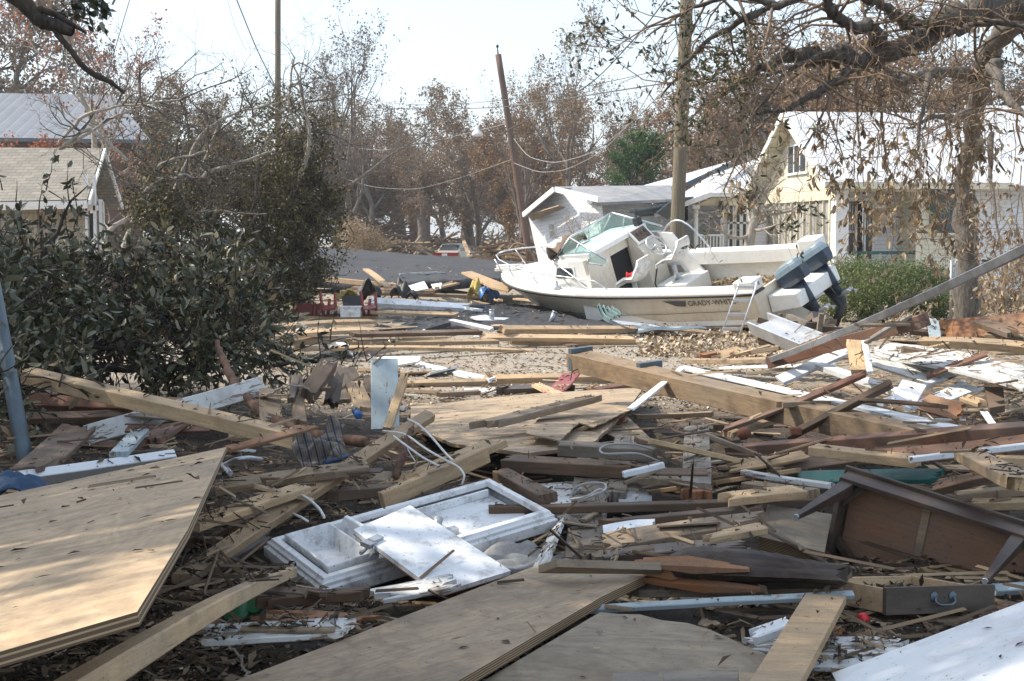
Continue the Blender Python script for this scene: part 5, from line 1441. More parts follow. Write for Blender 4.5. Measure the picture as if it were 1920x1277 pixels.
    k.add([f(1.85, .915), f(1.36, .895), f(1.40, .79), f(1.58, .80)], [(0, 1, 2, 3)]); k.build("emblem", M['line'], R)
    k = MB(); k.add([f(.40, .90), f(.34, .86), f(.14, .81), f(.30, .85)], [(0, 1, 2, 3)]); k.add([f(.38, .81), f(.32, .85), f(.10, .88), f(.30, .84)], [(0, 1, 2, 3)]); k.build("emblem", M['line'], R)
    k = MB(); k.lathe([(.0, 0), (.03, .0), (.03, .012), (.012, .02)], f(.35, .5), 10, Matrix.Rotation(-pi / 2, 3, 'X')); k.build("drain_fitting", M['steel'], R)
    k = MB(); p0 = [(4.6 - i * .35, f(4.6 - i * .35, .62)[1] + .0, .62) for i in range(14)]; k.tube([f(4.9 - i * .35, .66) for i in range(14)], .006, 4); k.build("spray_line", M['tan'], R)
    return R, Mx
BOAT, BM = boat()
# brown tarp snagged on the windscreen
def crumple(name, mat, c, size, label, cat, seed, res=14, h=.25, mw=None, solid=.01):
    r = np.random.default_rng(seed); vs = []
    ph = r.random(6) * 6
    for i in range(res + 1):
        for j in range(res + 1):
            u, v = i / res - .5, j / res - .5
            z = h * (.5 * sin(5 * u + ph[0] + 2 * v) * cos(4 * v + ph[1]) + .3 * sin(11 * u + ph[2]) * sin(9 * v + ph[3]) + .18 * sin(21 * v + ph[4] + 8 * u)) * (.4 + .6 * (1 - (2 * abs(u)) ** 2)) - h * (2 * u) ** 2 * .5
            vs.append((u * size[0] + .05 * sin(9 * v + ph[5]) * size[0], v * size[1] + .05 * sin(8 * u) * size[1], z))
    m = MB(); n = res + 1
    m.add(vs, [(i * n + j, (i + 1) * n + j, (i + 1) * n + j + 1, i * n + j + 1) for i in range(res) for j in range(res)], True)
    o = m.build(name, mat, None, mw if mw is not None else Matrix.Translation(c))
    if solid: s = o.modifiers.new("thick", 'SOLIDIFY'); s.thickness = solid
    if label: tag(o, label, cat)
    return o
crumple("canvas_scrap", M['brown'], None, (.3, .9), "brown canvas scrap snagged on the front corner of the boat's windscreen", "canvas", 4, h=.25, mw=BM @ Matrix.Translation((4.42, .35, 1.84)) @ Matrix.Rotation(.7, 4, 'Y'))
crumple("red_cloth", M['redplastic'], None, (.2, .16), "bright red rag lying on the boat's near white seat", "rag", 6, h=.1, mw=BM @ Matrix.Translation((2.85, .60, 1.24)))
def ladder():
    P = [at(1352, 628, 24.6), at(1385, 536, 24.95), at(1386, 630, 24.4), at(1417, 540, 24.75)]
    a0, a1, b0, b1 = P
    R = empty("boarding_ladder", a0, "short aluminium ladder leaning on the near side of the boat's stern", "ladder")
    o = a0; 
    for lo, hi in ((a0, a1), (b0, b1)):
        d = hi - lo; k = MB(); hk = [lo - o, hi - o, hi - o + Vector((.02, .05, .10)), hi - o + Vector((.06, .16, .13)), hi - o + Vector((.1, .24, .06))]
        k.tube(hk, .017, 8); k.build("rail", M['alu'], R)
    for t in (.13, .34 + .09, .72, 1.0):
        k = MB(); p, q = a0.lerp(a1, t) - o, b0.lerp(b1, t) - o; c = (p + q) / 2; k.box(c, ((q - p).length, .06, .05)); k.build("rung", M['alu'], R, bevel=.005)
ladder()
# ---------------------------------------------------------------- car and person
def car():
    c = at(834, 500, 78); c.z = 0
    R = empty("sedan", c, "pale gold sedan seen from behind beyond the black roof", "car", rz=radians(-14))
    def loft(rings, name, mat, parent=R, smooth=True):
        k = MB(); n = len(rings[0]); k.add([v for q in rings for v in q], [(i * n + j, i * n + (j + 1) % n, (i + 1) * n + (j + 1) % n, (i + 1) * n + j) for i in range(len(rings) - 1) for j in range(n)] + [tuple(range(n))[::-1], tuple((len(rings) - 1) * n + j for j in range(n))], smooth); return k.build(name, mat, parent, bevel=.02)
    def ring(y, w, z0, z1): return [(-w, y, z0), (-w - .03, y, (z0 + z1) / 2), (-w * .93, y, z1), (w * .93, y, z1), (w + .03, y, (z0 + z1) / 2), (w, y, z0)]
    body = plain('gold_car_paint', (.42, .38, .32), .35, .3, .05)
    loft([ring(0, .80, .42, .86), ring(.12, .86, .32, .98), ring(.9, .89, .3, 1.0), ring(1.4, .9, .3, .98), ring(3.0, .9, .3, .95), ring(4.4, .86, .3, .82), ring(4.75, .75, .4, .7)], "body", body, smooth=False)
    loft([ring(.75, .68, .96, .99), ring(1.35, .60, .97, 1.38), ring(2.5, .60, .97, 1.40), ring(3.25, .66, .94, .96)], "cabin", body, smooth=False)
    k = MB(); k.add([(-.56, .80, 1.0), (.56, .80, 1.0), (.50, 1.28, 1.33), (-.50, 1.28, 1.33)], [(0, 1, 2, 3)]); k.add([(v[0], v[1] - .02, v[2] + .01) for v in [(-.56, .80, 1.0), (.56, .80, 1.0), (.50, 1.28, 1.33), (-.50, 1.28, 1.33)]], [(0, 1, 2, 3)]); k.build("rear_window", M['win'], R)
    k = MB(); k.bx(-.80, .80, -.03, .02, .72, .90); k.build("tail_light", plain('tail_light_red', (.30, .02, .03), .3), R, bevel=.01)
    k = MB(); k.bx(-.16, .16, -.05, -.031, .70, .85); k.build("licence_plate", M['plastic'], R)
    k = MB(); k.bx(-.84, .84, -.10, .05, .42, .60); k.build("bumper", body, R, bevel=.03)
    for x in (-.8, .8):
        for y in (.9, 3.7):
            k = MB(); k.lathe([(.2, -.1), (.32, -.1), (.33, 0), (.32, .1), (.2, .1)], (x, y, .33), 18, Matrix.Rotation(pi / 2, 3, 'Y')); w = k.build("wheel", M['black'], R)
    for x in (-.98, .98): k = MB(); k.box((x, 2.95, 1.02), (.16, .1, .12)); k.build("mirror", body, R, bevel=.02)
    for x in (-.3, .3): k = MB(); k.lathe([(.1, 0), (.14, .1), (.1, .22)], (x, 1.5, .98), 8); k.build("headrest", M['screen'], R)
car()
def person():
    o = at(766, 500, 105); o.z = .1
    R = empty("person", o, "person in a white shirt and dark shorts walking past the brick chimney", "person")
    def skin(name, V, E, rad, mat, parent):
        me = bpy.data.meshes.new(name); me.from_pydata(V, E, []); ob = link(name, me, parent)
        sk = ob.modifiers.new("skin", 'SKIN'); ob.modifiers.new("sub", 'SUBSURF').levels = 1
        for i, q in enumerate(rad): me.skin_vertices[0].data[i].radius = (q, q * .9)
        me.skin_vertices[0].data[0].use_root = True; me.materials.append(mat); return ob
    V = [(0, 0, .92), (0, 0, 1.15), (0, -.02, 1.38), (0, -.03, 1.50), (.02, -.05, 1.60), (.02, -.06, 1.72), (-.17, 0, 1.38), (-.24, .05, 1.12), (-.20, -.12, .95), (.17, 0, 1.38), (.25, -.05, 1.12), (.28, -.2, .98), (-.09, 0, .85), (-.14, -.12, .48), (-.12, -.05, .08), (-.12, -.18, .04), (.09, 0, .85), (.12, .08, .48), (.16, .25, .12), (.16, .15, .05)]
    E = [(0, 1), (1, 2), (2, 3), (3, 4), (4, 5), (2, 6), (6, 7), (7, 8), (2, 9), (9, 10), (10, 11), (0, 12), (12, 13), (13, 14), (14, 15), (0, 16), (16, 17), (17, 18), (18, 19)]
    rad = [.15, .15, .17, .06, .095, .08, .07, .05, .04, .07, .05, .04, .10, .07, .045, .04, .10, .07, .045, .04]
    skin("body", V, E, rad, M['skin'], R)
    skin("shirt", V[:3] + [V[6], V[7], V[9], V[10]], [(0, 1), (1, 2), (2, 3), (3, 4), (2, 5), (5, 6)], [.19, .185, .19, .10, .08, .10, .08], M['shirt'], R)
    skin("shorts", [(0, 0, .95), (-.09, 0, .82), (-.13, -.08, .56), (.09, 0, .82), (.115, .05, .56)], [(0, 1), (1, 2), (0, 3), (3, 4)], [.17, .13, .11, .13, .11], M['navy'], R)
    k = MB(); k.lathe([(.085, 0), (.10, .04), (.09, .09), (.04, .13)], (.02, -.055, 1.66), 10); k.build("hair", M['dim'], R)
person()
# ---------------------------------------------------------------- debris
PR = np.random.default_rng(99)
def plank_mesh(L, w, t, br=(0, 0), bow=0, seed=0, cols=9, stations=8, twist=0):
    r = np.random.default_rng(seed)
    c = min(.004, t * .15); hw, ht = w / 2, t / 2
    ys = np.linspace(-hw + c, hw - c, cols)
    sec = [(y, ht) for y in ys] + [(hw, ht - c), (hw, -ht + c)] + [(y, -ht) for y in ys[::-1]] + [(-hw, -ht + c), (-hw, ht - c)]
    n = len(sec)
    def jag(k, amt):
        if not amt: return np.zeros(n) + r.normal() * .002
        base = r.random(cols + 2) ** 1.3 * amt * (r.random() * .6 + .4 + (np.arange(cols + 2) / cols - .5) * r.normal() * 1.2); base -= min(0, base.min())
        v = np.zeros(n)
        for i, (y, z) in enumerate(sec):
            q = int(round((y + hw) / w * (cols + 1))); v[i] = base[min(max(q, 0), cols + 1)] * (.8 + .4 * r.random())
        return v
    j0, j1 = jag(0, br[0]), jag(1, br[1])
    vs = []; ex = min(.5, max(br[0], br[1], .02) * 1.2 / L)
    ts = [0, ] + list(np.linspace(ex, 1 - ex, stations)) + [1]
    for t_ in ts:
        wv = r.normal() * .0015; b = bow * (4 * t_ * (1 - t_) - .5); a = twist * (t_ - .5)
        for i, (y, z) in enumerate(sec):
            x = (t_ - .5) * L
            if t_ == 0: x += j0[i]
            if t_ == 1: x -= j1[i]
            yy, zz = y * cos(a) - z * sin(a), y * sin(a) + z * cos(a)
            vs.append((x, yy + wv, zz + b))
    m = len(ts)
    fs = [(i * n + k, i * n + (k + 1) % n, (i + 1) * n + (k + 1) % n, (i + 1) * n + k) for i in range(m - 1) for k in range(n)]
    # end caps as strips between top and bottom rows so that jagged ends stay clean
    for e, fl in ((0, False), ((m - 1) * n, True)):
        for k in range(cols - 1):
            q = (e + k, e + k + 1, e + cols + 1 + cols - k - 1, e + cols + 2 + cols - k - 1)
            fs.append(q[::-1] if fl else q)
        q = (e + cols - 1, e + cols, e + cols + 1, e + cols + 2); fs.append(q[::-1] if fl else q)
        q = (e, e + 2 * cols + 1, e + 2 * cols + 2, e + 2 * cols + 3)
        q = (e + 2 * cols + 1, e + 2 * cols + 2, e + 2 * cols + 3, e); fs.append(q[::-1] if fl else q)
    return vs, fs
CLEAN = []
SOLID = [([tuple(v.co) for v in road.data.vertices], [tuple(p.vertices) for p in road.data.polygons])]      # (verts world, faces) of everything that loose pieces can rest on
def axes(A, B, roll):
    x = (B - A).normalized()
    if abs(x.z) > .8: y = Vector((1, 0, 0)); y = (y - x * y.dot(x)).normalized()
    else: y = Vector((0, 0, 1)).cross(x).normalized()
    z = x.cross(y)
    if z.z < 0 and abs(x.z) <= .8: y, z = -y, -z
    R_ = Matrix.Rotation(radians(roll), 3, x)
    return x, R_ @ y, R_ @ z
def pt(px, py, l): return at(px, py, l) if l >= 5 else W(px, py, l)
NP = [0]
CATS = {}
def plank(A, B, w, t, roll, mat, label, cat="plank", name="plank", br=(0, 0), bow=0, group=None, twist=0):
    L = (B - A).length; NP[0] += 1
    vs, fs = plank_mesh(L, w, t, br, bow, NP[0], stations=8 if L > .8 else 4, twist=twist)
    x, y, z = axes(A, B, roll)
    mw = frame((A + B) / 2, x, y, z)
    m = MB(); m.add(vs, fs); o = m.build(name, M[mat], None, mw)
    tag(o, label, cat, group)
    SOLID.append(([mw @ Vector(v) for v in vs], fs))
    if mat in ('fresh', 'pine', 'tan', 'grey', 'brown') and A.y < 12 and w > .06 and NP[0] % 2 == 0 and not group:
        r = np.random.default_rng(NP[0] + 7)
        for k in range(int(r.integers(1, 5))):
            sx = (r.random() - .5) * L * .9; sy = (r.random() - .5) * w * .7; k_ = MB(); h = .02 + .03 * r.random(); z0 = t / 2 + bow * (4 * (sx / L + .5) * (.5 - sx / L) - .5)
            k_.tube([(sx, sy, z0 - .01), (sx + r.normal() * .01, sy + r.normal() * .01, z0 + h)], .0022, 5); k_.build("nail", M['rust'], o)
    return o
J = .05
# ax ay al  bx by bl   w   t  roll mat, br0, br1, label
TBL = [
 (47, 703, 8.8, 566, 826, 7.7, .115, .085, 6, 'fresh', .03, .02, "thick pale square beam crossing in front of the fallen magnolia", "beam"),
 (160, 818, 8.6, 500, 722, 9.3, .13, .04, 62, 'oldwhite', .03, .02, "grey white painted board passing under the thick pale beam", "board"),
 (425, 843, 7.0, 592, 799, 7.6, .05, .02, 20, 'orange', .02, .1, "thin reddish strip resting across the end of the thick pale beam", "strip"),
 (-60, 912, 6.9, 326, 858, 7.6, .11, .05, -35, 'cleanwhite', 0, .05, "clean white painted board behind the big left plywood sheet", "board"),
 (58, 885, .25, 150, 800, .35, .22, .03, 0, 'brown', .1, .05, "dark brown broken board right of the blue grey metal post", "board"),
 (275, 832, .3, 350, 782, .35, .2, .03, -10, 'red', .08, .03, "red brown board end beneath the thick pale beam", "board"),
 (222, 852, .3, 264, 808, .35, .10, .03, 0, 'blue', .02, .02, "pale mint board with peeling paint left of the red brown board end", "board"),
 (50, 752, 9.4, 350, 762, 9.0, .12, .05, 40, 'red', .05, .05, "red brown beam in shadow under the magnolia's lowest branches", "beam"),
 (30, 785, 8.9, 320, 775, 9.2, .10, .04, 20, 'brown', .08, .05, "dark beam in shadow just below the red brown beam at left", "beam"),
 (362, 985, 6.0, 572, 915, 6.6, .09, .04, 8, 'fresh', 0, .05, "two by four with a whitened end jutting over the right edge of the big plywood", "lumber"),
 (402, 916, 6.7, 690, 874, 6.9, .10, .04, 15, 'tan', .05, .03, "weathered two by four above the one with the whitened end", "lumber"),
 (335, 1088, 5.6, 808, 776, 8.2, .085, .045, 12, 'pine', .03, .02, "very long two by four rising from the lower left to the white wires", "lumber"),
 (712, 925, 7.1, 932, 830, 7.5, .22, .04, -4, 'fresh', .05, .02, "wide pale plank leaning above the white vanity top", "plank"),
 (715, 940, 6.75, 912, 852, 7.15, .05, .085, 0, 'fresh', .02, .02, "square pale timber along the front of the wide pale plank", "timber"),
 (610, 930, 6.95, 750, 915, 7.05, .12, .05, 0, 'brown', .12, .05, "broken red brown timber stub behind the vanity top's back edge", "timber"),
 (10, 1362, 4.2, 548, 1068, 5.80, .04, .045, 0, 'fresh', 0, .04, "heavy pale beam running up from the bottom edge to the vanity top's left corner", "beam"),
 (376, 1192, .14, 672, 1176, .14, .12, .02, 8, 'oldwhite', .05, .05, "white painted board with peeling edge left of the pine cone", "board"),
 (474, 1152, .10, 700, 1168, .10, .12, .012, 4, 'orange', .22, .1, "orange brown splintered board above the white painted board", "board"),
 (575, 745, 9.0, 618, 682, 9.4, .11, .09, 20, 'brown', .04, .08, "dark square post leaning right among the upright boards", "post"),
 (723, 806, 8.8, 720, 674, 9.2, .18, .03, 0, 'blue', 0, .0, "tall upright board with blue grey face, tallest of the standing boards", "board"),
 (726, 806, 8.4, 762, 697, 8.8, .055, .04, 10, 'fresh', 0, .10, "pointed pale stake leaning against the tall blue grey board", "stake"),
 (686, 770, 8.9, 662, 718, 9.4, .12, .03, 0, 'fresh', .02, .01, "short pale board standing left of the tall blue grey board", "board"),
 (664, 752, 9.6, 640, 690, 10.2, .20, .03, 0, 'tan', .04, .02, "wide greyish board standing behind the short pale board", "board"),
 (700, 745, 9.5, 690, 706, 9.9, .08, .03, 0, 'tan', .05, .03, "narrow weathered board between the short pale board and the tall blue grey one", "board"),
 (562, 795, 8.7, 554, 704, 9.4, .08, .05, 10, 'tan', .02, .08, "spiked pale stud standing left of the dark square post", "stud"),
 (508, 792, 8.7, 506, 730, 9.2, .14, .03, 0, 'tan', .02, .02, "short cream board standing right behind the curved tree limb", "board"),
 (545, 752, 8.9, 556, 710, 9.2, .05, .04, 0, 'dark', .02, .02, "dark stick beside the spiked pale stud", "stick"),
 (620, 760, 9.2, 632, 700, 9.5, .10, .05, 15, 'dark', .03, .04, "black stained board in the gap right of the dark square post", "board"),
 (900, 799, 8.9, 1127, 744, 10.2, .17, .045, -4, 'tan', .1, .22, "long weathered plank lying on the old plywood sheets", "plank"),
 (1080, 676, 12.2, 1775, 838, 8.5, .20, .16, 4, 'tan', 0, .05, "massive laminated beam sloping down to the right with blue grey straps", "beam"),
 (1440, 680, 11.6, 2000, 436, 6.4, .05, .05, 20, 'steel', 0, 0, "long square metal rail slanting up to the right edge", "rail"),
 (1446, 679, 11.5, 1735, 600, 10.2, .11, .10, 8, 'red', .1, .02, "heavy red brown beam lying under the long square metal rail", "beam"),
 (1462, 714, 11.2, 1592, 655, 11.3, .15, .03, 16, 'white', 0, .03, "short white metal channel under the red brown beam", "channel"),
 (1535, 686, 11.2, 1690, 738, 9.9, .07, .05, 12, 'white', 0, 0, "white aluminium strip running right from the short white channel", "strip"),
 (1632, 668, 11.0, 1768, 712, 10.4, .27, .02, 14, 'oldwhite', .02, .03, "weathered grey white siding sheet right of the short upright pale block", "siding"),
 (1602, 643, 10.6, 1612, 699, 10.1, .12, .05, 0, 'fresh', .0, .0, "short pale two by four hanging upright under the red brown beam", "lumber"),
 (1621, 640, 10.3, 1632, 699, 10.0, .045, .03, 10, 'white', .0, .02, "narrow white trim hanging right next to the upright pale block", "trim"),
 (1650, 757, 9.7, 1772, 708, 10.5, .05, .03, 10, 'white', 0, 0, "left white window frame bar behind the square white panel", "frame bar"),
 (1700, 768, 9.5, 1806, 720, 10.3, .05, .03, 10, 'white', 0, 0, "middle white window frame bar right of the square white panel", "frame bar"),
 (1766, 748, 9.8, 1828, 726, 10.2, .13, .02, 8, 'white', .02, 0, "wider white slat right of the window frame bars", "slat"),
 (1728, 753, 9.4, 1806, 775, 9.1, .13, .03, 55, 'orange', .02, .02, "orange brown board end tipped on edge below the white slat", "board"),
 (1806, 745, 9.8, 1845, 758, 9.6, .10, .03, 10, 'fresh', .02, .08, "pale splintered board end right of the orange brown board", "board"),
 (1845, 772, 9.4, 1864, 800, 9.1, .05, .01, 0, 'cleanwhite', .02, .02, "small bright white bent strip near the right edge", "strip"),
 (1630, 652, 11.6, 1960, 716, 9.3, .36, .03, 12, 'oldwhite', .05, .05, "long curling grey white clapboard sheet reaching the right edge", "siding"),
 (1660, 652, 11.2, 1930, 690, 10.6, .22, .025, 8, 'grey', .1, .05, "grey peeling board on top of the long curling clapboard sheet", "board"),
 (1723, 640, 11.9, 1960, 655, 11.0, .10, .07, 20, 'pine', .02, 0, "yellowish beam above the curling clapboard sheet at the right", "beam"),
 (1690, 655, 11.0, 1960, 700, 10.4, .06, .05, 10, 'brown', .05, .05, "dark narrow beam between the clapboard sheet and the yellowish beam", "beam"),
 (1755, 622, 12.6, 1970, 604, 12.0, .24, .04, 48, 'orange', .1, 0, "wide orange brown plank along the foot of the chain link fence", "plank"),
 (1710, 620, 13.0, 1850, 633, 12.4, .09, .05, 25, 'brown', .1, .05, "brown beam left of the wide orange brown plank", "beam"),
 (1833, 602, 12.2, 1905, 628, 11.6, .14, .05, 10, 'brown', .02, .08, "short dark board crossing the wide orange brown plank", "board"),
 (1850, 628, 12.0, 1960, 637, 11.5, .10, .05, 15, 'tan', .02, .02, "tan board under the short dark crossing board", "board"),
 (1748, 598, 12.2, 1757, 650, 11.8, .10, .02, 0, 'blue', .02, .03, "pale blue board standing upright near the fence foot", "board"),
 (1370, 846, .14, 1960, 804, .45, .10, .075, 12, 'red', .05, 0, "long dark red beam running to the right edge below the laminated beam", "beam"),
 (1522, 843, .32, 1722, 866, .30, .11, .05, 4, 'fresh', .03, .02, "pale two by four overlapping the long dark red beam", "lumber"),
 (1640, 860, .28, 1960, 826, .40, .14, .05, 10, 'orange', .02, 0, "orange brown board just below the long dark red beam at right", "board"),
 (1705, 862, .34, 1960, 832, .42, .04, .03, 0, 'white', .02, 0, "thin white strip lying on the orange brown board at right", "strip"),
 (1480, 866, .16, 1840, 850, .30, .10, .05, 10, 'tan', .02, .02, "tan two by four behind the overturned table", "lumber"),
 (1815, 852, .40, 1925, 912, .45, .13, .05, 0, 'fresh', .02, .02, "pale board pointing toward the table's top right corner", "board"),
 (1840, 862, .30, 1960, 866, .3, .12, .05, 0, 'fresh', .05, 0, "short pale beam at the right edge above the overturned table", "beam"),
 (1335, 898, .10, 1605, 862, .22, .13, .05, 20, 'brown', .1, .03, "brown plank left of the overturned table's top corner", "plank"),
 (1485, 898, .14, 1770, 892, .2, .13, .03, 20, 'teal', .03, .03, "dark green painted board seen behind the overturned table's top corner", "board"),
 (1390, 886, .16, 1560, 912, .16, .05, .03, 0, 'oldwhite', .03, .03, "whitish lath beside the dark green board", "lath"),
 (916, 957, 6.55, 1560, 940, 6.6, .045, .04, 10, 'brown', .01, .03, "long thin dark stick lying across the upright grey board", "stick"),
 (1110, 856, 8.1, 1097, 1050, 5.85, .18, .03, 0, 'grey', .03, .02, "wide grey board pointing at the camera with a looped cable around it", "board"),
 (1168, 826, 8.5, 1156, 935, 7.0, .10, .05, 0, 'grey', .03, .04, "narrow grey post end right of the wide grey board", "post"),
 (1307, 806, 9.0, 1305, 918, 7.0, .155, .07, 0, 'grey', .05, .02, "thick grey plank with sawn orange end pointing at the camera", "plank"),
 (1306, 905, 7.3, 1306, 932, 6.9, .16, .05, 0, 'orange', .02, .1, "splintered orange block under the thick grey plank's near end", "block"),
 (946, 868, .22, 1190, 882, .22, .10, .07, 10, 'brown', .04, .05, "dark beam behind the wide grey board", "beam"),
 (1045, 840, .28, 1235, 852, .25, .09, .07, 10, 'grey', .02, .08, "grey beam with a rounded end crossing behind the narrow grey post", "beam"),
 (938, 888, .22, 1030, 935, .22, .09, .05, 8, 'brown', .03, .02, "short brown two by four touching the vanity top's far corner", "lumber"),
 (1130, 1022, .12, 1437, 976, .2, .14, .05, 14, 'tan', .05, .05, "tan plank just below the long thin dark stick", "plank"),
 (1130, 1045, .10, 1400, 1022, .14, .10, .04, 10, 'dark', .05, .05, "blackish plank under the tan plank", "plank"),
 (1120, 985, .12, 1430, 955, .2, .06, .04, 5, 'brown', .1, .05, "dark lath between the long thin stick and the tan plank", "lath"),
 (1320, 1012, .22, 1432, 990, .24, .07, .03, 5, 'fresh', .08, .03, "short pale lath left of the thick square board with nails", "lath"),
 (1350, 938, .25, 1500, 922, .25, .11, .04, 5, 'fresh', .05, .02, "pale board left of the overturned table's upper leg", "board"),
 (1400, 910, .16, 1530, 926, .2, .08, .04, 5, 'tan', .05, .02, "weathered lath above the pale board by the table leg", "lath"),
 (1160, 1102, .10, 1600, 1090, .14, .14, .03, 8, 'tan', .08, .04, "long tan board running below the charred log", "board"),
 (1045, 1146, .10, 1600, 1115, .14, .03, .02, 20, 'blue', .02, .0, "long pale blue moulding left of the open drawer", "moulding"),
 (1862, 1106, .03, 1990, 1100, .03, .045, .03, 30, 'blue', .0, .0, "pale blue moulding end right of the open drawer", "moulding"),
 (1408, 1196, .10, 1482, 1170, .14, .06, .03, 10, 'white', .08, .02, "small white painted fragment left of the knotty board", "fragment"),
 (1560, 1156, .01, 1826, 1160, .01, .09, .015, 5, 'tan', .05, .16, "tan splintered board lying under the open drawer", "board"),
 (1570, 1145, .01, 1650, 1148, .01, .06, .02, 5, 'brown', .05, .06, "brown scrap wedged left under the open drawer", "scrap"),
 (1880, 1132, .0, 1980, 1150, .0, .14, .02, 5, 'red', .05, .0, "red brown board under the right side of the open drawer", "board"),
 (1400, 1218, .05, 1720, 1212, .05, .14, .02, 6, 'oldwhite', .04, .04, "dirty white clapboard right of the knotty board", "siding"),
 (1470, 1240, .03, 1640, 1236, .03, .14, .02, 6, 'oldwhite', .04, .04, "lower dirty white clapboard between the knotty board and the white sheet", "siding"),
 (880, 1232, .04, 1100, 1210, .04, .16, .02, 6, 'oldwhite', .04, .04, "white clapboard strip under the near edge of the long scarred board", "siding"),
 (860, 1262, .02, 1090, 1240, .02, .16, .02, 6, 'oldwhite', .04, .04, "second white clapboard strip nearest the bottom edge", "siding"),
 (700, 1120, .06, 860, 1090, .1, .16, .02, 3, 'oldwhite', .05, .05, "white painted scrap behind the pine cone", "scrap"),
 (480, 1130, .06, 700, 1112, .08, .06, .04, 5, 'brown', .1, .1, "splintered brown stick beneath the vanity top's near corner", "stick"),
 (345, 1020, .08, 540, 930, .12, .15, .03, 0, 'brown', .1, .1, "dark brown board in the hollow right of the big plywood", "board"),
 (355, 1085, .02, 520, 990, .05, .14, .03, 0, 'dark', .1, .1, "blackish board deep in the hollow left of the vanity top", "board"),
 (1750, 916, .20, 1895, 886, .3, .12, .04, 10, 'brown', .03, .1, "curved brown board above the table's right side", "board"),
 (1790, 932, .22, 1960, 915, .28, .07, .04, 5, 'tan', .03, .0, "tan lath behind the table's right side", "lath"),
 (1820, 945, .20, 1960, 943, .22, .10, .04, 5, 'fresh', .03, .0, "pale board touching the table's upper right edge", "board"),
 (1060, 815, .2, 1130, 790, .3, .2, .03, 0, 'pine', .02, .03, "short pale board end under the right corner of the old plywood", "board"),
 (1150, 775, .16, 1210, 828, .18, .08, .02, 0, 'redpaint', .02, .02, "faded pink painted lath below the old plywood's right corner", "lath"),
 (1190, 782, .12, 1340, 776, .14, .06, .04, 0, 'pine', .03, .05, "pale lath under the laminated beam", "lath"),
 (1360, 815, .12, 1472, 780, .2, .12, .04, 0, 'tan', .03, .05, "tan board sloping down left of the small red brick", "board"),
 (1546, 806, .14, 1580, 797, .16, .07, .06, 0, 'fresh', .01, .01, "small cut block of pale lumber under the laminated beam", "block"),
 (1425, 862, .2, 1462, 886, .15, .08, .05, 0, 'fresh', .01, .02, "small sawn block beneath the long dark red beam", "block"),
 (1200, 870, .18, 1240, 905, .2, .22, .03, 0, 'tan', .06, .02, "jagged plywood scrap right of the narrow grey post", "scrap"),
 (1168, 890, .26, 1245, 872, .30, .04, .03, 0, 'white', .01, .01, "white metal strip right of the narrow grey post", "strip"),
 (1030, 744, .12, 1072, 702, .2, .22, .025, -6, 'redpaint', .02, .02, "pinkish brown board on the dark timbers at the road's edge", "board"),
 (1006, 722, .12, 1048, 742, .14, .12, .05, 0, 'fresh', .02, .02, "pale short board left of the pinkish brown board", "board"),
 (905, 712, .10, 1165, 708, .10, .12, .08, 20, 'fresh', .02, .03, "long pale four by four at the near edge of the road", "lumber"),
 (935, 735, .04, 1080, 728, .06, .18, .10, 10, 'dark', .06, .06, "blackened timber under the long pale four by four", "timber"),
 (1100, 735, .06, 1230, 712, .06, .10, .05, 10, 'red', .04, .06, "red brown scrap under the laminated beam's left end", "scrap"),
 (672, 722, .06, 912, 716, .08, .10, .06, 20, 'pine', .02, .03, "yellowish stud left of the long pale four by four", "stud"),
 (755, 676, .04, 925, 714, .10, .10, .05, 12, 'white', .02, .01, "white aluminium frame bar lying on the road", "frame bar"),
 (700, 700, .03, 900, 706, .04, .10, .04, 5, 'fresh', .04, .03, "straw coloured lath right of the upright boards on the road", "lath"),
 (820, 740, .04, 900, 735, .05, .09, .05, 5, 'tan', .04, .03, "weathered block left of the dark timber", "block"),
 (1250, 655, .04, 1330, 668, .04, .12, .05, 5, 'brown', .08, .03, "small brown board on the road left of the bright litter", "board"),
 (1325, 672, .06, 1470, 652, .25, .10, .05, 5, 'brown', .03, .03, "brown plank propped on the heap right of the boat's ladder", "plank"),
 (1290, 678, .12, 1530, 670, .25, .09, .06, 15, 'tan', .03, .03, "tan lumber behind the laminated beam", "lumber"),
 (1350, 690, .12, 1560, 684, .2, .12, .03, 5, 'white', .05, .03, "white sheet metal strip behind the laminated beam", "strip"),
 (1405, 700, .10, 1500, 690, .15, .10, .04, 5, 'grey', .08, .03, "grey board peeking over the laminated beam", "board"),
 (1560, 735, .12, 1680, 775, .12, .16, .03, 0, 'brown', .08, .08, "brown board inside the fallen window frame", "board"),
 (1540, 720, .10, 1660, 745, .10, .12, .03, 0, 'tan', .08, .08, "weathered board inside the fallen window frame", "board"),
 # far band around the grounded roof pieces
 (594, 522, .5, 760, 538, .35, .18, .12, 0, 'pine', .05, .05, "long pale log like timber in front of the black roof", "timber"),
 (686, 504, .75, 728, 538, .5, .16, .05, 0, 'fresh', .03, .03, "pale plank propped against the front of the black roof", "plank"),
 (700, 529, .2, 770, 545, .2, .2, .05, 0, 'tan', .05, .05, "tan board beside the plank propped on the black roof", "board"),
 (690, 566, .18, 880, 578, .22, .30, .10, 20, 'cleanwhite', .02, .1, "long white beam with a row of notches behind the grounded roof piece", "beam"),
 (700, 585, .18, 860, 590, .2, .30, .05, 8, 'pine', .1, .1, "pale plank under the long white notched beam", "plank"),
 (870, 578, .3, 905, 582, .3, .25, .05, 0, 'white', .1, .1, "white scrap at the end of the notched beam", "scrap"),
 (640, 548, .25, 900, 556, .28, .16, .08, 10, 'tan', .05, .05, "tan timber behind the long white notched beam", "timber"),
 (660, 540, .18, 820, 548, .22, .14, .08, 10, 'brown', .05, .05, "dark timber behind the tan timber", "timber"),
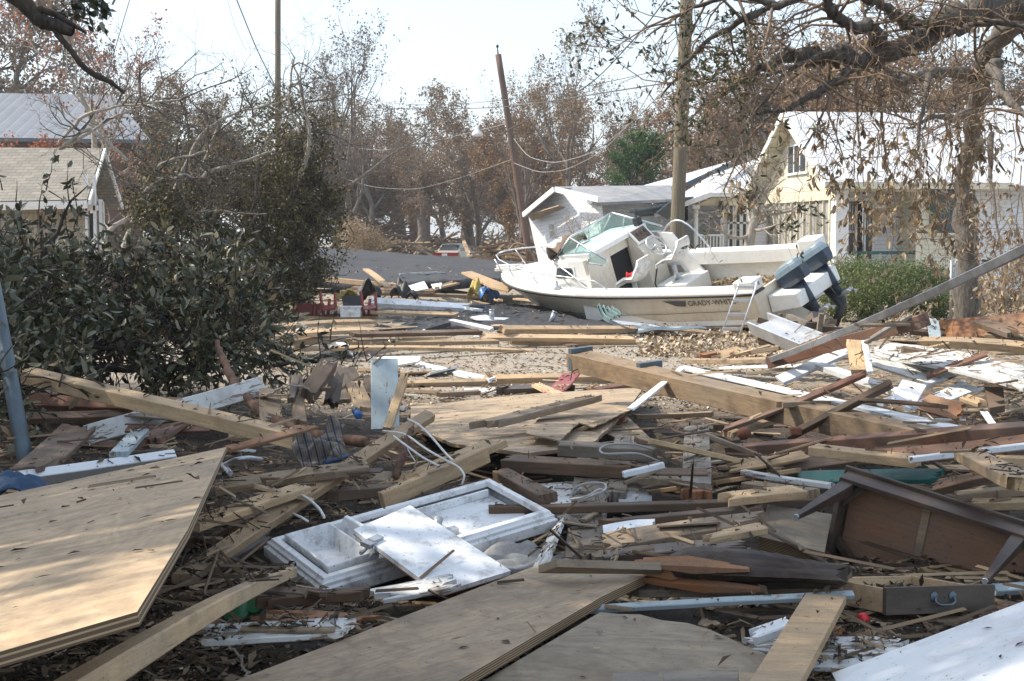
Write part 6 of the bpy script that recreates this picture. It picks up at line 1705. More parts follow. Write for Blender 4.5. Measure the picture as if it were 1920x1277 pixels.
 (820, 540, .30, 905, 520, .55, .14, .05, 0, 'pine', .05, .05, "pale plank sloping up to the big pale plywood sheet", "plank"),
 (912, 545, .25, 938, 566, .22, .12, .05, 0, 'fresh', .05, .05, "short pale stick right of the blue cap", "stick"),
 (965, 560, .22, 1020, 567, .2, .14, .05, 0, 'fresh', .05, .05, "short pale board below the boat's bow", "board"),
 (1000, 572, .16, 1060, 578, .1, .22, .04, 0, 'tan', .05, .05, "tan board sliding under the boat's forefoot", "board"),
 (1052, 575, .16, 1100, 595, .12, .25, .04, 8, 'orange', .1, .1, "orange splintered board against the boat's hull", "board"),
 (1082, 582, .10, 1150, 600, .10, .22, .04, 8, 'orange', .1, .1, "second orange splintered board against the boat's hull, nearer the tin sheet", "board"),
 (500, 630, .35, 700, 618, .3, .20, .06, 12, 'fresh', .03, .05, "pale board left of the grounded roof piece's plywood edge", "board"),
 (520, 612, .3, 700, 602, .3, .18, .06, 12, 'pine', .05, .05, "yellow board below the red table frame", "board"),
 (500, 642, .22, 740, 636, .2, .16, .08, 15, 'tan', .03, .05, "tan timber beyond the white pillow", "timber"),
 (555, 652, .1, 1000, 657, .06, .14, .05, 10, 'fresh', .03, .05, "very long pale batten lying on the far edge of the road", "batten"),
 (640, 642, .16, 930, 640, .16, .2, .06, 10, 'pine', .03, .05, "long yellow board under the bent roof flashing", "board"),
 (940, 618, .34, 1345, 616, .05, .16, .08, 18, 'fresh', .02, .03, "long pale rafter along the front edge of the grounded roof piece", "rafter"),
 (900, 632, .22, 1190, 636, .16, .20, .06, 14, 'fresh', .02, .03, "pale plank lying below the long pale rafter", "plank"),
 (955, 640, .12, 1205, 644, .06, .14, .08, 15, 'pine', .02, .06, "orange pine plank lowest of the row right of centre", "plank"),
 (660, 628, .3, 900, 622, .3, .16, .06, 12, 'brown', .02, .05, "brown rafter in the shade under the grounded roof piece", "rafter"),
 (1050, 645, .06, 1130, 655, .04, .14, .04, 5, 'brown', .05, .05, "brown board in front of the grey sheet metal", "board"),
]
for row in TBL:
    ax, ay, al, bx, by, bl, w, t, roll, mat, b0, b1, lab, cat = row
    A, B = pt(ax, ay, al), pt(bx, by, bl)
    plank(A, B, w, t, roll, mat, lab, cat, cat.replace(' ', '_'), (b0 * min(2.6, w * 15), b1 * min(2.6, w * 15)), bow=(.02 if 'curl' in lab or 'curved' in lab else float(PR.normal()) * .005) * (B - A).length, twist=float(PR.normal()) * .07)
# ---- panels: polygons lying in one plane through three control corners
def panel(pix, ctrl, t, mat, label, cat="sheet", name=None, torn=None, seed=0, sub=3):
    """pix: outline pixels; ctrl: three (index, lift or distance) pairs that fix the plane"""
    cp = [pt(*pix[i], l) for i, l in ctrl]
    nrm = (cp[1] - cp[0]).cross(cp[2] - cp[0]).normalized()
    if nrm.z < 0: nrm = -nrm
    E = Vector((0, 0, EYE)); P = []
    for px, py in pix:
        d = ray(px, py); P.append(E + d * ((cp[0] - E).dot(nrm) / d.dot(nrm)))
    r = np.random.default_rng(seed); Q = []
    n = len(P)
    for i in range(n):
        a, b = P[i], P[(i + 1) % n]
        k = max(1, int((b - a).length / .06)) if (torn is None or i in torn) else 1
        for j in range(k):
            q = a.lerp(b, j / k)
            if j and torn is not None: q += (b - a).normalized().cross(nrm) * float(r.normal()) * .005
            Q.append(q)
    e1 = (P[1] - P[0]).normalized(); e2 = nrm.cross(e1); F_ = frame(P[0], e1, e2, nrm); iv = F_.inverted()
    m = MB(); m.slab([iv @ q for q in Q], t)
    o = m.build(name or cat.replace(' ', '_'), M[mat], None, F_); tag(o, label, cat)
    if mat in ('ply', 'cleanwhite', 'oldply', 'greyply', 'fresh'): CLEAN.append(len(SOLID))
    SOLID.append(([F_ @ Vector(v) for v in m.v], m.f))
    return o
panel([(425, 838), (352, 993), (257, 1147), (-330, 1318), (-330, 1000)], [(0, 6.8), (2, 4.75), (4, 5.55)], .016, 'ply', "big clean plywood sheet lying at the lower left with dappled light", "plywood sheet", seed=4)
panel([(1000, 1062), (1060, 1047), (1245, 1064), (1130, 1118), (820, 1300), (380, 1300)], [(1, .18), (2, .16), (4, .12)], .032, 'oldply', "long wide scarred board crossing the bottom centre toward the camera", "board", seed=5)
panel([(1125, 1148), (1200, 1152), (1330, 1180), (1440, 1228), (1405, 1310), (850, 1310)], [(0, .14), (3, .08), (5, .05)], .012, 'greyply', "mouldy grey plywood corner at the bottom, right of the scarred board", "plywood sheet", torn=[0, 1, 2, 3], seed=6)
panel([(1510, 1114), (1587, 1116), (1484, 1310), (1385, 1310)], [(0, .15), (1, .15), (3, .18)], .028, 'fresh', "knotty pale board leaning from the bottom edge to the open drawer", "board", seed=7)
panel([(1560, 1262), (1960, 1112), (1960, 1320), (1590, 1320)], [(0, .10), (1, .32), (3, .12)], .02, 'cleanwhite', "large clean white panel in the bottom right corner", "panel", seed=8)
panel([(770, 762), (1000, 738), (1207, 726), (1178, 766), (1108, 834), (990, 850), (850, 832), (770, 800)], [(0, .10), (2, .20), (4, .26)], .02, 'oldply', "large delaminating plywood sheet in the middle of the heap", "plywood sheet", torn=[3, 4, 5, 6], seed=9)
panel([(1078, 750), (1182, 768), (1112, 800), (1085, 792), (1050, 826), (985, 812), (1010, 785)], [(0, .27), (1, .27), (5, .30)], .008, 'oldply', "peeled upper layer of plywood lying on the delaminating sheet", "plywood sheet", torn=[1, 2, 3, 4, 5, 6], seed=10)
panel([(1130, 770), (1160, 765), (1220, 822), (1190, 832), (1140, 815)], [(0, .16), (2, .2), (3, .2)], .02, 'tan', "short wide board under the peeled plywood's right corner", "board", seed=31)
panel([(1439, 946), (1560, 964), (1546, 1036), (1424, 1006)], [(0, 6.3), (1, 6.25), (3, 5.95)], .07, 'greyply', "thick square greenish grey board with nails, left of the overturned table", "board", seed=11)
panel([(1692, 711), (1737, 722), (1714, 762), (1671, 748)], [(0, 10.1), (1, 10.0), (3, 9.6)], .02, 'cleanwhite', "small square white panel lying on the fallen window frame", "panel", seed=12)
panel([(1000, 908), (1082, 902), (1066, 962), (1020, 960)], [(0, .14), (1, .14), (3, .14)], .03, 'oldwhite', "white board fragment left of the wide grey board", "board", torn=[3], seed=13)
panel([(1160, 895), (1190, 900), (1222, 930), (1160, 938)], [(0, .12), (2, .12), (3, .12)], .03, 'cleanwhite', "white board corner between the narrow grey post and the thick grey plank", "board", seed=14)
panel([(1130, 985), (1230, 968), (1215, 1000), (1132, 1005)], [(0, .14), (1, .16), (3, .12)], .02, 'cleanwhite', "white shredded panel right of the wide grey board below the thin dark stick", "panel", torn=[0, 1, 2], seed=15)
panel([(1030, 1000), (1060, 960), (1020, 1062), (1000, 1062)], [(0, .14), (1, .16), (3, .12)], .02, 'oldwhite', "white sliver panel right of the vanity top's front corner", "panel", torn=[0], seed=16)
panel([(1045, 1048), (1240, 1054), (1240, 1062), (1010, 1060)], [(0, .24), (1, .22), (3, .21)], .03, 'tan', "tan batten stack across the far end of the scarred board", "batten", seed=17)
panel([(700, 672), (722, 668), (788, 668), (785, 677), (740, 685), (700, 684)], [(0, .1), (2, .2), (4, .06)], .03, 'cleanwhite', "white sheet lying at the near left of the road", "sheet", seed=18)
panel([(865, 510), (884, 508), (962, 538), (952, 546), (925, 540)], [(0, 33.5), (2, 31.5), (4, 31.0)], .04, 'fresh', "big pale plywood sheet tilted beside the boat's bow", "plywood sheet", seed=19)
panel([(762, 537), (795, 527), (803, 541), (775, 546)], [(0, .3), (1, .5), (3, .25)], .03, 'cleanwhite', "white perforated panel in the heap before the black roof", "panel", seed=20)
panel([(808, 533), (828, 530), (826, 540), (812, 541)], [(0, .3), (1, .4), (3, .25)], .03, 'white', "smaller white panel right of the perforated one", "panel", seed=21)
panel([(838, 600), (845, 604), (735, 634), (718, 632)], [(0, 27.0), (1, 26.8), (3, 26.0)], .08, 'asphalt', "dark strip of bent roof flashing, left arm of the peaked pair", "flashing", seed=22)
panel([(778, 616), (788, 614), (860, 647), (845, 648)], [(0, 26.6), (1, 26.6), (3, 24.6)], .06, 'white', "white flashing leg sloping down to the right of the peaked pair", "flashing", seed=23)
panel([(840, 600), (850, 598), (925, 613), (918, 618)], [(0, 27.2), (1, 27.2), (3, 26.6)], .08, 'white', "white flashing right arm of the peaked pair", "flashing", seed=24)
panel([(1845, 720), (1880, 715), (1884, 760), (1855, 765)], [(0, 9.9), (1, 9.9), (3, 9.5)], .05, 'brown', "brown block at the right edge of the broken window frame", "block", seed=25)
panel([(1175, 765), (1276, 687), (1283, 690), (1188, 767)], [(0, 10.3), (1, 11.3), (3, 10.2)], .012, 'white', "bent white metal strip dropping left off the laminated beam", "strip", seed=27)
panel([(1272, 688), (1285, 685), (1810, 800), (1800, 808)], [(0, 11.35), (2, 8.75), (3, 8.6)], .02, 'white', "long white aluminium trim lying along the laminated beam", "trim", seed=28)
panel([(1300, 705), (1330, 697), (1780, 792), (1740, 792)], [(0, 11.3), (1, 11.5), (3, 8.9)], .03, 'grey', "grey splintered plank lying along the laminated beam behind the white trim", "plank", seed=29)
panel([(1150, 1262), (1235, 1258), (1240, 1320), (1140, 1320)], [(0, .16), (1, .16), (3, .16)], .02, 'grey', "grey fence slat at the bottom edge, left one of the pair", "slat", torn=[0], seed=32)
panel([(1243, 1258), (1385, 1256), (1380, 1320), (1245, 1320)], [(0, .16), (1, .16), (3, .16)], .02, 'grey', "grey fence slat at the bottom edge, right one of the pair", "slat", torn=[0], seed=33)
panel([(485, 960), (560, 905), (605, 920), (520, 985)], [(0, .05), (1, .08), (3, .05)], .02, 'brown', "dark sheet of wood behind the vanity top's left corner", "board", torn=[0, 2], seed=34)
# ---- gutter channel
def channel(A, B, w, h, label, roll):
    x, y, z = axes(A, B, roll); L = (B - A).length; mw = frame((A + B) / 2, x, y, z)
    m = MB(); pr = [(-w / 2, h / 2), (-w / 2 + .02, h / 2), (-w / 2 + .03, 0), (w / 2 - .03, -.02), (w / 2 - .02, h / 2), (w / 2, h / 2), (w / 2, -h / 2), (w * .1, -h / 2 - .01), (-w / 2, -h / 2)]
    n = len(pr); vs = [((t - .5) * L, a, b) for t in (0, .3, .6, 1) for a, b in pr]
    m.add(vs, [(i * n + k, i * n + (k + 1) % n, (i + 1) * n + (k + 1) % n, (i + 1) * n + k) for i in range(3) for k in range(n)] + [tuple(range(n))[::-1], tuple(3 * n + k for k in range(n))])
    o = m.build("gutter", M['alu'], None, mw); tag(o, label, "gutter"); SOLID.append(([mw @ Vector(v) for v in vs], m.f))
channel(at(1424, 606, 13.6), at(1562, 662, 11.9), .24, .13, "weathered metal gutter with splintered end right of the boat's ladder", 24)
# ---- roofs on the ground
def roof_patch(name, rows, thick, label, cat, mat='asphalt', seed=0):
    """rows: list of rows of (px,py,dist); bilinear sheet"""
    r = np.random.default_rng(seed); R_ = []
    G_ = [[at(*q) for q in row] for row in rows]
    nu, nv = 26, 14; vs = []
    A = np.array(G_)
    for j in range(nv + 1):
        fj = j / nv * (len(rows) - 1); j0 = min(int(fj), len(rows) - 2)
        rowp = A[j0] * (1 - (fj - j0)) + A[j0 + 1] * (fj - j0)
        for i in range(nu + 1):
            fi = i / nu * (rowp.shape[0] - 1)
            p = [np.interp(fi, range(rowp.shape[0]), rowp[:, k]) for k in range(3)]
            vs.append(Vector((p[0], p[1], p[2] + .03 * float(r.normal()) * (.5 if j in (0, nv) else 1))))
    n = nu + 1; o = vs[0].copy()
    m = MB(); m.add([v - o for v in vs], [(j * n + i, (j + 1) * n + i, (j + 1) * n + i + 1, j * n + i + 1) for j in range(nv) for i in range(nu)], True)
    ob = m.build(name, M[mat], None, Matrix.Translation(o)); s = ob.modifiers.new("thick", 'SOLIDIFY'); s.thickness = thick; s.offset = -1
    s = 0; tag(ob, label, cat); SOLID.append((vs, m.f)); return ob
roof_patch("collapsed_roof", [[(560, 460, 50), (650, 467, 47), (800, 478, 45), (900, 486, 44), (1010, 492, 44)], [(540, 490, 44), (650, 495, 42), (800, 500, 41), (900, 502, 40.5), (1010, 505, 40)], [(560, 520, 39), (660, 528, 37.5), (780, 532, 37), (880, 522, 37.5), (1010, 520, 38)]], .25, "collapsed black shingled roof lying across the street before the sedan", "roof", seed=2)
tl = roof_patch("grounded_roof", [[(745, 590, 31), (860, 572, 31.5), (940, 568, 31.5), (1010, 574, 31.0), (1100, 592, 29.6)], [(660, 606, 28.5), (820, 592, 29), (940, 590, 29), (1040, 596, 28.5), (1160, 612, 27.6)], [(640, 620, 26.8), (800, 615, 27), (940, 614, 27), (1060, 618, 26.8), (1200, 622, 26)]], .10, "low sagging piece of dark shingled roof with two vent pipes beside the boat", "roof", seed=3)
panel([(560, 606), (700, 597), (900, 598), (1060, 604), (1040, 611), (800, 612), (700, 618), (590, 618)], [(0, 27.8), (3, 28.2), (6, 26.6)], .02, 'ply', "bare plywood decking showing where the grounded roof's shingles peeled off", "plywood sheet", torn=[0, 1, 2, 3, 4], seed=41)
for px, py, h, dx, lab in ((922, 598, 18, 0, "upright grey vent pipe on the grounded roof"), (1031, 606, 22, 10, "leaning grey vent pipe on the grounded roof, nearer the boat")):
    a, b = at(px, py + 2, 28), at(px + dx, py - h, 28); k = MB(); k.tube([(0, 0, 0), b - a], [.055, .05], 10); k.tube([(b - a) * .9, (b - a) * 1.0], .06, 10)
    tag(k.build("vent_pipe", M['steel'], None, Matrix.Translation(a)), lab, "vent pipe")
panel([(880, 594), (910, 590), (925, 595), (955, 596), (940, 601), (895, 600)], [(0, 28.2), (1, 28.5), (4, 27.9)], .02, 'cleanwhite', "white crumpled sheet around the upright vent pipe", "sheet", torn=[0, 1, 2, 3, 4, 5], seed=43)
# ---- tin and sheet metal by the hull
def corrugated(pts, label, mat, amp=.03, n=30, waves=6):
    P = [at(*q) for q in pts]; o = P[0]; nr = (P[1] - P[0]).cross(P[3] - P[0]).normalized(); vs = []
    for i in range(n + 1):
        u = i / n; a = P[0].lerp(P[1], u); b = P[3].lerp(P[2], u)
        for j in range(7):
            v = j / 6; q = a.lerp(b, v) + nr * (amp * sin(u * waves * 2 * pi) + .10 * sin(v * 3 + u * 2)); vs.append(q - o)
    m = MB(); m.add(vs, [(i * 7 + j, i * 7 + j + 1, (i + 1) * 7 + j + 1, (i + 1) * 7 + j) for i in range(n) for j in range(6)], False)
    ob = m.build("tin_sheet", M[mat], None, Matrix.Translation(o)); s = ob.modifiers.new("thick", 'SOLIDIFY'); s.thickness = .006; tag(ob, label, "tin sheet")
corrugated([(1118, 568, 26.6), (1150, 568, 26.6), (1166, 600, 26.0), (1140, 602, 26.0)], "teal corrugated tin sheet curled up against the boat's hull", 'tin', .04, waves=4)
corrugated([(1140, 600, 25.6), (1318, 606, 24.8), (1328, 624, 24.6), (1178, 624, 25.2)], "long grey flattened sheet of metal under the boat's near side", 'bluesteel', .02, waves=2)
panel([(1148, 600), (1222, 608), (1240, 613), (1165, 608)], [(0, 25.3), (1, 25.0), (3, 25.1)], .01, 'alu', "bright metal flap lying on the long grey sheet metal", "flap", seed=44)
# ---- metal post at left
A, B = at(58, 832, 7.6), at(-25, 470, 8.6); m = MB(); m.tube([(0, 0, -.3), B - A], .045, 12); tag(m.build("metal_post", M['bluesteel'], None, Matrix.Translation(A)), "blue grey metal post leaning at the left edge", "post")
# ---- curved limb
def limb(label, pts, mat='red', name="tree_limb", cat="limb", n=8, jit=.006):
    r = np.random.default_rng(int(pts[0][0])); P = np.array([np.array(at(a, b, c)) for a, b, c, q in pts]); o = P[0].copy(); k = len(pts) * 6
    t = np.linspace(0, len(pts) - 1, k); c = np.stack([np.interp(t, range(len(pts)), P[:, i]) for i in range(3)], 1) - o
    for _ in range(5): c[1:-1] = (c[:-2] + 2 * c[1:-1] + c[2:]) / 4
    c[1:-1] += r.normal(size=(k - 2, 3)) * jit
    rr = np.interp(t, range(len(pts)), [q for *_, q in pts]) * (1 + .07 * r.normal(size=k))
    m = MB(); m.tube([Vector(v) for v in c], list(rr), n); ob = m.build(name, M[mat], None, Matrix.Translation(Vector(o))); tag(ob, label, cat); return ob
M['redbark'] = bark('red_brown_bark', (.20, .115, .075), (.09, .05, .035))
limb("curved red brown tree limb rising behind the thick pale beam", [(408, 640, 10.3, .018), (422, 690, 9.8, .03), (450, 735, 9.3, .034), (500, 785, 8.8, .036), (570, 812, 8.5, .036), (690, 830, 8.3, .034)], 'redbark')
limb("short broken branch under the white wires", [(740, 898, 7.2, .02), (752, 862, 7.3, .022), (760, 825, 7.5, .02), (775, 800, 7.6, .01)], 'redbark')
limb("brown dead branch lying in the leaves at the lower left", [(250, 1260, 4.3, .016), (300, 1240, 4.4, .02), (345, 1225, 4.5, .016)], 'redbark')
limb("long thin twig arching over the white painted board at lower left", [(470, 1290, 3.9, .003), (455, 1240, 4.1, .004), (430, 1205, 4.3, .004), (395, 1215, 4.4, .003)], 'barkpale', "twig", "twig")
limb("bent grey twig among the upright boards", [(500, 740, 9.0, .008), (540, 722, 9.0, .007), (585, 730, 9.0, .006), (600, 765, 9.0, .004)], 'barkpale', "twig", "twig")
# charred log
def charred():
    A, B = W(1243, 1062, .19), W(1570, 1078, .20); r = np.random.default_rng(5); ax, ay, az = axes(A, B, 0); L = (B - A).length
    mw = frame(A, ax, ay, az); vs = []; n = 18; K = 26
    gk = r.normal(size=n) * .13; gl = np.cumsum(r.normal(size=(K + 1, n)) * .03, 0)
    for i in range(K + 1):
        t = i / K; rad = .078 * (1 + .15 * sin(t * 5) - .45 * max(0, t - .6)) * (min(1, .45 + t * 4))
        for k in range(n): a = 2 * pi * k / n; q = rad * (1 + gk[k] + gl[i, k] * .5 + .03 * r.normal()); vs.append((t * L + .05 * r.random() * (i in (0, K)), q * cos(a) + .02 * sin(t * 4), q * sin(a) * .7))
    m = MB(); m.add(vs, [(i * n + k, i * n + (k + 1) % n, (i + 1) * n + (k + 1) % n, (i + 1) * n + k) for i in range(K) for k in range(n)] + [tuple(range(n))[::-1], tuple(K * n + k for k in range(n))])
    R = empty("charred_log", label="blackened splintered log with a torn orange end, left of the overturned table", cat="log", mat=mw)
    m.build("log", M['char'], R); CLEAN.append(len(SOLID)); SOLID.append(([mw @ Vector(v) for v in vs], m.f))
    for k in range(14):
        a = r.random() * 2 * pi; q = r.random() * .07; y, z = q * cos(a), q * sin(a) * .8; m = MB(); l = .08 + .22 * r.random()
        m.tube([(-.07 - .06 * r.random(), y, z), (l * .6, y * 1.2, z * 1.2), (l * 1.4, y * 1.25, z * 1.2)], [.006, .030, .010], 6, False); m.build("torn_end", M['orange'], R)
charred()
# ---- vanity top
def vanity():
    Rm = euler_m((.16431398, -.13001544, .60252655)); mw = Matrix.Translation((-.79775, 5.70485, .43872)) @ Rm.to_4x4()
    a, b = 1.241, .5575
    R = empty("vanity_top", label="white moulded vanity top lying upside down, speckled with mud", cat="vanity top", mat=mw)
    # stepped outline frames
    def ringed(levels):
        m = MB(); vs = []
        for ins, z in levels: vs += [(ins, ins, z), (a - ins, ins, z), (a - ins, b - ins, z), (ins, b - ins, z)]
        m.add(vs, [(4 * i + k, 4 * i + (k + 1) % 4, 4 * i + 4 + (k + 1) % 4, 4 * i + 4 + k) for i in range(len(levels) - 1) for k in range(4)]); return m
    levels = [(.01, -.085), (0, -.075), (0, -.03), (.012, -.022), (.012, -.008), (.022, 0), (.028, .012), (.045, .016), (.058, .012), (.062, -.012)]
    m = ringed(levels); m.build("moulded_rim", M['plastic'], R)
    m = MB(); m.bx(.06, a - .06, .06, b - .06, -.07, -.05); m.build("underside", M['plastic'], R)
    # basin side: a trough at the left end
    def trough(x0, x1, y0, y1, zt, zb, nm):
        m = MB(); i = .035
        q = [(x0, y0), (x1, y0), (x1, y1), (x0, y1)]; q2 = [(x0 + i, y0 + i), (x1 - i, y0 + i), (x1 - i, y1 - i), (x0 + i, y1 - i)]; q3 = [(x0 + .012, y0 + .012), (x1 - .012, y0 + .012), (x1 - .012, y1 - .012), (x0 + .012, y1 - .012)]
        vs = [(x, y, zt - .03) for x, y in q] + [(x, y, zt) for x, y in q] + [(x, y, zt + .004) for x, y in q3] + [(x, y, zb) for x, y in q2]
        m.add(vs, [(4 * k_ + k, 4 * k_ + (k + 1) % 4, 4 * k_ + 4 + (k + 1) % 4, 4 * k_ + 4 + k) for k_ in range(3) for k in range(4)] + [(12, 13, 14, 15)]); return m.build(nm, M['plastic'], R, bevel=.006)
    trough(.07, .30, .07, b - .07, .035, -.045, "basin")
    m = MB(); m.add([(.30, .10, -.05), (.30, b - .10, -.05), (.36, b - .10, .06), (.33, .10, .10), (.33, .10, -.05), (.345, b - .1, -.05), (.38, b - .1, .06), (.355, .1, .10)], [(0, 3, 2, 1), (4, 5, 6, 7), (2, 3, 7, 6), (0, 4, 7, 3), (1, 2, 6, 5)]); m.build("divider", M['plastic'], R, bevel=.006)
    m = MB(); m.bx(.78, .80, .09, b - .09, -.05, -.032); m.bx(.4, a - .08, b - .10, b - .085, -.05, -.01); m.bx(.4, a - .08, .085, .10, -.05, -.02); m.bx(.4, .6, b * .5, b * .5 + .015, -.05, -.02); m.build("rib", M['plastic'], R, bevel=.004)
    m = MB(); m.tube([(.70, .20, -.05), (.70, .20, .02), (.72, .22, .035)], .022, 8); m.box((.76, .17, -.02), (.05, .04, .03)); m.build("drain_fitting", M['steel'], R)
    CLEAN.append(len(SOLID))
    for vs, fs in ([([(0, 0, -.02), (a, 0, -.02), (a, b, -.02), (0, b, -.02)], [(0, 1, 2, 3)])]): SOLID.append(([mw @ Vector(v) for v in vs], fs))
    return mw
VM = vanity()
# cabinet door lying on it
def cab_door():
    pix = [(663, 996), (769, 950), (958, 1073), (824, 1114)]
    P = [VM @ Vector(v) for v in ((.30, .30, .12), (.62, .44, .09))]
    cp = [at(663, 990, 5.95), at(769, 948, 6.3), at(824, 1108, 5.45)]
    nrm = (cp[1] - cp[0]).cross(cp[2] - cp[0]).normalized(); nrm = nrm if nrm.z > 0 else -nrm
    E = Vector((0, 0, EYE)); Q = []
    for px, py in pix: d = ray(px, py - 3); Q.append(E + d * ((cp[0] - E).dot(nrm) / d.dot(nrm)))
    e1 = (Q[1] - Q[0]).normalized(); F_ = frame(Q[0], e1, nrm.cross(e1), nrm); iv = F_.inverted(); q = [iv @ v for v in Q]
    R = empty("cabinet_door", label="plain white cabinet door with one hinge lying across the vanity top", cat="cabinet door", mat=F_)
    m = MB(); m.slab(q, .019); o = m.build("panel", M['plastic'], R); 
    m = MB(); m.slab([v + Vector((0, 0, -.0192)) for v in q], .004); m.build("chipboard_back", M['orange'], R)
    c = q[0].lerp(q[3], .22); m = MB(); m.box(c + Vector((.03, 0, .008)), (.07, .035, .014)); m.box(c + Vector((-.02, .0, .0)), (.05, .05, .02)); m.tube([c, c + Vector((-.07, 0, -.03))], .010, 6); m.tube([c + Vector((-.02, -.03, 0)), c + Vector((-.06, -.04, -.05))], .006, 6); m.build("hinge", M['steel'], R)
    m = MB(); m.tube([q[1] + Vector((.0, .10, -.002)) + (q[0] - q[1]) * .25 + (q[2] - q[1]) * .06, q[1] + Vector((.0, .10, .0015)) + (q[0] - q[1]) * .25 + (q[2] - q[1]) * .06], .006, 8); m.build("screw_hole", M['black'], R)
    CLEAN.append(len(SOLID)); SOLID.append(([F_ @ v for v in q], [(0, 1, 2, 3)]))
cab_door()
# ---- overturned table
def table():
    p = [1.69189813, -3.35255371, 2.56485005, 1.45740781, 6.03868099, .82801926, .76617607, .38673038, .5349288]
    mw = Matrix.Translation(p[3:6]) @ euler_m(p[:3]).to_4x4(); w, d, l = p[6:]
    R = empty("overturned_table", label="dark wooden table tipped on its side with its underside and legs toward the camera", cat="table", mat=mw)
    # local: x along, y across, -z towards the feet
    e = .03
    m = MB(); m.bx(-e, w + e + .25, -e, d + .10, .09, .108); m.build("tabletop", M['dark'], R, bevel=.004)
    m = MB(); m.bx(.02, w + .2, .02, d + .05, .084, .089); m.build("underside", M['tableunder_'], R)
    def bxb(nm, mat, *q, bev=.002): m = MB(); m.bx(*q); return m.build(nm, M[mat], R, bevel=bev)
    bxb("apron", 'dark', -.01, w + .22, -.012, .008, -.02, .088)
    bxb("apron", 'dark', -.012, .008, -.01, d + .08, -.02, .088)
    bxb("apron", 'dark', -.01, w + .22, d + .05, d + .07, -.02, .088)
    bxb("apron", 'dark', w + .2, w + .22, .0, d + .06, -.02, .088)
    bxb("drawer_opening", 'orange', .15, .62, -.006, .012, -.001, .05)
    bxb("cleat", 'tan', .04, w - .05, .012, .03, .055, .083); bxb("cleat", 'tan', w * .45, w * .45 + .035, .03, d + .05, .076, .0835)
    m = MB(); m.slab([(.012, .10, .07), (.012, .14, .07), (.10, .03, .07), (.07, .012, .07)], .05); m.build("corner_brace", M['dark'], R); m = MB(); m.slab([(.012, d - .10, .07), (.012, d - .06, .07), (.12, d + .04, .07), (.16, d + .04, .07)], .04); m.build("corner_brace", M['dark'], R)
    for x, y, sx, sy in ((0, 0, 1, 1), (0, d + .05, 1, -1), (w + .03, 0, -1, 1), (w + .2, d + .05, -1, -1)):
        m = MB(); vs = []
        for z, s in ((.085, .055), (-.06, .055), (-l, .022)):
            # the outer two faces stay straight, the inner two taper
            vs += [(x, y, z), (x + sx * s, y, z), (x + sx * s, y + sy * s, z), (x, y + sy * s, z)]
        fl = sx * sy < 0
        fs = [(4 * i + k, 4 * i + 4 + k, 4 * i + 4 + (k + 1) % 4, 4 * i + (k + 1) % 4) for i in range(2) for k in range(4)] + [(0, 1, 2, 3), (11, 10, 9, 8)]
        m.add(vs, [f[::-1] if fl else f for f in fs]); lg = m.build("leg", M['dark'], R, bevel=.003)
        k = MB(); k.tube([(x + sx * .011, y + sy * .011, -l), (x + sx * .011, y + sy * .011, -l - .014)], .012, 8); k.build("foot_glide", M['steel'], lg)
    CLEAN.append(len(SOLID)); m = MB(); f = [(-e, -e, .09), (w + .28, -e, .09), (w + .28, d + .1, .09), (-e, d + .1, .09)]; SOLID.append(([mw @ Vector(v) for v in f], [(0, 1, 2, 3)]))
table()
# ---- drawer
def drawer():
    # corners of the top rim: left-back, front-left, front-right, right-back
    FL, FR, BL, BR = at(1660, 1104, 4.75), at(1858, 1098, 4.95), at(1588, 1082, 5.1), at(1758, 1070, 5.35)
    o = FL; ex = (FR - FL); L = ex.length; ex.normalize(); ey = (BL - FL); ey -= ex * ey.dot(ex); Wd = max(ey.length, .24); ey.normalize(); ez = ex.cross(ey)
    if ez.z < 0: ez = -ez
    h = .085
    mw = frame(o, ex, ey, ez)
    # skew so that the left side follows the photograph
    sh = (BL - FL).dot(ex)
    R = empty("open_drawer", label="loose open drawer with dark front and brass handle, filled with mulch", cat="drawer", mat=mw)
    L2 = L * .86
    def bxb(nm, mat, *q): m = MB(); m.bx(*q); return m.build(nm, M[mat], R, bevel=.0015)
    bxb("drawer_front", 'dark', -.012, L * 1.0, -.02, 0, -h - .004, .006)
    bxb("side", 'fresh', 0, .012, 0, Wd, -h, 0); bxb("side", 'fresh', L2 - .012, L2, 0, Wd, -h, 0); bxb("back", 'fresh', .012, L2 - .012, Wd - .012, Wd, -h, 0)
    bxb("bottom", 'tan', .012, L2 - .012, 0, Wd - .012, -h, -h + .006)
    m = MB(); c = L * .5; m.lathe([(.001, .006), (.016, .004), (.018, 0)], (c - .042, -.021, -.030), 12, Matrix.Rotation(pi / 2, 3, 'X')); m.lathe([(.001, .006), (.016, .004), (.018, 0)], (c + .042, -.021, -.030), 12, Matrix.Rotation(pi / 2, 3, 'X'))
    m.tube([(c - .042, -.028, -.030), (c - .045, -.034, -.048), (c - .025, -.038, -.058), (c + .025, -.038, -.058), (c + .045, -.034, -.048), (c + .042, -.028, -.030)], .0045, 6); m.build("handle", M['bluesteel'], R)
    r = np.random.default_rng(3); n = 700; P = np.stack([.02 + (L2 - .04) * r.random(n), .01 + (Wd - .03) * r.random(n), -h + .01 + .045 * r.random(n) ** .7], 1); D_ = r.normal(size=(n, 3)) * [1, 1, .3]
    o2 = leaves_mesh("mulch", P, D_, .03 + .04 * r.random(n), .3, M['darklitter'], R, seed=4); o2["kind"] = "stuff"
    return mw
drawer()
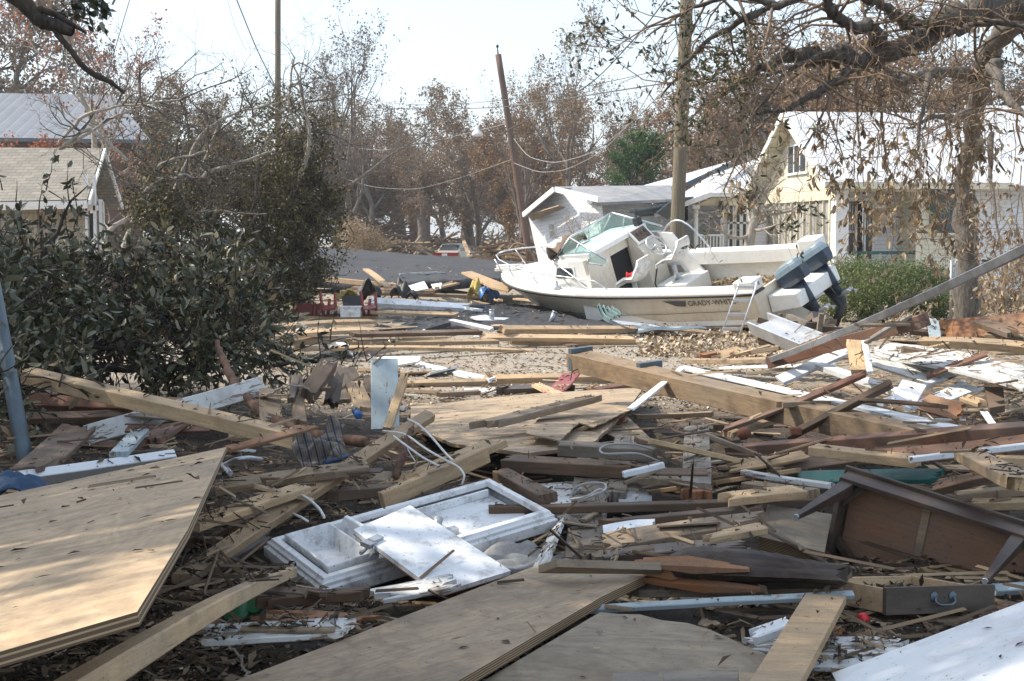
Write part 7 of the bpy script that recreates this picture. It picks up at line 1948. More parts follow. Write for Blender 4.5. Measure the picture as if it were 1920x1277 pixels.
# ---- small things
def small(name, mb, mat, c, label, cat, rot=None):
    mw = Matrix.Translation(c) @ (rot.to_4x4() if rot is not None else Matrix())
    return tag(mb.build(name, M[mat] if isinstance(mat, str) else mat, None, mw), label, cat)
def ball():
    R = empty("red_ball", at(1618, 1160, 4.75), "small ribbed bright red plastic ball in the litter below the drawer", "ball"); m = MB(); vs = []; n = 32; k = 12
    pr = []
    for i in range(k + 1):
        a = pi * i / k
        for j in range(n): b = 2 * pi * j / n; r_ = .021 * (1 + .07 * abs(sin(8 * b)) * sin(a)); vs.append((r_ * sin(a) * cos(b), -r_ * cos(a), r_ * sin(a) * sin(b)))
    m.add(vs, [(i * n + j, i * n + (j + 1) % n, (i + 1) * n + (j + 1) % n, (i + 1) * n + j) for i in range(k) for j in range(n)], True); m.build("shell", M['redplastic'], R)
    m = MB(); m.tube([(0, -.020, 0), (0, -.024, 0)], .004, 8); m.build("plug", M['orange'], R)
ball()
def cone():
    c = at(690, 1142, 5.25); R = empty("pine_cone", c, "dark open pine cone beside the scarred board's upper edge", "pine cone"); r = np.random.default_rng(1)
    m = MB(); m.tube([(-.06, 0, 0), (.05, 0, 0)], [.012, .008], 6); m.build("core", M['barkdark'], R)
    m = MB()
    for i in range(110):
        t = i / 110; a = i * 2.4; rad = .036 * math.sqrt(sin(pi * (.12 + .83 * t))) ; p = Vector((-.055 + .11 * t, 0, 0)); d = Vector((.35, cos(a), sin(a))).normalized(); s = Vector((0, -sin(a), cos(a))); u = d.cross(s)
        q = p + d * rad; m.add([p - s * .003, p + s * .003, q + s * .008, q - s * .008, q + u * .004 + d * .003], [(0, 1, 2, 3), (3, 2, 4)])
    m.build("scales", M['barkdark'], R)
cone()
m = MB(); m.box((0, 0, 0), (.07, .06, .05)); small("brick_piece", m, 'rust', at(1492, 808, 9.0), "small orange red brick piece left of the cut pale block", "brick").modifiers.new("b", 'BEVEL').width = .006
def bottle():
    A, B = at(664, 765, 9.0), at(682, 795, 8.75); d = (B - A); L = d.length; R = empty("plastic_bottle", label="crushed clear water bottle with a blue base near the upright boards", cat="bottle", mat=Matrix.Translation(A) @ d.to_track_quat('Z', 'Y').to_matrix().to_4x4() @ Matrix.Scale(.75, 4))
    m = MB(); m.lathe([(.012, -.03), (.014, 0), (.03, .03), (.036, .05), (.033, .07), (.036, .10)], n=14); m.build("body", M['bottle'], R)
    m = MB(); m.lathe([(.036, .10), (.034, .12), (.037, .14), (.036, .17), (.02, .18)], n=14); m.build("label_band", M['blueplastic'], R); m = MB(); m.lathe([(.015, -.045), (.015, -.03)], n=10); m.build("cap", M['plastic'], R)
bottle()
def plaid():
    m = N('plaid_flannel'); co = m.coords(obj_offset=False); s = m.n("SeparateXYZ"); m.l(co, s.inputs[0])
    f = lambda o, k: m.ramp(m.math('SINE', m.math('MULTIPLY', o, k)), [(.62, (0, 0, 0)), (.7, (1, 1, 1))])
    c = m.mix(f(s.outputs[0], 150.), (.19, .165, .14), (.06, .065, .085)); c = m.mix(m.math('MULTIPLY', f(s.outputs[1], 150.), .55), c, (.05, .055, .08)); c = m.mix(m.math('MULTIPLY', f(s.outputs[0], 450.), .25), c, (.4, .38, .34)); m.base(c); m.rough(.95); return m.m
M['plaid'] = plaid()
crumple("plaid_shirt", M['plaid'], None, (.28, .34), "brown and navy plaid shirt hanging off the end of the thick pale beam", "shirt", 3, 30, .2, mw=Matrix.Translation(at(603, 842, 7.55)) @ Matrix.Rotation(.9, 4, 'X') @ Matrix.Rotation(.3, 4, 'Z'))
m = MB(); a, b = at(608, 868, 7.2), at(675, 850, 7.4); m.tube([(0, 0, 0), b - a], .014, 8); small("tool_shaft", m, 'tarp', a, "dark blue plastic rod below the plaid shirt", "rod")
crumple("blue_cloth", M['tarp'], None, (.34, .2), "dark blue knotted cloth on the white board at the left edge", "cloth", 8, 16, .10, mw=Matrix.Translation(at(35, 905, 6.55)) @ Matrix.Rotation(.3, 4, 'Z'))
crumple("white_pillow", M['plastic'], None, (1.3, .5), "dirty white pillow like bundle at the far left of the road", "bundle", 9, 16, .3, mw=Matrix.Translation(at(580, 657, 20.5) + Vector((0, 0, .12))))
crumple("magenta_cloth", M['pink'], None, (.5, .25), "magenta cloth in the pale litter in front of the ladder", "cloth", 10, 12, .05, mw=Matrix.Translation(W(1392, 643, .05)))
crumple("baseball_hat", M['blueplastic'], None, (.34, .34), "bright blue cap on the heap left of the boat's bow", "hat", 11, 12, .25, mw=Matrix.Translation(at(917, 542, 31.6)) @ Matrix.Scale(1.3, 4))
crumple("yellow_cloth", M['yellow'], None, (.35, .35), "yellow rag beside the bright blue cap", "rag", 12, 12, .3, mw=Matrix.Translation(at(894, 542, 31.8)) @ Matrix.Scale(1.2, 4))
crumple("black_plastic", M['black'], None, (.6, .5), "black plastic lump behind the left end of the notched white beam", "plastic", 13, 12, .4, mw=Matrix.Translation(at(690, 540, 33)))
crumple("black_plastic", M['black'], None, (.6, .5), "second black plastic lump before the white perforated panel", "plastic", 14, 12, .35, mw=Matrix.Translation(at(758, 541, 32.5)))
crumple("black_plastic", M['black'], None, (.9, .4), "flat black plastic under the orange pine plank lowest of the row", "plastic", 24, 12, .2, mw=Matrix.Translation(at(995, 640, 25) + Vector((0, 0, .05))))
crumple("yellow_ribbon", M['yellow'], None, (.5, .2), "yellow crumpled ribbon on top of the red frames", "ribbon", 15, 12, .2, mw=Matrix.Translation(at(650, 548, 29.5)))
crumple("blue_bag", M['blueplastic'], None, (.10, .22), "small blue bag caught in the magnolia leaves", "bag", 16, 10, .08, mw=Matrix.Translation(at(443, 548, 12)) @ Matrix.Rotation(1.4, 4, 'X'))
crumple("foam_mat", M['cloth'], None, (.42, .26), "grey crumpled rug end below the vanity top's right corner", "rug", 17, 14, .10, mw=Matrix.Translation(W(985, 1040, .10)), solid=.02)
m = MB(); m.lathe([(.0, 0), (.05, .0), (.06, .03), (.0, .035)]); small("dark_boot", MB().tube([(0, 0, 0), (.3, 0, .04), (.55, .05, 0)], [.13, .10, .06], 10), 'black', at(878, 582, 30.6), "black rubber boot on the grounded roof's far edge", "boot")
crumple("sweater", M['tarp'], None, (.35, .2), "dark blue rag at the toe of the black boot", "rag", 18, 10, .1, mw=Matrix.Translation(at(902, 574, 30.6)))
m = MB(); m.lathe([(.05, -.01), (.055, .0), (.05, .012), (.02, .014)], n=14); m.lathe([(.03, -.01), (.035, .0), (.03, .012)], (.07, .02, 0), 12); small("green_plastic", m, 'green', at(442, 1146, 5.1), "glossy green plastic lid pair left of the orange brown splintered board", "lid", Matrix.Rotation(.9, 3, 'X'))
m = MB(); m.lathe([(.0, -.05), (.035, -.03), (.045, .0), (.03, .04), (0, .05)], n=12); small("brown_gourd", m, 'rust', at(1395, 813, 9.2), "rounded brown finial at the foot of the sloping tan board", "finial", Matrix.Rotation(1.2, 3, 'Y'))
for px, py, lab in ((733, 645, "left white jar lying on the far edge of the road"), (893, 645, "right white jar with a wire loop lying on the far edge of the road")):
    m = MB(); m.lathe([(.10, 0), (.12, .02), (.12, .16), (.10, .19)], n=14); small("jar", m, 'plastic', at(px, py, 24.2), lab, "jar", Matrix.Rotation(1.3, 3, 'X'))
def cable(label, pts, r=.006, mat='whitecable', cat="cable"):
    P = np.array([np.array(pt(*q)) for q in pts]); o = P[0].copy(); k = (len(P) - 1) * 8 + 1; t = np.linspace(0, len(P) - 1, k)
    c = np.stack([np.interp(t, range(len(P)), P[:, i]) for i in range(3)], 1) - o
    for _ in range(10): c[1:-1] = (c[:-2] + 2 * c[1:-1] + c[2:]) / 4
    m = MB(); m.tube([Vector(v) for v in c], r, 6); tag(m.build("cable", M[mat], None, Matrix.Translation(Vector(o))), label, cat)
cable("white electric cable draped highest over the long two by four", [(765, 786, 7.9), (785, 795, 7.8), (812, 822, 7.4), (835, 850, 7.2), (852, 866, 7.1)])
cable("white electric cable looping down to the square pale timber, middle one", [(718, 808, 7.7), (760, 812, 7.6), (792, 838, 7.2), (830, 860, 7.0), (862, 876, 6.95), (872, 892, 6.9), (866, 908, 6.9)])
cable("lower white electric cable over the long two by four", [(738, 818, 7.5), (765, 838, 7.3), (795, 860, 7.1), (828, 876, 6.95)])
cable("thin white cable drooping behind the two by fours", [(755, 818, 7.7), (765, 845, 7.6), (782, 870, 7.4)], .004)
cable("white cable entering the vanity top's left corner", [(557, 924, 6.6), (580, 936, 6.4), (600, 955, 6.3), (608, 970, 6.2)], .007)
cable("short white cable end left of the vanity top", [(550, 963, .2), (565, 970, .22), (578, 978, .2)], .006)
cable("grey cable looped around the wide grey board", [(1070, 935, .30), (1075, 915, .34), (1100, 905, .36), (1135, 905, .34), (1138, 918, .34), (1110, 930, .34), (1085, 938, .30), (1072, 930, .3), (1090, 915, .36)], .006, 'wire')
cable("second pale cable twisted round the wide grey board", [(1070, 936, .32), (1100, 932, .36), (1125, 915, .36), (1142, 925, .3), (1135, 938, .2)], .005, 'wire')
cable("grey cable looped over the narrow grey post", [(1225, 843, .30), (1190, 832, .36), (1140, 832, .36), (1122, 842, .34), (1130, 852, .34), (1170, 850, .36), (1200, 850, .34), (1235, 865, .25)], .006, 'wire')
cable("grey conduit curving in the gap right of the plywood's top corner", [(420, 872, .3), (440, 862, .4), (465, 858, .4), (490, 862, .35)], .012, 'steel')
cable("short grey pipe stub touching the plywood's top corner", [(418, 872, .3), (432, 888, .3)], .014, 'steel')
cable("thin rope lying on the road", [(930, 650, .03), (932, 662, .03), (970, 667, .03), (1010, 664, .03), (1050, 668, .03)], .012, 'whitecable', "rope")
cable("pale cord on the near part of the road", [(960, 688, .03), (990, 680, .03), (1020, 682, .03), (1015, 688, .03)], .010, 'whitecable', "cord")
cable("black cord hanging from the laminated beam's left end", [(1087, 660, 12.1), (1095, 690, 12), (1072, 695, 12), (1070, 712, 11.9)], .006, 'black', "cord")
cable("beige garden hose coiled by the boat's bow rail", [(955, 470, 34), (965, 455, 34), (985, 460, 34), (1000, 480, 34), (1010, 500, 34), (990, 490, 34), (960, 500, 33.5)], .03, 'tan', "hose")
for px, py, D_, lab in ((1089, 672, 12.15, "blue grey strap around the laminated beam's left end"), (1218, 700, 11.35, "blue grey strap around the laminated beam under the white trim"), (1657, 808, 9.15, "blue grey strap near the laminated beam's right end")):
    m = MB(); m.box((0, 0, 0), (.05, .225, .195)); small("strap", m, 'bluesteel', at(px, py, D_), lab, "strap", axes(at(1080, 676, 12.2), at(1775, 838, 8.5), 0) and Matrix([list(v) for v in axes(at(1080, 676, 12.2), at(1775, 838, 8.5), 4)]).transposed())
# red table frame, red chairs and the white crate by them
def red_frames():
    D_ = 29.5; o = at(580, 605, D_); R = empty("red_table", o, "upturned dull red table lying at the left of the far heap", "table"); A = lambda px, py, d=D_: at(px, py, d) - o
    m = MB(); m.slab([A(556, 568), A(606, 570), A(604, 600), A(556, 598)], .05); m.build("tabletop", M['redpaint'], R)
    for q in ((552, 570, 552, 598), (606, 570, 590, 602), (590, 570, 588, 602)): m = MB(); m.tube([A(q[0], q[1]), A(q[2], q[3], 29.1)], .035, 6); m.build("leg", M['redpaint'], R)
    for k, (x0, lab) in enumerate(((600, "dull red chair frame tipped over next to the upturned red table"), (676, "dull red chair frame lying right of the white crate"))):
        o2 = at(x0 + 10, 602, 29); R2 = empty("red_chair", o2, lab, "chair"); B_ = lambda px, py, d=29: at(px, py, d) - o2
        for q in ((0, 546, 8, 600), (18, 560, 14, 600), (28, 548, 30, 596)): m = MB(); m.tube([B_(x0 + q[0], q[1]), B_(x0 + q[2], q[3])], .035, 6); m.build("leg", M['redpaint'], R2)
        m = MB(); m.tube([B_(x0 + 2, 580), B_(x0 + 30, 578)], .03, 6); m.tube([B_(x0 + 4, 592), B_(x0 + 30, 590)], .03, 6); m.build("stretcher", M['redpaint'], R2)
        m = MB(); m.slab([B_(x0 + 4, 573), B_(x0 + 28, 570), B_(x0 + 29, 577, 28.6), B_(x0 + 5, 580, 28.6)], .03); m.build("seat", M['redpaint'], R2)
    o3 = at(658, 594, 28.6); R3 = empty("white_crate", o3, "white plastic crate between the two red chair frames", "crate")
    m = MB(); m.bx(-.20, .20, -.14, .14, 0, .02); m.bx(-.20, -.185, -.14, .14, .02, .2); m.bx(.185, .20, -.14, .14, .02, .2); m.bx(-.185, .185, -.14, -.125, .02, .2); m.bx(-.185, .185, .125, .14, .02, .2); m.build("box", M['plastic'], R3)
    m = MB(); m.bx(-.22, .22, -.16, .16, .2, .22); m.bx(-.08, .08, -.17, -.14, .1, .15); m.build("rim", M['plastic'], R3)
    m = MB(); m.slab([at(640, 556, 29.3), at(680, 554, 29.3), at(684, 580, 29), at(644, 580, 29)], .05); tag(m.build("dark_suitcase", M['black']), "black case standing behind the white crate", "case")
red_frames()
# brush and rubble mounds far behind, right of the sedan
def far_heap(label, px0, px1, py0, py1, dist, n, seed, cat="debris heap", mats=('tan', 'brown', 'grey', 'fresh')):
    r = np.random.default_rng(seed); o = at((px0 + px1) / 2, py1, dist); m = MB(); cnt = []
    for mt in mats:
        for i in range(n):
            c = at(px0 + (px1 - px0) * r.random(), py0 + (py1 - py0) * r.random() ** .7, dist + r.normal() * .8) - o
            d = Vector((r.normal(), r.normal() * .5, r.normal() * .28)).normalized(); l = (.4 + 1.3 * r.random()) * dist / 60
            m.tube([c - d * l / 2, c + d * l / 2], .03 + .05 * r.random(), 4, False)
        cnt.append(len(m.f))
    ob = m.build("debris_heap", M[mats[0]], None, Matrix.Translation(o)); tag(ob, label, cat, kind="stuff")
    for mt in mats[1:]: ob.data.materials.append(M[mt])
    ob.data.polygons.foreach_set("material_index", [next(i for i, c in enumerate(cnt) if k < c) for k in range(len(m.f))])
far_heap("broken brush and boards between the sedan and the boat's bow", 905, 1000, 455, 495, 62, 55, 1)
far_heap("long low heap of splintered wood behind the sedan", 790, 1000, 440, 472, 100, 60, 2)
far_heap("dark ruined shed timbers left of the brick chimney", 690, 755, 415, 470, 84, 60, 3, mats=('dark', 'brown', 'grey'))
far_heap("pale rubble heap at the far end of the cleared lot", 640, 800, 455, 478, 76, 50, 4)
far_heap("tangle of brown timbers under the boat's engines", 1440, 1560, 590, 640, 22, 26, 5, mats=('brown', 'dark', 'grey'))
panel([(866, 452), (872, 450), (885, 480), (876, 482)], [(0, 70), (1, 70), (3, 69)], .05, 'fresh', "pale plank standing on end right of the sedan", "plank")

for k, (px, py, mt, sx, sy, lab, cat) in enumerate([
 (740, 762, 'cloth', .22, .12, "grey rag in front of the tall upright board", "rag"), (1290, 748, 'plastic', .16, .07, "twisted white plastic strip under the laminated beam", "plastic strip"),
 (1145, 990, 'plastic', .12, .06, "crumpled white plastic beside the wide grey board", "plastic"), (1205, 1000, 'cloth', .12, .05, "torn grey paper below the long thin dark stick", "paper"),
 (505, 765, 'cloth', .16, .12, "grey crumpled bag behind the curved tree limb", "bag"), (1015, 730, 'black', .3, .12, "torn black shingle piece near the long pale four by four", "shingle"),
 (860, 735, 'cloth', .3, .14, "grey torn felt on the road left of the blackened timber", "felt"), (1490, 915, 'plastic', .12, .05, "bit of white plastic left of the overturned table's top corner", "plastic"),
 (1215, 742, 'plastic', .2, .08, "white crumpled sheet scrap by the bent white metal strip", "plastic"), (600, 1218, 'black', .14, .08, "black torn felt scrap by the scarred board's upper edge", "felt"),
 (1330, 1165, 'tan', .07, .04, "curled piece of bark in the litter below the charred log", "bark"), (780, 690, 'cloth', .4, .2, "pale grey cloth on the road beside the white aluminium frame bar", "cloth"),
 (1862, 690, 'blueplastic', .14, .08, "blue plastic scrap in the right heap", "plastic"), (1570, 1180, 'orange', .07, .04, "small terracotta scrap left of the red ball", "scrap")]):
    crumple(cat.replace(' ', '_') + "_scrap" if cat not in ("scrap",) else "terracotta_scrap", M[mt], None, (sx, sy), lab, cat, 60 + k, 10, min(sx, sy) * .5, mw=Matrix.Translation(W(px, py, .05)) @ Matrix.Rotation(k * 1.3, 4, 'Z'), solid=.003)
# ---------------------------------------------------------------- loose lumber resting on the heap
def make_bvh(extra=()):
    V, Fc = [], []
    gm = ground.data
    n = len(gm.vertices); co = np.empty(n * 3, dtype=np.float32); gm.vertices.foreach_get("co", co); co = co.reshape(-1, 3)
    for p in gm.polygons:
        c = p.vertices
        a = co[c[0]]
        if abs(a[0]) < 14 and 1 < a[1] < 48: Fc.append(tuple(c))
    V = [tuple(v) for v in co.tolist()]
    global CLEANF
    CLEANF = [0] * len(Fc)
    for si, (vs, fs) in enumerate(SOLID):
        k = len(V); V += [tuple(v) for v in vs]; Fc += [tuple(i + k for i in f) for f in fs]; CLEANF += [2 if si in CLEAN else (1 if si else 0)] * len(fs)
    return BVHTree.FromPolygons(V, Fc)
def drop(bvh, x, y):
    h = bvh.ray_cast(Vector((x, y, 4)), Vector((0, 0, -1)))
    return h[0], h[1], (CLEANF[h[2]] if h[2] is not None else 0)
FR = np.random.default_rng(2024)
COLW = {'fresh': "pale", 'pine': "yellowish", 'tan': "tan", 'grey': "grey", 'brown': "brown", 'red': "red brown", 'dark': "blackish", 'oldwhite': "dirty white", 'white': "white painted", 'orange': "orange brown", 'blue': "pale blue"}
ZONES = [
 # px0 px1 py0 py1 count  len range  mats  place words
 (520, 960, 540, 600, 18, (.7, 2.4), ['fresh', 'pine', 'tan', 'brown', 'grey', 'oldwhite'], "in the far heap in front of the black roof"),
 (480, 930, 605, 650, 12, (.7, 2.6), ['fresh', 'pine', 'tan', 'fresh', 'oldwhite'], "in the sunny row left of the peaked flashing"),
 (930, 1330, 622, 650, 9, (.6, 1.8), ['fresh', 'pine', 'tan', 'brown'], "in the row between the grounded roof and the road"),
 (560, 930, 690, 745, 16, (.25, 1.1), ['fresh', 'tan', 'pine', 'brown', 'oldwhite', 'grey'], "on the near left part of the road"),
 (930, 1240, 700, 745, 9, (.15, .6), ['fresh', 'tan', 'brown', 'dark', 'red', 'grey'], "along the timbers at the road's near edge"),
 (440, 780, 740, 900, 24, (.08, .35), ['fresh', 'tan', 'pine', 'brown', 'grey', 'oldwhite'], "between the thick pale beam and the white cables"),
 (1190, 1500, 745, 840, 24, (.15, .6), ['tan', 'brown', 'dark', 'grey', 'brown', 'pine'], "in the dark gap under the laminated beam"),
 (1480, 1930, 680, 800, 20, (.2, .8), ['tan', 'brown', 'grey', 'red', 'oldwhite', 'dark', 'pine'], "around the fallen window frame at right"),
 (1580, 1930, 605, 680, 14, (.3, 1.1), ['tan', 'brown', 'orange', 'grey', 'red'], "in the heap at the foot of the wire fence"),
 (1320, 1930, 835, 935, 34, (.2, 1.0), ['fresh', 'tan', 'brown', 'red', 'grey', 'pine', 'oldwhite', 'tan'], "between the dark red beam and the overturned table"),
 (930, 1330, 830, 1040, 30, (.08, .35), ['fresh', 'tan', 'brown', 'grey', 'dark', 'oldwhite', 'tan'], "around the boards that point at the camera"),
 (1130, 1560, 990, 1130, 14, (.08, .4), ['tan', 'brown', 'dark', 'grey', 'fresh'], "around the charred log"),
 (1100, 1900, 1130, 1250, 26, (.04, .16), ['tan', 'brown', 'fresh', 'oldwhite', 'orange', 'grey'], "in the litter below the open drawer"),
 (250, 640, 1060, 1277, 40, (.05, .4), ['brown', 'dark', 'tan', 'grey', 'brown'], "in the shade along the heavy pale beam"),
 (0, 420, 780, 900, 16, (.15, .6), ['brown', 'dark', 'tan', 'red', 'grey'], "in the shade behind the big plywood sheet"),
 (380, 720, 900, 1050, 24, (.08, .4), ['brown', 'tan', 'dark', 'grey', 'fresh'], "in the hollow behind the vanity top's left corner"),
 (1330, 1480, 640, 690, 8, (.2, .8), ['tan', 'brown', 'fresh', 'orange'], "in the bright litter in front of the ladder"),
]
bvh = make_bvh()
total = 0; SCR = []
for zi, (x0, x1, y0, y1, cnt, lr, mats, place) in enumerate(ZONES):
    for k in range(cnt):
        px, py = x0 + (x1 - x0) * FR.random(), y0 + (y1 - y0) * FR.random()
        c = W(px, py, .02)
        L = lr[0] + (lr[1] - lr[0]) * FR.random() ** 1.8
        ang = FR.normal() * .35 if FR.random() < .72 else FR.random() * pi
        d = Vector((cos(ang), sin(ang), 0))
        w, t = [(.09, .04), (.14, .025), (.05, .025), (.035, .02), (.09, .02), (.06, .045), (.18, .02)][int(FR.integers(0, 7))]
        if L < .3: w *= .6; t *= .6
        if L < .15: w *= .6; t *= .5
        if c.y > 18: w *= 1.3; t *= 1.5
        A, B = c - d * L / 2, c + d * L / 2
        (ha, _, q1), (hb_, _, q2), (hc_, _, q3) = drop(bvh, A.x, A.y), drop(bvh, B.x, B.y), drop(bvh, c.x, c.y)
        if 2 in (q1, q2, q3): continue
        if ha is None or hb_ is None or hc_ is None: continue
        za, zb = ha.z, hb_.z
        if abs(za - zb) > L * .6: za = zb = min(za, zb) + L * .15
        mid = (za + zb) / 2
        if hc_.z > mid: za += (hc_.z - mid) * .9; zb += (hc_.z - mid) * .9
        A.z, B.z = za + t * .5, zb + t * .5
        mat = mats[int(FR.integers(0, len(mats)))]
        size = "long" if L > .7 else ("short" if L > .25 else "small")
        kind = "strip" if w < .045 else ("board" if w > .1 else "stud")
        lab = f"{size} {COLW[mat]} {kind} {place}".replace("red brown", "reddish").replace("dirty white", "whitish")
        if c.y < 9: w *= .7; t *= .7
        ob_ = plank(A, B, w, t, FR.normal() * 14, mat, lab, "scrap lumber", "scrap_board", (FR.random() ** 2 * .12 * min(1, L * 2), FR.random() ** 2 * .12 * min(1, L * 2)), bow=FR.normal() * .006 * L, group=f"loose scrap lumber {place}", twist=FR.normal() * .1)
        total += 1; SCR.append((960 + F_PX * c.x / c.y, ob_))
ORD = ["leftmost", "second from left", "third from left", "fourth from left", "fifth from left", "sixth from left", "seventh from left", "eighth from left"]
for lab in sorted({o["label"] for _, o in SCR}):
    q = sorted([(x, o) for x, o in SCR if o["label"] == lab], key=lambda p: p[0])
    if len(q) > 1:
        for i, (x, o) in enumerate(q): o["label"] = lab + ", " + ("rightmost" if i == len(q) - 1 else ORD[min(i, 7)])
bvh = make_bvh()
# ---------------------------------------------------------------- litter on everything
def scatter(name, n, xr, yr, mat, lr, wd, seed, rr=(0, 1), kinds='bits', dens=None, flat=.25, lift=.002, clump=0):
    r = np.random.default_rng(seed); P, D, L, U = [], [], [], []
    tries = 0
    cent = r.random((max(1, clump), 2))
    while len(P) < n and tries < n * 3:
        tries += 1
        if isinstance(xr[0], tuple):      # pixel box -> ground
            px = xr[0][0] + (xr[0][1] - xr[0][0]) * r.random(); py = xr[1][0] + (xr[1][1] - xr[1][0]) * r.random() ** yr
            q = W(px, py, .0); x, y = q.x, q.y
        else: x = xr[0] + (xr[1] - xr[0]) * r.random(); y = yr[0] + (yr[1] - yr[0]) * r.random()
        p, nr, cl = drop(bvh, x, y)
        if cl == 1 and r.random() < .68: continue
        if cl == 2 and r.random() > .004:      # let it lie beneath the sheet instead
            h = bvh.ray_cast(p - Vector((0, 0, .05)), Vector((0, 0, -1)))
            if h[0] is None or CLEANF[h[2]] == 2: continue
            p, nr = h[0], h[1]
        if p is None or abs(nr.z) < (.6 if lr[1] > .25 else .3): continue
        if nr.z < 0: nr = -nr
        if clump:
            s = sin(x * 2.3 + seed) * cos(y * 1.9) + .5 * sin(x * 5.1 + y * 3.3)
            if r.random() > .5 + .5 * s: continue
        d = r.normal(size=3); d = d - np.array(nr) * d.dot(np.array(nr)); d = d / (np.linalg.norm(d) + 1e-6) + np.array(nr) * abs(r.normal()) * flat
        P.append((p.x, p.y, p.z + lift + .004 * r.random())); D.append(d); L.append(lr[0] + (lr[1] - lr[0]) * r.random() ** 2); U.append(tuple(nr))
    P, D, L, U = map(np.array, (P, D, L, U)); D = unit(D)
    S = unit(np.cross(D, U)); w = (L * wd)[:, None]
    if kinds == 'sticks': w = np.full_like(w, wd)
    Lc = L[:, None]
    h = U * (.25 * w + .0015)
    rnd = rr[0] + (rr[1] - rr[0]) * r.random(len(P))
    if kinds == 'leaf':
        V = np.stack([P, P + D * Lc * .5 + S * w * .5 + h * 1.5, P + D * Lc, P + D * Lc * .5 - S * w * .5 + h], 1)
        o = np_mesh(name, V.reshape(-1, 3), 4, M[mat], np.repeat(rnd, 4))
    else:   # little tent prisms: two sloping faces
        V = np.stack([P + S * w * .5, P - S * w * .5, P + h * 2, P + D * Lc + S * w * .3, P + D * Lc - S * w * .35, P + D * Lc * .97 + h * 2], 1)
        b = np.arange(len(P))[:, None] * 6
        o = np_mesh(name, V.reshape(-1, 3), np.concatenate([b + [0, 3, 5, 2], b + [2, 5, 4, 1]]), M[mat], np.repeat(rnd, 6))
    return tag(o, kind="stuff", label=name.replace('_', ' ') + " strewn over the debris and the road", cat="litter")
LF = lambda **k: 0
scatter("broken_shards", 1750, ((-330, 2300), (745, 1200)), 1.0, 'litter', (.10, .5), .016, 21, (.12, .8), kinds='sticks', flat=.06)
scatter("dark_shards", 1200, ((-330, 2300), (760, 1290)), .9, 'darklitter', (.08, .38), .014, 22, (.3, 1), kinds='sticks', flat=.06)
scatter("hollow_litter", 3800, ((150, 700), (860, 1300)), 1.0, 'darklitter', (.015, .07), .4, 23, (.3, 1), 'leaf', flat=.4)
scatter("hollow_splinters", 1500, ((150, 700), (860, 1300)), 1.0, 'darklitter', (.03, .2), .005, 24, (.3, 1), kinds='sticks', flat=.1)
def on_panels():
    r = np.random.default_rng(77); P, D, U, L = [], [], [], []
    for si in CLEAN:
        vs, fs = SOLID[si]; f = fs[0]; a = Vector(vs[f[0]])
        for i in range(1, len(f) - 1):
            b, c = Vector(vs[f[i]]), Vector(vs[f[i + 1]]); cr = (b - a).cross(c - a); ar = cr.length / 2; nn = cr.normalized(); nn = nn if nn.z > 0 else -nn
            for _ in range(int(r.poisson(ar * 42))):
                u, v = r.random(2); u, v = (1 - u, 1 - v) if u + v > 1 else (u, v)
                p = a + (b - a) * u + (c - a) * v + nn * .003; h = bvh.ray_cast(p + nn * .02 + Vector((0, 0, .01)), Vector((0, 0, 1)))
                if h[0] is not None and h[3] < .06: continue
                d = r.normal(size=3); d -= np.array(nn) * d.dot(np.array(nn)); P.append(tuple(p)); D.append(d); U.append(tuple(nn)); L.append(.008 + .045 * r.random() ** 2.5)
    P, D, U, L = np.array(P), unit(np.array(D)), np.array(U), np.array(L)[:, None]; S = unit(np.cross(D, U)); w = L * (.12 + .35 * r.random(len(P))[:, None])
    V = np.stack([P, P + D * L * .5 + S * w * .5 + U * w * .3, P + D * L, P + D * L * .45 - S * w * .5 + U * w * .15], 1)
    tag(np_mesh("mud_flecks", V.reshape(-1, 3), 4, M['darklitter'], np.repeat(.1 + .6 * r.random(len(P)), 4)), kind="stuff", label="dark leaf flecks and twigs strewn over the plywood and white panels", cat="litter")
on_panels()
scatter("wood_splinters", 6500, ((-330, 2300), (760, 1300)), .8, 'darklitter', (.015, .12), .0035, 1, kinds='sticks', clump=1, flat=.1)
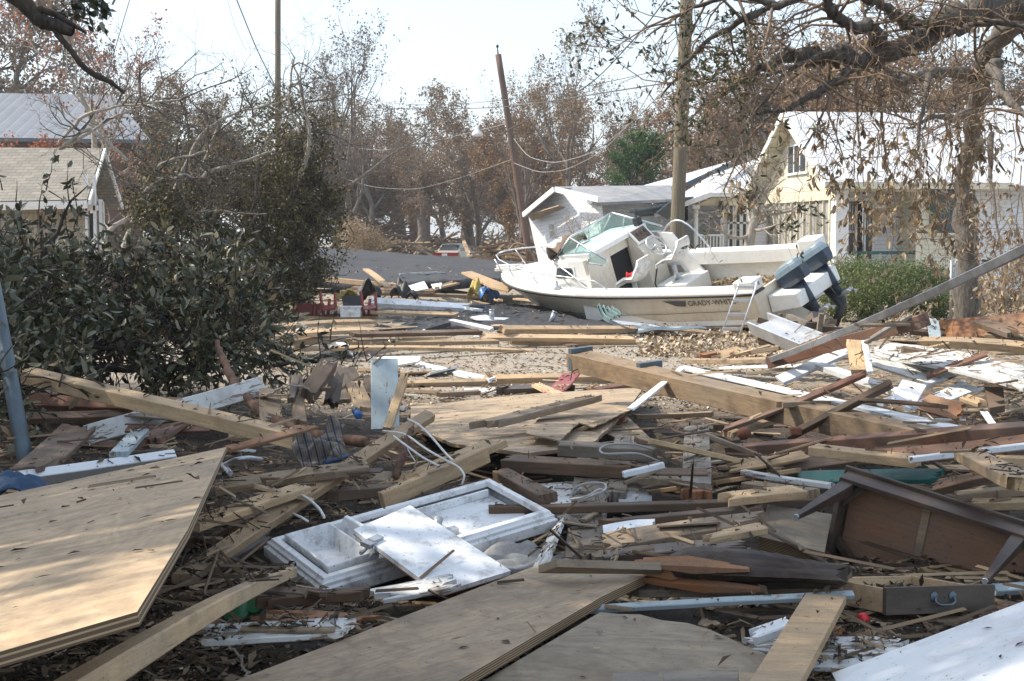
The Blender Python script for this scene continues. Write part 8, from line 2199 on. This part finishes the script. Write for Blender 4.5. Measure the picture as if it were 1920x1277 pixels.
scatter("leaf_litter", 13000, ((-330, 2300), (760, 1300)), .8, 'darklitter', (.015, .06), .42, 2, (.25, 1), 'leaf', flat=.4, clump=1)
scatter("fine_crumbs", 20000, ((-330, 2300), (760, 1300)), .8, 'darklitter', (.006, .02), .6, 12, (.1, .9), 'leaf', flat=.3)
scatter("pale_splinters", 1500, ((-330, 2300), (740, 1300)), .8, 'litter', (.015, .12), .004, 3, (.5, .95), kinds='sticks', clump=1, flat=.12)
scatter("road_chips", 11000, ((480, 1500), (620, 770)), 1.0, 'litter', (.02, .09), .5, 4, (.3, 1), 'leaf', flat=.3)
scatter("road_sticks", 1600, ((480, 1960), (540, 800)), 1.0, 'litter', (.05, .35), .012, 5, (.1, .95), kinds='sticks', clump=1, flat=.05)
scatter("roof_litter", 3500, ((520, 1100), (475, 620)), 1.0, 'litter', (.03, .2), .3, 6, (.2, .95), 'leaf', flat=.3, clump=1)
scatter("bright_litter_heap", 4200, ((1200, 1500), (622, 675)), 1.0, 'litter', (.04, .12), .7, 7, (.55, 1), 'leaf', flat=.8)
scatter("right_heap_litter", 3000, ((1480, 1960), (600, 860)), 1.0, 'litter', (.03, .2), .008, 8, (.05, .75), kinds='sticks', clump=1, flat=.15)
scatter("yard_litter", 4500, ((1180, 1960), (560, 640)), 1.0, 'litter', (.05, .14), .6, 9, (.3, .9), 'leaf', flat=.6)
# ---------------------------------------------------------------- haze
def haze():
    me = bpy.data.meshes.new("haze"); m = MB(); m.bx(-262, 262, -62, 332, -1.2, 30)
    mt = bpy.data.materials.new("pale_air"); mt.use_nodes = True; t = mt.node_tree; t.nodes.clear(); o = t.nodes.new("ShaderNodeOutputMaterial"); v = t.nodes.new("ShaderNodeVolumePrincipled")
    v.inputs["Color"].default_value = (.86, .92, 1, 1); v.inputs["Density"].default_value = HAZE; v.inputs["Anisotropy"].default_value = .3
    t.links.new(v.outputs[0], o.inputs["Volume"]); ob = m.build("haze", mt); tag(ob, kind="stuff")
    mt.cycles.homogeneous_volume = True
HAZE = .0007
haze()
print("planks", NP[0], "scraps", total)
